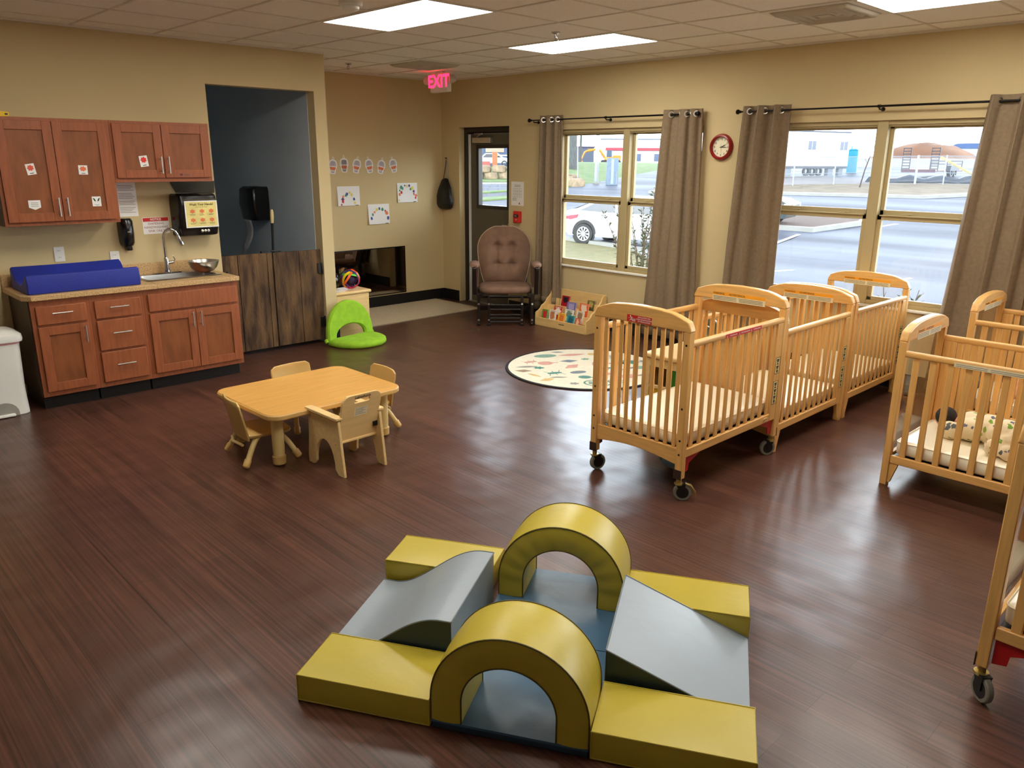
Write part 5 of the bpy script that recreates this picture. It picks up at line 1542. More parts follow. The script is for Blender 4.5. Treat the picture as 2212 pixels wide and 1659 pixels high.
arch('yellow foam tunnel arch at the front of the climbing set', .002, .236)
arch('yellow foam tunnel arch at the back of the climbing set', .800, 1.045)
def fmat(label, y0, y1, h):
    t = foam('foam_mat', label, 'foam mat')
    b = MB(); n = 14
    rows = [[(.492 + (1.015 - .492) * i / n, y0 + (y1 - y0) * j / n, h + .004 * noise.noise((i * .55, j * .3 + y0 * 9, 2.0)) * (1 if 0 < i < n and 0 < j < n else 0)) for i in range(n + 1)] for j in range(n + 1)]
    b.sheet(rows)
    for P, Q in (((.492, y0), (1.015, y0)), ((1.015, y0), (1.015, y1)), ((1.015, y1), (.492, y1)), ((.492, y1), (.492, y0))): b.flat([(*P, h - .009), (*Q, h - .009), (*Q, h), (*P, h)])
    b.build('top_cover', m_fb, t, angle=60)
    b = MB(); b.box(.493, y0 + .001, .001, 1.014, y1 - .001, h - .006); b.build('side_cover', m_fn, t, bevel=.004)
fmat('blue foam mat under the front arch', .002, .518, .033)
fmat('blue foam mat under the back arch', .522, 1.052, .033)
# wave slide
t = foam('foam_wave_slide', 'pale grey foam slide with a wavy top and navy sides')
w0, w1 = .268, .800
def wave(u): return .018 + .205 * (.5 - .5 * math.cos(PI * min(1, max(0, (u - .12) / .80)))) ** .9
N_ = 28
xs = [-.036 + .505 * k / N_ for k in range(N_ + 1)]
b = MB(); b.sheet([[(x, w0 + (w1 - w0) * j / 6, wave((x + .036) / .505) + .0) for x in xs] for j in range(7)])
b.sheet([[(.469, w0 + (w1 - w0) * j / 6, .001 + (wave(1) - .001) * k / 6) for j in range(7)] for k in range(7)])
b.flat([(-.036, w0, .001), (-.036, w1, .001), (-.036, w1, wave(0)), (-.036, w0, wave(0))])
b.build('top_cover', m_fg, t, fixn=False, angle=60)
for y, nm in ((w0, 0), (w1, 1)):
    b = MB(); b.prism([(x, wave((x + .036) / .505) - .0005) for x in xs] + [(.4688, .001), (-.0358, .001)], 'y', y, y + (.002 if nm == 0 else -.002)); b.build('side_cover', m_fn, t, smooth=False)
b = MB(); 
for y in (w0, w1): b.tube([(x, y, wave((x + .036) / .505)) for x in xs], .003, 6)
b.tube([(.469, w0, wave(1)), (.469, w1, wave(1))], .003, 6)
b.build('seam_piping', mat('grey_piping', (112, 120, 124), .5, var=.03), t)
t = foam('foam_ramp', 'pale grey foam wedge ramp with navy sides')
b = MB(); q = [k / 8 for k in range(9)]
top = lambda u, v: (1.022 + .486 * u, w0 + .006 + (w1 - .018 - w0) * v, .212 - .200 * u + .006 * 16 * u * (1 - u) * v * (1 - v))
b.sheet([[top(u, v) for u in q] for v in q])
b.sheet([[(1.022, w0 + .006 + (w1 - .018 - w0) * v, .001 + .211 * k) for k in q] for v in q])
b.flat([(1.508, w0 + .006, .001), (1.508, w1 - .012, .001), (1.508, w1 - .012, .012), (1.508, w0 + .006, .012)])
b.build('top_cover', m_fg, t, angle=60)
for y, s in ((w0 + .006, 1), (w1 - .012, -1)):
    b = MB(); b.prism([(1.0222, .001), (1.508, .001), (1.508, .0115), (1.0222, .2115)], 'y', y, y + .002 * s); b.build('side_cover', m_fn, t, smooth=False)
b = MB()
for y in (w0 + .006, w1 - .012): b.tube([(1.022, y, .001), (1.022, y, .212), (1.508, y, .012)], .003, 6)
b.tube([(1.022, w0 + .006, .212), (1.022, w1 - .012, .212)], .003, 6)
b.build('seam_piping', mat('grey_piping', (112, 120, 124), .5, var=.03), t)

# ------------------------------------------------------------------ glider rocking chair
GA = math.atan2(-.667, .745)
t = thing('glider_chair', 'glider rocking chair with brown suede cushions and dark wood arms', 'chair', (5.93, 6.245, 0), GA)
# local: front is -y; seat centre about y = .26
b = MB()
rings = []
for z, s in ((.365, .94), (.372, .985), (.395, 1.0), (.420, .985), (.432, .94), (.437, .8), (.438, .4)):
    ring = []
    for k in range(40):
        a = 2 * PI * k / 40
        x = .295 * s * math.copysign(abs(math.cos(a)) ** .55, math.cos(a)); y = .24 + .255 * s * math.copysign(abs(math.sin(a)) ** .6, math.sin(a))
        ring.append((x, y, z))
    rings.append(ring)
b.loft(rings); b.build('seat_cushion', m_suede, t, angle=70)
# back cushion: oval, buttoned
def half_w(v): return .235 + .075 * math.sin(min(1, v / .62) * PI / 2) if v < .62 else .31 * math.sqrt(max(0, 1 - ((v - .62) / .40) ** 2))
TB = [(-.085, .36), (.085, .36), (-.085, .67), (.085, .67)]
def depth(x, v):
    e = abs(x) / max(.02, half_w(v)); d = .10 * (1 - e ** 4) * (1 - abs(2 * v - 1) ** 6)
    for tx, tv in TB:
        r = math.hypot((x - tx) / .05, (v - tv) / .07); d -= .052 * math.exp(-r * r)
    for tx in (-.085, .085): d -= .020 * math.exp(-((x - tx) / .012) ** 2) * math.exp(-(max(0, abs(v - .5) - .17) / .10) ** 2)
    for tv in (.36, .67): d -= .014 * math.exp(-((v - tv) / .016) ** 2) * math.exp(-(max(0, abs(x) - .085) / .05) ** 2)
    return max(.004, d)
BH_ = .66
def bp(u, v, side):
    x = half_w(v) * u
    y = .50 + .20 * v + (-depth(x, v) if side else .035 * (1 - u ** 4) * (1 - abs(2 * v - 1) ** 6))
    return (x, y, .40 + BH_ * .985 * v)
U_ = [2 * k / 48 - 1 for k in range(49)]; V_ = [.005 + .99 * k / 56 for k in range(57)]
b = MB(); b.sheet([[bp(u, v, True) for u in U_] for v in V_]); b.sheet([[bp(u, v, False) for u in U_[::-1]] for v in V_])
bc = b.build('back_cushion', m_suede, t, angle=120)
b = MB()
for tx, tv in TB:
    p = bp(tx / half_w(tv), tv, True); b.ball((p[0], p[1] - .006, p[2]), (.011, .006, .011), 10, 8)
b.build('button', m_suede, bc)
b = MB(); b.tube([(half_w(v) * s, .50 + .20 * v, .40 + BH_ * .985 * v) for s, vs in ((-1, V_), (1, V_[::-1])) for v in vs], .007, 6); b.build('piping', mat('pale_suede_piping', (176, 152, 132), .9), bc)
b = MB()
for s in (-1, 1): b.tube([(s * .24, .56, .33), (s * .27, .62, .62), (s * .22, .69, .94)], .018, 8)
for x in (-.12, 0, .12): b.tube([(x, .57, .36), (x, .71, .98)], .012, 8)
b.tube([(-.22, .70, .95), (0, .73, 1.01), (.22, .70, .95)], .02, 8); b.build('back_frame', m_espresso, t)
for s in (-1, 1):
    b = MB()
    pl = [(.055, .345), (.045, .40), (.01, .52), (-.035, .62), (-.04, .655), (-.01, .672), (.10, .668), (.46, .645), (.47, .615), (.12, .61), (.08, .58), (.115, .42), (.12, .345)]
    b.prism(pl, 'x', s * .345 - .022, s * .345 + .022); b.M = Matrix()
    o = b.build('arm', m_espresso, t, bevel=.008)
    b = MB()
    rings = []
    for y, w, z in ((-.02, .035, .668), (.0, .052, .680), (.10, .058, .684), (.30, .056, .676), (.42, .05, .662), (.44, .03, .655)):
        rings.append([(s * .345 + w * math.cos(2 * PI * k / 16), y, z - .005 + .026 * math.sin(2 * PI * k / 16) * (1 if math.sin(2 * PI * k / 16) > 0 else .6)) for k in range(16)])
    b.loft(rings)
    b.prism([(.02, .665), (.40, .65), (.38, .45), (.12, .42), (.085, .56)], 'x', s * .345 - s * .046, s * .345 - s * .022)
    b.build('arm_pad', m_suede, o, bevel=.008, fixn=True)
    b = MB(); b.box(s * .27 - .02, .05, .315, s * .27 + .02, .50, .362); b.build('seat_rail', m_espresso, t, bevel=.004)
    b = MB(); b.prism([(.06, .355), (.05, .06), (.0, .03), (.0, .006), (.54, .006), (.54, .03), (.46, .06), (.44, .355), (.40, .355), (.41, .07), (.10, .07), (.11, .355)], 'x', s * .30 - .016, s * .30 + .016); b.build('side_frame', m_espresso, t, bevel=.004)
    b = MB(); b.box(s * .185 - .014, .005, .03, s * .185 + .014, .045, .345); b.prism([(.0, .001), (.05, .001), (.05, .03), (.0, .03)], 'x', s * .185 - .02, s * .185 + .02); b.build('leg', m_espresso, t, bevel=.004)
    b = MB()
    for z in (.25, .07): b.cyl((s * .185, -.004, z), (s * .185, -.0, z), .012, seg=10); b.cyl((s * .30, .0, z), (s * .30, .004, z), .012, seg=10)
    b.build('pivot_bolt', m_chrome, t)
b = MB()
for z, y in ((.335, .02), (.285, .25), (.235, .03), (.185, .03), (.125, .02), (.085, .03), (.045, .02)): b.tube([(-.185 if y < .1 else -.29, y, z), (.185 if y < .1 else .29, y, z)], .010, 8)
for z in (.30, .10): b.box(-.29, .43, z, .29, .45, z + .05)
b.build('stretcher', m_espresso, t)

# ------------------------------------------------------------------ book display and books
m_bk = mat('pale_birch_display', (226, 190, 126), .45, var=.06, vscale=4, stretch=(9, 1.2, 9), coat=.1)
t = thing('book_display', 'low birch book display with stepped tiers under the window', 'book display', (6.245, 5.325, 0))
DL, DD = .765, .325
def side_profile():
    return [(0, 0), (DD, 0), (DD, .392), (.285, .392), (.262, .372), (.245, .330), (.215, .300), (.185, .285), (.165, .250), (.13, .226), (.095, .212), (.075, .180), (.04, .158), (.006, .146), (0, .135)]
for y in (0, DL - .018):
    b = MB(); b.prism(side_profile(), 'y', y, y + .018); b.build('side_panel', m_bk, t, bevel=.002)
b = MB(); b.box(0, .018, 0, .016, DL - .018, .092); b.build('front_board', m_bk, t, bevel=.002)
b = MB(); b.box(DD - .016, .018, 0, DD, DL - .018, .392); b.build('back_board', m_bk, t, bevel=.002)
for k in range(3):
    x = .095 + .078 * k
    b = MB(); b.prism([(x, .02), (x + .012, .02), (x + .040, .155 + .062 * k), (x + .028, .155 + .062 * k)], 'y', .018, DL - .018); b.build('divider', m_bk, t, bevel=.002)
    b = MB(); b.box(x - .075, .018, .016 + .058 * k, x - .002 + .012 * k, DL - .018, .024 + .058 * k); b.build('tier_shelf', m_bk, t)
b = MB(); b.box(-.0008, .32, .052, -.0001, .40, .060); b.build('maker_mark', m_ink, t)
BKS = [(0, .66, .085, .115, 'green picture book with a red figure standing on the front tier', (66, 150, 52), (204, 40, 46)), (0, .545, .100, .125, 'white picture book with small prints on the front tier', (226, 220, 208), (196, 120, 80)),
       (0, .405, .105, .105, 'yellow and orange picture book on the front tier', (240, 186, 56), (226, 120, 52)), (0, .27, .105, .10, 'teal picture book with a round drawing on the front tier', (44, 150, 156), (30, 90, 110)), (0, .165, .06, .085, 'small red board book at the end of the front tier', (206, 60, 48), (236, 200, 160)),
       (1, .53, .125, .10, 'red and white picture book on the second tier', (206, 76, 46), (240, 226, 214)), (1, .36, .12, .085, 'white picture book lettered in grey on the second tier', (232, 232, 222), (120, 140, 120)), (1, .20, .105, .09, 'cream picture book on the second tier toward the crib', (232, 222, 200), (150, 120, 90)),
       (2, .40, .13, .095, 'violet picture book on the third tier', (116, 106, 170), (170, 160, 200)), (2, .215, .125, .105, 'orange picture book with a pale animal on the third tier', (226, 96, 46), (236, 214, 190)), (3, .555, .115, .08, 'dark red board book with a yellow edge on the back tier', (176, 24, 40), (34, 26, 34)), (3, .18, .10, .075, 'olive picture book on the back tier toward the crib', (96, 92, 50), (180, 160, 90))]
for tier, yc, w, h, lab, c0, c1_ in BKS:
    x = .026 + .078 * tier; z = .0245 + .058 * tier
    k = thing('picture_book', lab, 'book', (6.245 + x, 5.325 + yc, z), 0, 'picture books on the birch display')
    k.rotation_euler = (0, .22, 0)
    hh_ = h + .045
    b = MB(); b.box(0, -w / 2, .0, .003, w / 2, hh_); b.box(.012, -w / 2, .0, .015, w / 2, hh_); b.box(.003, w / 2 - .003, 0, .012, w / 2, hh_)
    b.build('cover', mat('cover_%d_%d' % (tier, int(yc * 100)), c0, .4, var=.08, vscale=30), k, bevel=.0008)
    b = MB(); b.box(.003, -w / 2 + .003, .002, .012, w / 2 - .0035, hh_ - .003); b.build('page_block', m_paper, k)
    b = MB(); n = 9; a0 = rnd.random()
    b.flat([(-.0006, (.32 + .12 * (j % 2)) * w * math.cos(a0 + 2 * PI * j / n), hh_ * .62 + (.22 + .1 * (j % 2)) * hh_ * math.sin(a0 + 2 * PI * j / n)) for j in range(n)])
    for q in range(2): b.flat([(-.0006, w * .35, hh_ * (.94 - .07 * q)), (-.0006, -w * .35, hh_ * (.94 - .07 * q)), (-.0006, -w * .35, hh_ * (.91 - .07 * q)), (-.0006, w * .35, hh_ * (.91 - .07 * q))])
    b.build('cover_picture', mat('print_%d_%d' % (tier, int(yc * 100)), c1_, .5), k, smooth=False)

# ------------------------------------------------------------------ round rug with leaf and bug drawings
t = thing('round_rug', 'round cream rug printed with leaves and bugs beside the crib row', 'rug', (5.19, 4.425, 0))
b = MB(); b.lathe([(.0, .0095), (.690, .009), (.692, .0005), (.0, .0005)][::-1], 72, cap=False); b.build('pile', mat('cream_rug_pile', (226, 220, 200), .95, var=.05, vscale=25, bump=.3, bscale=200), t)
b = MB(); b.lathe([(.6905, .0004), (.712, .0004), (.716, .006), (.712, .0105), (.6905, .0105)], 72, cap=False); b.build('border', mat('charcoal_binding', (30, 28, 32), .8), t)
PC = {n: mat(n + '_print', c, .95, var=.12, vscale=40) for n, c in (('sage', (126, 158, 144)), ('rose', (206, 156, 144)), ('slate', (120, 132, 142)), ('teal', (88, 138, 128)), ('grey', (150, 148, 140)), ('sand', (206, 176, 120)), ('taupe', (150, 128, 110)))}
SP = [(-.36, .40, 'sage', 'oval', .10, .3), (-.50, .16, 'rose', 'bug', .09, .5), (-.53, -.02, 'grey', 'leaf', .09, .2), (-.56, -.16, 'taupe', 'kite', .08, .0), (-.42, -.05, 'teal', 'star', .06, 0), (-.36, .12, 'rose', 'ball', .09, .4), (-.46, -.30, 'sand', 'leaf', .07, 2.4), (-.35, -.44, 'sand', 'kite', .08, .6),
      (-.28, -.22, 'teal', 'bug', .10, .4), (-.25, -.36, 'grey', 'leaf', .07, .1), (-.10, .46, 'rose', 'leaf', .12, .3), (-.14, .22, 'slate', 'kite', .09, .2), (-.12, .02, 'rose', 'kite', .10, .9), (-.07, -.18, 'slate', 'oval', .07, .4), (-.02, -.34, 'teal', 'ball', .07, 0), (-.12, -.55, 'grey', 'star', .05, 0),
      (.08, -.52, 'teal', 'ring', .12, 0), (.10, .50, 'sand', 'ball', .06, 0), (.24, .40, 'slate', 'ring', .08, 0), (.12, .18, 'rose', 'leaf', .10, 1.2), (.20, -.02, 'teal', 'bug', .09, .2), (.30, .16, 'rose', 'kite', .10, .2), (.16, -.24, 'rose', 'oval', .07, .9), (.42, .22, 'teal', 'star', .12, .2), (.40, -.02, 'grey', 'leaf', .08, .7),
      (.36, -.28, 'rose', 'kite', .12, .5), (.52, .02, 'sage', 'oval', .08, .2), (.50, -.24, 'taupe', 'leaf', .07, .5), (.24, -.46, 'slate', 'ring', .07, 0), (.02, .30, 'sage', 'star', .05, .4), (-.24, .56, 'slate', 'leaf', .06, .1), (.56, .26, 'slate', 'bug', .06, .6)]
for kind in sorted(PC):
    b = MB()
    for u, v, col, sh, s, an in SP:
        if col != kind: continue
        # u runs across the view, v away from it
        cx, cy = (u * .70 + v * .72) * .98, (-u * .72 + v * .70) * .98
        def W_(px, py):
            ca, sa = math.cos(an - .8), math.sin(an - .8)
            return (cx + px * ca - py * sa, cy + px * sa + py * ca, .0102)
        if sh == 'oval':
            b.flat([W_(s * 1.1 * math.cos(2 * PI * k / 20), s * .62 * math.sin(2 * PI * k / 20)) for k in range(20)])
        elif sh == 'ball':
            b.flat([W_(s * .8 * math.cos(2 * PI * k / 18), s * .7 * math.sin(2 * PI * k / 18)) for k in range(18)]); b.flat([W_(s * .7, -s * .1), W_(s * 1.3, -s * .35), W_(s * 1.35, -s * .1), W_(s * .7, s * .15)])
        elif sh == 'star':
            b.flat([W_((s if k % 2 else s * .62) * math.cos(2 * PI * k / 14), (s if k % 2 else s * .62) * .8 * math.sin(2 * PI * k / 14)) for k in range(14)])
        elif sh == 'kite':
            b.flat([W_(-s, 0), W_(0, -s * .62), W_(s, 0), W_(.1 * s, s * .5)])
        elif sh == 'leaf':
            b.flat([W_(-s * 1.2 + 2.4 * s * k / 10, s * .34 * math.sin(PI * k / 10)) for k in range(11)] + [W_(s * 1.2 - 2.4 * s * k / 10, -s * .30 * math.sin(PI * k / 10)) for k in range(1, 10)])
        elif sh == 'bug':
            b.flat([W_(s * .7 * math.cos(2 * PI * k / 16), s * .3 * math.sin(2 * PI * k / 16)) for k in range(16)])
            for q in (-1, 1):
                for x in (-.5, 0, .5): b.flat([W_(s * x - .004, q * s * .2), W_(s * x + .004, q * s * .2), W_(s * (x * 1.5) + .004, q * s * .72), W_(s * (x * 1.5) - .004, q * s * .72)])
        elif sh == 'ring':
            for k in range(24):
                a, c = 2 * PI * k / 24, 2 * PI * (k + 1) / 24
                b.flat([W_(s * math.cos(a), s * .8 * math.sin(a)), W_(s * math.cos(c), s * .8 * math.sin(c)), W_(s * .86 * math.cos(c), s * .68 * math.sin(c)), W_(s * .86 * math.cos(a), s * .68 * math.sin(a))])
            for k in range(7):
                a = 2 * PI * k / 7; b.flat([W_(s * .55 * math.cos(a) + s * .18 * math.cos(2 * PI * j / 6), s * .42 * math.sin(a) + s * .15 * math.sin(2 * PI * j / 6)) for j in range(6)])
    b.build('rug_print', PC[kind], t, smooth=False)

# ------------------------------------------------------------------ outside: car park, slope, building site
def gz(x): return -.7 + .027 * max(0.0, min(x, 95.0) - 25.0)
m_asph = mat('wet_asphalt', (62, 64, 76), .6, col2=(96, 100, 112), vscale=.30, stretch=(1, .22, 1), lo=.38, hi=.62, spec=.04, bump=.05, bscale=40)
m_conc = mat('pale_concrete', (128, 126, 120), .8, var=.06, vscale=2)
m_dry = mat('dry_lawn', (124, 112, 80), .95, col2=(104, 104, 64), vscale=3, bump=.6, bscale=60)
m_green = mat('green_lawn', (62, 96, 46), .95, col2=(104, 112, 68), vscale=1.2, bump=.6, bscale=40)
m_bark = mat('straw_mulch', (116, 102, 82), .95, col2=(78, 66, 52), vscale=1.6, stretch=(1, .5, 1), bump=.8, bscale=12)
m_gravel = mat('site_gravel', (92, 86, 88), .9, col2=(112, 104, 102), vscale=.25, bump=.5, bscale=8)
m_dirt = mat('brown_earth', (96, 66, 50), .95, col2=(122, 88, 66), vscale=.22, bump=.8, bscale=2)
m_rock = mat('limestone_block', (146, 126, 100), .9, col2=(104, 90, 74), vscale=2.5, bump=.8, bscale=9)
def patch(name, pts, off, m, thick=.12):
    """a strip laid over the sloping ground"""
    b = MB(); n = len(pts)
    b.add([(p[0], p[1], gz(p[0]) + off) for p in pts] + [(p[0], p[1], gz(p[0]) + off - thick) for p in pts], [list(range(n)), list(range(n, 2 * n))[::-1]] + [[i, n + i, n + (i + 1) % n, (i + 1) % n] for i in range(n)])
    return b.build(name, m, smooth=False, fixn=True)
b = MB()
xs_ = [XW + TW + .002, 25, 95, 260]; ys_ = [-60, 0, 40, 80, 160]
b.sheet([[(x, y, gz(x)) for y in ys_] for x in xs_]); b.M = Matrix()
struct(b.build('ground', m_asph, smooth=False, fixn=True))
def emb(x, y):
    """height of the grassy bank across the street"""
    d1 = (y - 40 - (x - 44) * .47) * .9
    d2 = (x - 49.6) * .75 + (y - 58.2) * .66
    k = min(1, max(0, (math.degrees(math.atan2(y, x)) - 43.4) / 1.6))
    d = d1 * (1 - k) + d2 * k
    s = min(1, max(0, d / 9.0))
    top = 1.42 * (1 - k) + 1.0 * k
    return max(gz(x) * (1 - s) + top * s * (1 if s > 0 else 0), gz(x)) * (1 if d > 0 else 1) + (.03 if d > 0 else -.05) if d < 9 else max(top, min(gz(x), top)) + .03
def emb_s(x, y):
    return emb(x, y)
gx = [40 + 1.5 * i for i in range(44)]
b = MB(); b.sheet([[(x, 36 + (x - 44) * .47 + 1.2 * j, emb(x, 36 + (x - 44) * .47 + 1.2 * j)) for j in range(50)] for x in gx])
struct(b.build('hill', m_green, fixn=True, angle=60))
patch('dry_grass', [(XW + TW + .01, 9.2), (XW + TW + .01, 30), (22, 30), (18.75, 17.1), (18.0, 13.6), (15.2, 10.2), (12.5, 9.4)], .03, m_dry)
o = bpy.data.objects['dry_grass']; tag(o, 'dry straw coloured grass outside the window with the white car', 'grass', kind='stuff')
struct(patch('kerb', [(22.2, 30), (18.95, 17.1), (18.2, 13.5), (15.3, 10.05), (15.1, 10.25), (18.0, 13.65), (18.75, 17.1), (22, 30)], .13, m_conc, .2))
struct(patch('path', [(XW + TW + .01, 6.6), (XW + TW + .01, 9.15), (12.6, 9.3), (15.1, 10.0), (16.2, 9.4), (14.0, 7.6), (10, 6.6)], .05, m_conc))
tag(patch('mulch', [(27.75, 14.6), (27.75, 13.1), (31.0, 12.85), (33.2, 13.5), (33.0, 16.6), (30, 18.5), (27.8, 18)], .10, mat('brown_mulch', (82, 62, 52), .95, var=.2, vscale=6)), 'brown mulch in the parking island by the parked dark car', 'mulch', kind='stuff')
struct(patch('kerb_2', [(27.4, 18.4), (27.4, 12.9), (31.0, 12.55), (33.6, 13.3), (33.4, 17.0), (33.1, 17), (33.2, 13.5), (31.0, 12.85), (27.75, 13.1), (27.75, 18.4)], .15, m_conc, .25))
struct(patch('kerb_3', [(42, 31), (45.3, 23.4), (46.2, 19.0), (46.6, 15.9), (49.5, 14.7), (60, 12), (60, 12.6), (50, 15.2), (47.2, 16.3), (46.8, 19.2), (45.9, 23.7), (42.5, 31.2)], .16, m_conc, .3))
tag(patch('straw', [(42.6, 31.3), (46, 23.7), (46.9, 19.2), (47.3, 16.4), (50.1, 15.3), (60, 12.8), (62, 17), (60.4, 22), (57, 25.6), (52, 30), (47, 34)], .10, m_bark), 'pale straw mulch along the verge before the chain link fence', 'mulch', kind='stuff')
tag(patch('gravel', [(47, 34.2), (52, 30.2), (57, 25.8), (60.5, 22.1), (62.2, 17), (66, 8), (130, -10), (135, 60), (70, 44)], .05, m_gravel), 'pale gravel ground of the building site', 'gravel', kind='stuff')
m_line = mat('parking_paint', (200, 196, 184), .6, var=.05)
for i, P in enumerate(([(17.2, 9.05), (17.75, 8.9), (17.85, 8.75), (17.3, 8.9)], [(17.55, 6.45), (18.6, 6.42), (18.6, 6.32), (17.55, 6.35)], [(21.5, 11.6), (26.5, 12.9), (26.5, 13.05), (21.5, 11.75)], [(30.3, 12.0), (32.2, 11.9), (32.2, 11.75), (30.3, 11.85)])):
    struct(patch('road_marking', P, .006, m_line, .004))
# street strips seen through the door
for nm, P, m in (('green_verge', [(24, 30), (28, 36), (31.9, 36.0), (34.3, 36.1), (38, 37), (36, 34), (32.8, 34.4), (30.4, 34.2)], m_green), ('verge', [(31, 36), (33, 42), (36.4, 41), (39, 40.6), (40, 40), (35.3, 39.7)], m_green)):
    pass
tag(patch('grass_strip', [(26, 44), (31.9, 36.2), (37, 35.9), (35.6, 34.6), (30.5, 34.4), (22, 40)], .08, m_green), 'bright green grass strip nearest the door glass', 'grass', kind='stuff')
tag(patch('grass_strip', [(30, 47), (36.2, 41.1), (41, 40.8), (38.8, 39.9), (35.2, 39.9), (27, 45)], .08, m_green), 'green grass strip before the street seen in the door glass', 'grass', kind='stuff')
tag(patch('grass_strip', [(38, 62), (46.4, 52), (50, 48), (56, 56), (52, 68), (44, 70)], .06, m_green), 'green grass at the foot of the boulder wall', 'grass', kind='stuff')
struct(patch('kerb_4', [(34, 58), (44, 49.5), (45.2, 47.5), (46, 47.9), (44.7, 50.2), (35, 59)], .10, m_conc))

def wheel(root, c, r, w, ax, name='wheel'):
    b = MB(); b.lathe([(r * .62, -w / 2), (r * .94, -w / 2), (r, -w * .35), (r, w * .35), (r * .94, w / 2), (r * .62, w / 2)], 26, c=c, ax=ax, cap=False)
    o = b.build('tyre', m_blackmat, root)
    return o
# white saloon car
cd = Vector((19.45 - 18.83, 13.6 - 16.31, 0)).normalized()
ca = math.atan2(cd.y, cd.x)
t = thing('car', 'white saloon car parked beyond the dry grass', 'car', (19.62, 14.78, -.7), ca)
# local: +x toward the bonnet, car 4.85 long
prof = [(-2.42, .42), (-2.44, .66), (-2.40, .90), (-2.30, 1.0), (-1.75, 1.06), (-1.15, 1.30), (-.45, 1.44), (.25, 1.44), (.85, 1.28), (1.45, 1.00), (2.15, .88), (2.38, .70), (2.42, .40), (2.30, .26), (-2.25, .26)]
m_car = mat('white_car_paint', (200, 204, 208), .18, var=.01, coat=.6)
m_cglass = mat('tinted_car_glass', (34, 38, 46), .08, var=.05, spec=.8)
b = MB()
def car_ring(y, inset):
    out = []
    for x, z in prof:
        s = 1 - inset * .05
        zz = z if z < .95 else .95 + (z - .95) * (1 - inset * .10)
        xx = x * (1 - inset * .03)
        if x < -1.9: xx += .42 * (abs(y) / .9) ** 4
        if x > 1.9: xx -= .35 * (abs(y) / .9) ** 4
        out.append((xx, y, zz))
    return out
b.loft([car_ring(-.86, 2.2), car_ring(-.91, 1), car_ring(-.78, .2), car_ring(0, 0), car_ring(.78, .2), car_ring(.91, 1), car_ring(.86, 2.2)]); b.build('body', m_car, t, fixn=True, angle=32)
for s in (-1, 1):
    b = MB(); b.prism([(-1.55, 1.03), (-1.05, 1.24), (-.45, 1.36), (.25, 1.36), (.75, 1.22), (1.15, 1.01), (.2, .99), (-.9, 1.0)], 'y', s * .885, s * .905); b.build('side_window', m_cglass, t, smooth=False)
    b = MB(); b.box(-.36, s * .907, 1.0, -.28, s * .91, 1.37); b.build('window_pillar', m_car, t)
    b = MB(); b.prism([(-2.02, .84), (-1.62, .90), (-1.66, .80), (-1.84, .75), (-2.04, .75)], 'y', s * .86, s * .922); b.build('tail_light', mat('tail_light_red', (196, 44, 60), .2, var=.03), t)
    for x in (-1.40, 1.42):
        b = MB(); b.lathe([(.40, 0), (.36, .005), (.0, .004)], 28, c=(x, 0, .345), ax='y'); b.M = Matrix()
        o = b.build('wheel_arch', m_blackmat, t); o.location = (0, s * .895, 0)
        w_ = wheel(t, (x, s * .82, .325), .325, .21, 'y')
        b = MB()
        for k in range(10):
            a = 2 * PI * k / 10
            for q in (-.10, .10): b.tube([(x + .05 * math.cos(a), s * .93, .325 + .05 * math.sin(a)), (x + .20 * math.cos(a + q), s * .93, .325 + .20 * math.sin(a + q))], .013, 5)
        b.lathe([(.215, -.01), (.215, .012), (.195, .012), (.195, -.01), (.215, -.01)], 26, c=(x, s * .925, .325), ax='y', cap=False); b.cyl((x, s * .915, .325), (x, s * .935, .325), .06, seg=14)
        b.build('rim', mat('alloy_rim', (206, 208, 212), .3, .6, var=.03), w_)
    b = MB()
    for x in (-.75, .45): b.box(x - .1, s * .912, .86, x + .1, s * .925, .885)
    b.build('door_handle', m_chrome, t)
    b = MB(); b.box(-1.0, s * .90, .255, 1.0, s * .925, .33); b.build('side_skirt', mat('pale_grey_trim', (190, 194, 198), .4), t)
b = MB(); b.add([(-1.95, -.62, 1.045), (-1.95, .62, 1.045), (-1.15, .56, 1.315), (-1.15, -.56, 1.315)], [[0, 1, 2, 3]]); b.build('rear_window', m_cglass, t, solid=.02)
# dark car nose by the island
t = thing('car', 'dark parked car, only its nose and number plate past the curtain', 'car', (28.3, 16.55, gz(28) + .1), math.radians(-76))
b = MB()
pf = [(-2.3, .35), (-2.3, .9), (-1.6, 1.0), (-.9, 1.45), (.4, 1.45), (1.1, 1.02), (1.9, .95), (2.2, .80), (2.25, .5), (2.15, .25), (-2.2, .25)]
b.loft([[(x * .97, y * q, z) for x, z in pf] for y, q in ((-.88, 1), (-.80, 1.0), (0, 1), (.80, 1), (.88, 1))]); b.build('body', mat('dark_green_paint', (52, 60, 62), .2, coat=.5), t, fixn=True, angle=32)
b = MB(); b.box(2.25, -.5, .55, 2.285, .5, .75); b.build('grille', m_chrome, t)
b = MB(); b.box(2.26, -.17, .40, 2.29, .17, .52); b.build('number_plate', m_paper, t)
for s in (-1, 1):
    b = MB(); b.box(2.02, s * .84 - .05, .66, 2.24, s * .84 + .05, .80); b.build('headlight', mat('headlamp', (220, 226, 230), .15), t)
    for x in (-1.4, 1.4): wheel(t, (x, s * .80, .32), .32, .2, 'y')
    b = MB(); b.prism([(-1.2, 1.02), (-.8, 1.38), (.35, 1.38), (.85, 1.05)], 'y', s * .885, s * .895); b.build('side_window', m_cglass, t, smooth=False)

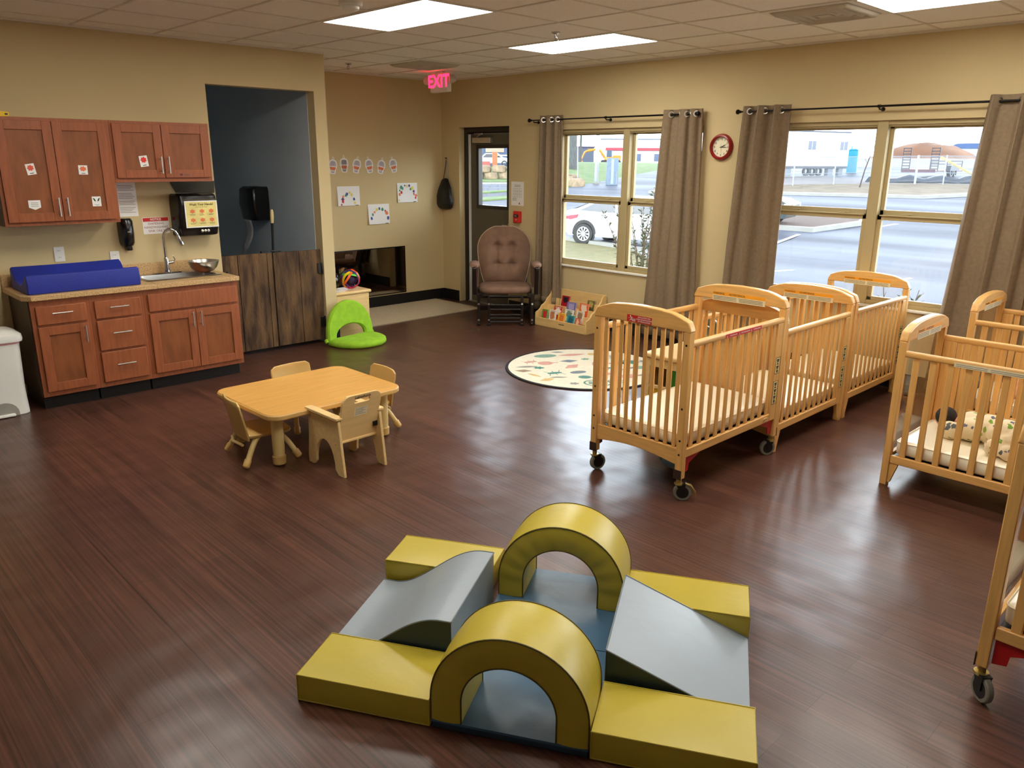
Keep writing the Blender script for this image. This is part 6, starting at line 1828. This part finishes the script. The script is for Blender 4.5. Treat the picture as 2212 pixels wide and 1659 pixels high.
# posts, poles and the tree trunk across the street
m_galv = mat('galvanised_steel', (130, 136, 144), .45, .3, var=.05)
def pole(name, label, x, y, r, h, m, lean=0, cat='pole'):
    t = thing(name, label, cat, (x, y, gz(x) if y < 47 else emb(x, y) - .1))
    b = MB(); b.tube([(0, 0, -.1), (lean * .5, 0, h / 2), (lean, 0, h)], [r, r * .92, r * .8], 12); b.build('shaft', m, t)
    b = MB(); b.lathe([(r * 1.7, -.05), (r * 1.7, .12), (r * 1.1, .2), (r, .22)], 12); b.build('base', m_conc, t)
    return t
pole('lamp_pole', 'thick pale lamp pole in front of the digger', 48.95, 41.2, .16, 9, m_galv)
pole('sign_post', 'thin pale post standing between the boulders and the digger', 48.2, 42.5, .045, 3.7, m_galv, -.12)
pole('sign_post', 'thin post on the far verge seen in the narrow window sash', 60.5, 46.4, .05, 3.1, m_galv)
t = thing('utility_pole', 'dark wooden utility pole far beyond the digger', 'pole', (100, 87.7, .9))
b = MB(); b.tube([(0, 0, 0), (0, 0, 7.4)], [.22, .16], 10); b.build('shaft', mat('grey_wood_pole', (70, 67, 66), .9), t)
b = MB(); b.box(-.06, -.9, 6.4, .06, .9, 6.55); b.build('cross_arm', mat('grey_wood_pole', (70, 67, 66), .9), t)
t = thing('tree', 'thick grey tree trunk at the window edge beside the curtain', 'tree', (59.0, 52.85, .95))
b = MB(); rg = []
for k in range(16):
    z = .8 * k - .6; r = .42 + .35 * math.exp(-max(0, z + .3) * 1.6)
    rg.append([(r * math.cos(2 * PI * j / 14) * (1 + .12 * noise.noise((j * .9, z, 0))) + .02 * z, r * math.sin(2 * PI * j / 14), z) for j in range(14)])
b.loft(rg); b.build('trunk', mat('grey_bark', (74, 75, 74), .95, var=.25, vscale=3, stretch=(3, 3, .6), bump=.8, bscale=6), t)
b = MB()
for k in range(7): b.tube([(.1, 0, 6 + .6 * k), (1.0 * math.cos(k * 2.2), 1.0 * math.sin(k * 2.2), 7.4 + .6 * k), (2.4 * math.cos(k * 2.2), 2.4 * math.sin(k * 2.2), 8.8 + .7 * k)], [.14, .09, .03], 7)
b.build('branch', mat('grey_bark', (74, 75, 74), .95), t)
t = thing('equipment_cabinet', 'tall pale blue grey cabinet standing at the kerb by the window mullion', 'cabinet', (48.6, 39.35, gz(48.6)), .72)
b = MB(); b.box(-.35, -.44, .0, .35, .44, 2.02); b.build('housing', mat('blue_grey_sheet', (88, 100, 114), .5, var=.1, vscale=5), t, bevel=.02)
b = MB(); b.box(-.37, -.10, .1, -.352, .10, 1.95); b.build('door', mat('pale_door_sheet', (120, 132, 142), .5), t)
b = MB(); b.box(-.38, -.36, .1, -.352, -.33, 1.0); b.build('conduit', m_galv, t)

# digger on the bank
m_dig = mat('digger_yellow', (170, 112, 30), .5, var=.08)
t = thing('excavator', 'yellow excavator with a bent boom working beyond the bank', 'excavator', (128.5, 106.6, 1.16), -.86)
b = MB(); 
# local +x runs to the window's right, seen side on
b.loft([[(x, y, z) for x, z in ((-.2, 0), (3.4, 0), (3.7, .3), (3.4, .62), (-.2, .62), (-.5, .3))] for y in (-.5, .5)]); b.build('track', m_blackmat, t, fixn=True)
b = MB(); b.box(.3, -.9, .62, 3.6, .9, 1.25); b.box(2.0, -.9, 1.25, 3.6, .9, 1.55); b.build('body', m_dig, t, bevel=.06)
b = MB(); b.box(.7, -.85, 1.25, 1.75, -.1, 2.55); b.build('cab', mat('cab_glass_blue', (36, 56, 76), .2), t, bevel=.05)
b = MB(); b.tube([(.4, .3, 1.1), (-.7, .3, 2.55), (-1.3, .3, 2.75), (-3.4, .3, 2.35), (-3.8, .3, 2.05)], [.22, .26, .26, .2, .16], 8); b.build('boom', m_dig, t)
b = MB(); b.tube([(-3.7, .3, 2.25), (-4.5, .3, .45)], [.18, .12], 8); b.tube([(-1.1, .45, 2.9), (-3.2, .45, 2.75)], .06, 6); b.build('stick', m_dig, t)
b = MB(); b.loft([[(x, y, z) for x, z in ((-4.75, .6), (-4.2, .5), (-3.95, .05), (-4.3, -.15), (-4.8, .05))] for y in (-.2, .8)]); b.build('bucket', m_dig, t, fixn=True)
# shops behind
t = thing('shop_building', 'long white shop building with a red band behind the digger', 'building', (150, 112, 1.2), -.86)
b = MB(); b.box(-10, 0, 0, 38, 9, 5.1); b.box(15.5, -.6, 0, 19.5, 9, 5.0); b.build('wall', mat('white_stucco', (176, 174, 170), .8), t)
b = MB(); b.box(-9, -.35, 2.7, 38, -.02, 3.3); b.build('red_band', mat('faded_red_band', (150, 44, 56), .6), t)
for x in (17, 25, 29.5): 
    b = MB(); b.box(x, -.1, .4, x + 3, -.01, 2.6); b.build('window', mat('blue_shop_glass', (58, 70, 94), .2), t)
for x in (6.5, 21.5):
    b = MB(); b.box(x, -.4, .2, x + 2.6, -.01, 4.3); b.build('pier', mat('mauve_panel', (78, 70, 88), .7), t)
for x in (-3, 2, 10.5, 13): 
    b = MB(); b.box(x, -.1, .4, x + 2, -.01, 2.0); b.build('window', mat('blue_shop_glass', (58, 70, 94), .2), t)
b = MB(); b.box(-10.2, -.3, 5.1, 38.2, 9.2, 5.35); b.build('roof', mat('grey_parapet', (100, 104, 112), .7), t)
t = thing('site_office', 'low dark grey building with blue windows behind the tree trunk', 'building', (133, 122.0, 1.0), -.8)
b = MB(); b.box(-6, 0, 0, 7, 6, 3.4); b.build('wall', mat('slate_cladding', (62, 68, 82), .7), t)
b = MB(); b.box(-6.2, -.2, 3.4, 7.2, 6.2, 3.7); b.build('roof', mat('plum_roof', (54, 46, 62), .7), t)
b = MB(); b.box(-1, -.08, .5, 3.5, -.01, 2.7); b.build('window', mat('blue_shop_glass', (58, 70, 94), .2), t)
# silt fence along the bank top
t = thing('silt_fence', 'low black silt fence on stakes along the top of the bank', 'fence')
b = MB(); b.sheet([[(54.5 + i * .9, 40 + (54.5 + i * .9 - 44) * .47 + 9.2 - .1 * i + .1 * math.sin(i * 2.0), emb(54.5 + i * .9, 40 + (54.5 + i * .9 - 44) * .47 + 9.2 - .1 * i) + z) for i in range(14)] for z in (-.05, .30)]); b.build('fabric', mat('black_fabric', (38, 38, 44), .8), t, solid=.02)
b = MB()
for i in range(0, 14, 2):
    x = 54.5 + i * .9; y = 40 + (x - 44) * .47 + 9.1 - .1 * i
    b.box(x - .03, y - .03, emb(x, y) - .1, x + .03, y + .03, emb(x, y) + .55)
b.build('stake', mat('pale_stake', (150, 134, 106), .9), t)
# boulders
def boulder(x, y, z, sx, sy, sz, label, group, rz):
    r_ = random.Random(int(x * 131 + y * 37 + z * 11))
    b = MB(); ox = r_.random() * 50
    rows, seg = 8, 12
    rg = []
    for i in range(rows + 1):
        a = -PI / 2 + PI * i / rows
        q = max(.05, abs(math.cos(a)) ** .45)
        ring = []
        for k in range(seg):
            c, s = math.cos(2 * PI * k / seg), math.sin(2 * PI * k / seg)
            px, py, pz = math.copysign(abs(c) ** .55, c) * q, math.copysign(abs(s) ** .55, s) * q, math.copysign(abs(math.sin(a)) ** .6, math.sin(a))
            n = 1 + .16 * noise.noise((px * 1.7 + ox, py * 1.7, pz * 1.7))
            ring.append((px * sx * n, py * sy * n, pz * sz * n))
        rg.append(ring)
    b.loft(rg); o = b.build('boulder', m_rock, angle=45)
    o.location = (x, y, z); o.rotation_euler = (0, 0, rz)
    return tag(o, label, 'boulder', group)
BG = 'limestone boulders of the wall across the street'
wd = math.atan2(54.11 - 56.43, 51.38 - 50.06)
LBL = ('limestone block in the wall seen through the door glass')
for row in range(2):
    for k in range(5):
        u = k + .5 * row
        x = 49.0 + .92 * u; y = 57.6 - 1.05 * u
        boulder(x, y, .30 + .62 * row - .1 * k * 0, .66, .5, .36, LBL, BG, wd + .1 * ((k * 7) % 3 - 1))
BG2 = 'tumbled boulders at the foot of the bank'
rr = random.Random(3)
for k in range(13):
    az_, dd_ = math.radians(41.25 + 1.1 * rr.random()), 61 + 4.5 * rr.random()
    x, y = dd_ * math.cos(az_), dd_ * math.sin(az_)
    s = .28 + .28 * rr.random()
    boulder(x, y, emb(x, y) + s * .35, s * 1.3, s, s * .75, 'tumbled pale boulder at the foot of the grassy bank', BG2, rr.random() * 3)
# house and things in the door glass
t = thing('house', 'blue grey house with a pale brick panel seen through the door glass', 'house', (66, 71.5, 1.0), -.73)
b = MB(); b.box(-9, 0, -.2, 9, 7, 6.5); b.build('wall', mat('blue_grey_siding', (60, 72, 96), .7, var=.06, vscale=1, stretch=(1, 1, 12)), t)
b = MB(); b.box(-1.1, -.12, 1.6, 1.1, -.01, 3.2); b.build('brick_panel', mat('tan_brick', (140, 124, 106), .9, var=.12, vscale=6), t)
b = MB(); b.box(-9.4, -.4, 6.5, 9.4, 7.4, 6.9); b.build('roof', mat('grey_shingle', (56, 58, 64), .9), t)
t = thing('car', 'small white car parked in front of the blue grey house', 'car', (61.2, 66.8, 1.04), -.75)
b = MB(); b.loft([[(x, y, z) for x, z in ((-2.2, .3), (-2.2, .8), (-1.2, .95), (-.7, 1.4), (.7, 1.4), (1.3, .95), (2.1, .85), (2.2, .35))] for y in (-.85, .85)]); b.build('body', m_car, t, fixn=True, bevel=.08)
b = MB(); b.prism([(-1.0, .95), (-.6, 1.32), (.6, 1.32), (1.05, .95)], 'y', -.88, -.86); b.build('side_window', m_cglass, t)
for x in (-1.4, 1.4): wheel(t, (x, -.84, .32), .32, .2, 'y')
t = thing('barrier_gate', 'orange barrier post with a pale arm before the blue grey house', 'barrier', (58.9, 63.8, 1.03), -.75)
b = MB(); b.box(-.28, -.2, 0, .28, .2, 1.5); b.build('post', mat('orange_paint', (176, 76, 36), .5), t, bevel=.05)
b = MB(); b.box(.28, -.05, 1.12, 3.6, .05, 1.24); b.build('arm', mat('cream_paint', (176, 160, 124), .6), t)
b = MB(); b.box(-1.6, -.3, 0, -.5, .3, .55); b.build('counterweight', mat('faded_red', (140, 70, 62), .7), t)

# site trailer, toilet, flatbed, fence
tr = math.atan2(31.3 - 34.0, 70.7 - 62.0)
t = thing('site_trailer', 'long white site office trailer on wheels behind the chain link fence', 'trailer', (71.52, 31.21, gz(68) + .14), tr)
m_trl = mat('white_trailer_sheet', (206, 206, 206), .5, var=.02, vscale=.5)
b = MB(); b.box(-17, 0, .82, 0, 3.2, 3.62); b.build('body', m_trl, t)
b = MB(); b.box(-17.1, -.06, 3.62, .05, 3.3, 3.74); b.build('roof', mat('grey_roof_edge', (72, 76, 86), .7), t)
b = MB(); b.box(-17, .02, .62, 0, 3.1, .819); b.build('chassis', mat('dark_chassis', (44, 46, 54), .7), t)
for x in (-4.57, -.72):
    b = MB(); b.box(x - .5, -.04, 2.12, x + .5, -.001, 2.94); f = b.build('window', m_trl, t)
    b = MB(); b.box(x - .45, -.05, 2.17, x - .03, -.041, 2.89); b.box(x + .03, -.05, 2.17, x + .45, -.041, 2.89); b.build('pane', mat('grey_window_glass', (58, 66, 84), .2), f)
b = MB(); b.text('EL', .36, (-4.9, -.003, 3.52), (1, 0, 0), (0, 0, 1)); b.box(-5.1, -.006, 3.24, -4.7, -.003, 3.28); b.build('lettering', mat('green_grey_ink', (96, 120, 116), .7), t, smooth=False)
b = MB(); b.box(-1.15, -.01, 1.22, -.7, -.001, 1.33); b.build('louvre', mat('grey_louvre', (120, 124, 132), .6), t)
for x in (-4.7, -3.95, -3.2): wheel(t, (x, .25, .38), .38, .25, 'y')
b = MB(); b.box(-2.2, .1, 0, -1.6, .5, .69); b.box(-7.4, .1, 0, -6.6, .5, .69); b.box(-.9, .1, 0, -.4, .5, .69); b.build('support_block', mat('grey_block', (94, 97, 104), .8), t)
t = thing('portable_toilet', 'bright turquoise portable toilet at the end of the white trailer', 'portable toilet', (75.9, 32.66, gz(75.9) + .05), .32)
t.scale = (.72, .72, .98)
m_tq = mat('turquoise_plastic', (8, 112, 136), .4, var=.05)
b = MB(); b.box(-.58, -.58, .06, .58, .58, 2.12); b.build('cabin', m_tq, t, bevel=.05)
b = MB(); b.box(-.5, -.61, .15, .42, -.582, 2.0); b.build('door', mat('turquoise_door', (14, 128, 150), .4), t, bevel=.02)
b = MB()
for k in range(3): b.box(-.30, -.625, 1.50 + .16 * k, .25, -.612, 1.57 + .16 * k)
b.build('vent', mat('pale_turquoise', (64, 156, 166), .5), t)
b = MB(); b.loft([[(x * s, y * s, z) for x, y in ((-.6, -.6), (.6, -.6), (.6, .6), (-.6, .6))] for z, s in ((2.12, 1), (2.2, .96), (2.30, .6))]); b.cyl((.3, .3, 2.2), (.3, .3, 2.55), .07, seg=10); b.build('roof', m_tq, t, bevel=.03)
b = MB(); b.box(-.62, -.62, 0, .62, .62, .07); b.build('skid', m_blackmat, t)
fb = math.atan2(25.9 - 24.2, 1.0)
t = thing('flatbed_trailer', 'flatbed equipment trailer with two raised black ramps behind the fence', 'trailer', (70.0, 25.9, gz(70) + .12), 0)
m_blk = mat('black_steel', (34, 32, 40), .5, var=.1)
b = MB(); b.box(0, -2.55, .52, 6.6, -.0, .66); b.build('deck', mat('pale_deck_boards', (150, 140, 120), .8, var=.08), t)
b = MB(); b.box(-.05, -2.6, .36, .02, .05, .60); b.box(.02, -2.6, .42, 6.6, -2.5, .52); b.box(.02, -.05, .42, 6.6, .05, .52); b.build('frame_rail', mat('maroon_steel', (66, 20, 34), .6), t)
for y in (-2.45, -.25):
    b = MB()
    y0_ = y + (.0 if y > -1 else 0)
    for q in (-.30, .30): b.box(-.03, y0_ + q - .03, .45, .03, y0_ + q + .03, 2.30)
    for k in range(8): b.box(-.03, y0_ - .30, .62 + .23 * k, .03, y0_ + .30, .69 + .23 * k)
    b.build('ramp', m_blk, t)
for x in (3.0, 3.95): wheel(t, (x, -2.75, .40), .40, .28, 'y')
b = MB(); b.prism([(2.3, .5), (2.5, .92), (4.4, .92), (4.65, .5)], 'y', -2.95, -2.55); b.build('mudguard', m_blk, t)
b = MB()
for z in (1.0, 1.25): b.box(6.5, -2.5, z, 6.56, 0, z + .06)
for y in (-2.5, -1.3, 0): b.box(6.5, y - .03, .6, 6.56, y + .03, 1.3)
b.box(4.6, -2.5, .98, 6.5, -2.44, 1.04); b.build('head_rail', m_blk, t)
t = thing('timber_plank', 'pale yellow plank leaning over the flatbed trailer', 'plank', (0, 0, 0))
b = MB(); b.tube([(72.0, 23.68, gz(72) + 1.65), (72.0, 21.0, gz(72) + .25)], .10, 6); b.build('board', mat('yellow_plank', (166, 148, 76), .7), t)
t = thing('silt_tarp', 'crumpled black silt tarp along the foot of the chain link fence', 'tarp', (0, 0, 0))
g = []
for i in range(24):
    u = i / 23; x = 61.0 + 1.2 * math.sin(u * 3); y = 24.5 - 9.5 * u
    g.append([(x + .9 * j / 5, y + .2 * j, gz(x) + .06 + (.42 + .14 * math.sin(i * 1.3)) * math.sin(PI * min(1, (j + .3) / 5.3)) + .05 * noise.noise((i * .8, j * 1.1, 0))) for j in range(6)])
b = MB(); b.sheet(g); b.build('sheet', mat('black_poly_sheet', (34, 38, 50), .35, var=.25, vscale=1.5), t, solid=.03)
# chain link fence
m_link = bpy.data.materials.new('chain_link_mesh'); m_link.use_nodes = True
nt = m_link.node_tree; L = nt.links.new; pb = nt.nodes['Principled BSDF']
pb.inputs['Base Color'].default_value = (*lin((134, 140, 148)), 1); pb.inputs['Roughness'].default_value = .5
uvn = nt.nodes.new('ShaderNodeTexCoord'); sp_ = nt.nodes.new('ShaderNodeSeparateXYZ'); L(uvn.outputs['Object'], sp_.inputs[0])
def mth(op, a, c=None, v=None):
    n_ = nt.nodes.new('ShaderNodeMath'); n_.operation = op
    L(a, n_.inputs[0])
    if c is not None: L(c, n_.inputs[1])
    elif v is not None: n_.inputs[1].default_value = v
    return n_.outputs[0]
s1_ = mth('ADD', sp_.outputs['X'], sp_.outputs['Z']); s2_ = mth('SUBTRACT', sp_.outputs['X'], sp_.outputs['Z'])
f1, f2 = mth('FRACT', mth('MULTIPLY', s1_, v=9.0)), mth('FRACT', mth('MULTIPLY', s2_, v=9.0))
w = mth('MAXIMUM', mth('LESS_THAN', f1, v=.10), mth('LESS_THAN', f2, v=.10))
trn = nt.nodes.new('ShaderNodeBsdfTransparent'); mxs = nt.nodes.new('ShaderNodeMixShader')
L(w, mxs.inputs['Fac']); L(trn.outputs[0], mxs.inputs[1]); L(pb.outputs[0], mxs.inputs[2]); L(mxs.outputs[0], nt.nodes['Material Output'].inputs['Surface'])
FP = [(47.0, 31.8), (50.4, 28.9), (53.4, 27.0), (56.3, 25.4), (58.2, 22.9), (59.4, 21.0), (59.8, 19.3), (59.0, 16.9), (58.2, 14.2)]
for i in range(len(FP) - 1):
    (xa, ya), (xb, yb) = FP[i], FP[i + 1]
    Ld = math.hypot(xb - xa, yb - ya)
    t = thing('chain_link_fence', ('chain link fence bay between the curtain and the trailer wheels', 'chain link fence bay in front of the white trailer wheels', 'chain link fence bay beside the trailer axle block', 'chain link fence bay across the turquoise toilet', 'chain link fence bay behind the thin young tree', 'chain link fence bay before the first raised ramp', 'chain link fence bay before the second raised ramp', 'chain link fence bay beside the leaning plank')[i], 'fence', (xa, ya, gz(xa) + .1), math.atan2(yb - ya, xb - xa), 'chain link fence bays')
    dz = gz(xb) - gz(xa)
    b = MB(); b.tube([(0, 0, 0), (0, 0, 1.95)], .045 if i not in (5, 7) else .075, 8); b.build('post', m_galv, t)
    b = MB(); b.tube([(0, 0, 1.88), (Ld, 0, 1.88 + dz)], .028, 6); b.tube([(0, 0, .78), (Ld, 0, .78 + dz)], .022, 6); b.build('rail', m_galv, t)
    b = MB(); b.add([(0, 0, .05), (Ld, 0, .05 + dz), (Ld, 0, 1.86 + dz), (0, 0, 1.86)], [[0, 1, 2, 3]]); b.build('wire_mesh', m_link, t, smooth=False)
t = thing('young_tree', 'thin leaning young tree on the verge before the turquoise toilet', 'tree', (53.6, 22.4, gz(53.6)))
b = MB(); b.tube([(0, 0, 0), (.08, -.18, 1.2), (.15, -.42, 2.2), (.22, -.70, 3.2)], [.045, .038, .026, .01], 8); b.build('trunk', mat('brown_grey_bark', (62, 52, 50), .9), t)
b = MB()
for k in range(9):
    z = 1.5 + .18 * k; x0_, y0_ = .05 + .05 * z, -.15 * z
    b.tube([(x0_, y0_, z), (x0_ + .25 * math.cos(k * 2.4), y0_ + .25 * math.sin(k * 2.4), z + .35)], [.012, .004], 5)
b.build('branch', mat('brown_grey_bark', (62, 52, 50), .9), t)
b = MB()
g = []
for i in range(27):
    u = i / 26; row = []
    for j in range(9):
        v = j / 8
        h_ = 2.0 * (math.sin(PI * u) ** .6) * math.sin(PI * v) ** .7 * (1 + .18 * noise.noise((u * 7, v * 5, 1)))
        row.append((124 + 14 * v, 39.2 + 12.2 * (1 - u), 2.30 + h_ * 1.2))
    g.append(row)
b.sheet(g)
b.flat([g[0][0], g[0][8], g[26][8], g[26][0]])
tag(b.build('earth_mound', m_dirt, angle=180), 'long heap of brown earth beyond the flatbed trailer', 'earth mound')
b = MB(); b.sheet([[(x, y, gz(x) + .02 + (2.32 - gz(x)) * min(1, max(0, (x - 95) / 27.0)) * math.sin(PI * min(1, max(0, (y - 22) / 44.0))) ** .3) for y in range(22, 67, 4)] for x in range(95, 146, 3)])
o = tag(b.build('gravel_slope', m_gravel, fixn=True, angle=80), 'pale gravel rising to the earth heap', 'gravel', kind='stuff')
t = thing('warehouse', 'low blue grey warehouse roof behind the earth heap', 'building', (170, 50, 0), .25)
b = MB(); b.box(0, -7, 0, 8, 5, 4.4); b.build('wall', mat('white_far_wall', (150, 156, 160), .8), t)
b = MB(); b.prism([(-7.3, 4.4), (5.3, 4.4), (3.2, 5.3), (-7.3, 5.5)], 'x', -.3, 8.3); b.build('roof', mat('blue_far_roof', (52, 72, 108), .7), t)

# shrubs against the building
m_twig = mat('brown_twig', (92, 74, 60), .9)
m_leaf = mat('olive_leaf', (60, 70, 44), .7, var=.25, vscale=20)
def shrub(label, x, y, n, h, spread, seed, leafy):
    r_ = random.Random(seed)
    t = thing('shrub', label, 'shrub', (x, y, -.7))
    tw, lf = MB(), MB()
    for k in range(n):
        a = r_.random() * 2 * PI; hh2 = h * (.75 + .3 * r_.random()); s = spread * (.4 + .7 * r_.random())
        P = [Vector((0, 0, 0)), Vector((s * .25 * math.cos(a), s * .25 * math.sin(a), hh2 * .45)), Vector((s * .65 * math.cos(a + .3), s * .65 * math.sin(a + .3), hh2 * .75)), Vector((s * math.cos(a + .45), s * math.sin(a + .45), hh2))]
        tw.tube(P, [.012, .009, .006, .003], 5)
        for j in range(leafy):
            u = .35 + .65 * r_.random(); i = min(2, int(u * 3)); f = u * 3 - i
            p = P[i].lerp(P[i + 1], f); q = Vector((r_.uniform(-1, 1), r_.uniform(-1, 1), r_.uniform(-.2, 1))).normalized(); w_ = q.cross(Vector((r_.uniform(-1, 1), .3, .5))).normalized()
            l = .020 + .022 * r_.random()
            lf.add([p, p + q * l + w_ * l * .4, p + q * l * 2, p + q * l - w_ * l * .4], [[0, 1, 2, 3]])
            if j % 4 == 0: tw.tube([p, p + q * .09], [.003, .0015], 4)
    tw.build('stem', m_twig, t); lf.build('foliage', m_leaf, t, smooth=False)
shrub('budding shrub outside in front of the white car', 8.9, 6.62, 26, 2.05, .62, 5, 30)
shrub('short twiggy shrub under the trailer window by the mullion', 7.7, 2.72, 14, 1.42, .32, 8, 10)
shrub('short twiggy shrub under the trailer window beside the curtain', 7.75, 2.28, 16, 1.45, .34, 9, 10)
t = thing('traffic_cone', 'small orange cone outside beneath the white car window', 'cone', (10.4, 7.95, gz(10) + .05))
b = MB(); b.lathe([(.11, .02), (.09, .10), (.03, .42), (.022, .44), (.0, .445)], 18); b.build('body', mat('cone_orange', (180, 60, 30), .5), t)
b = MB(); b.box(-.16, -.16, 0, .16, .16, .025); b.build('base', mat('cone_orange', (180, 60, 30), .5), t)
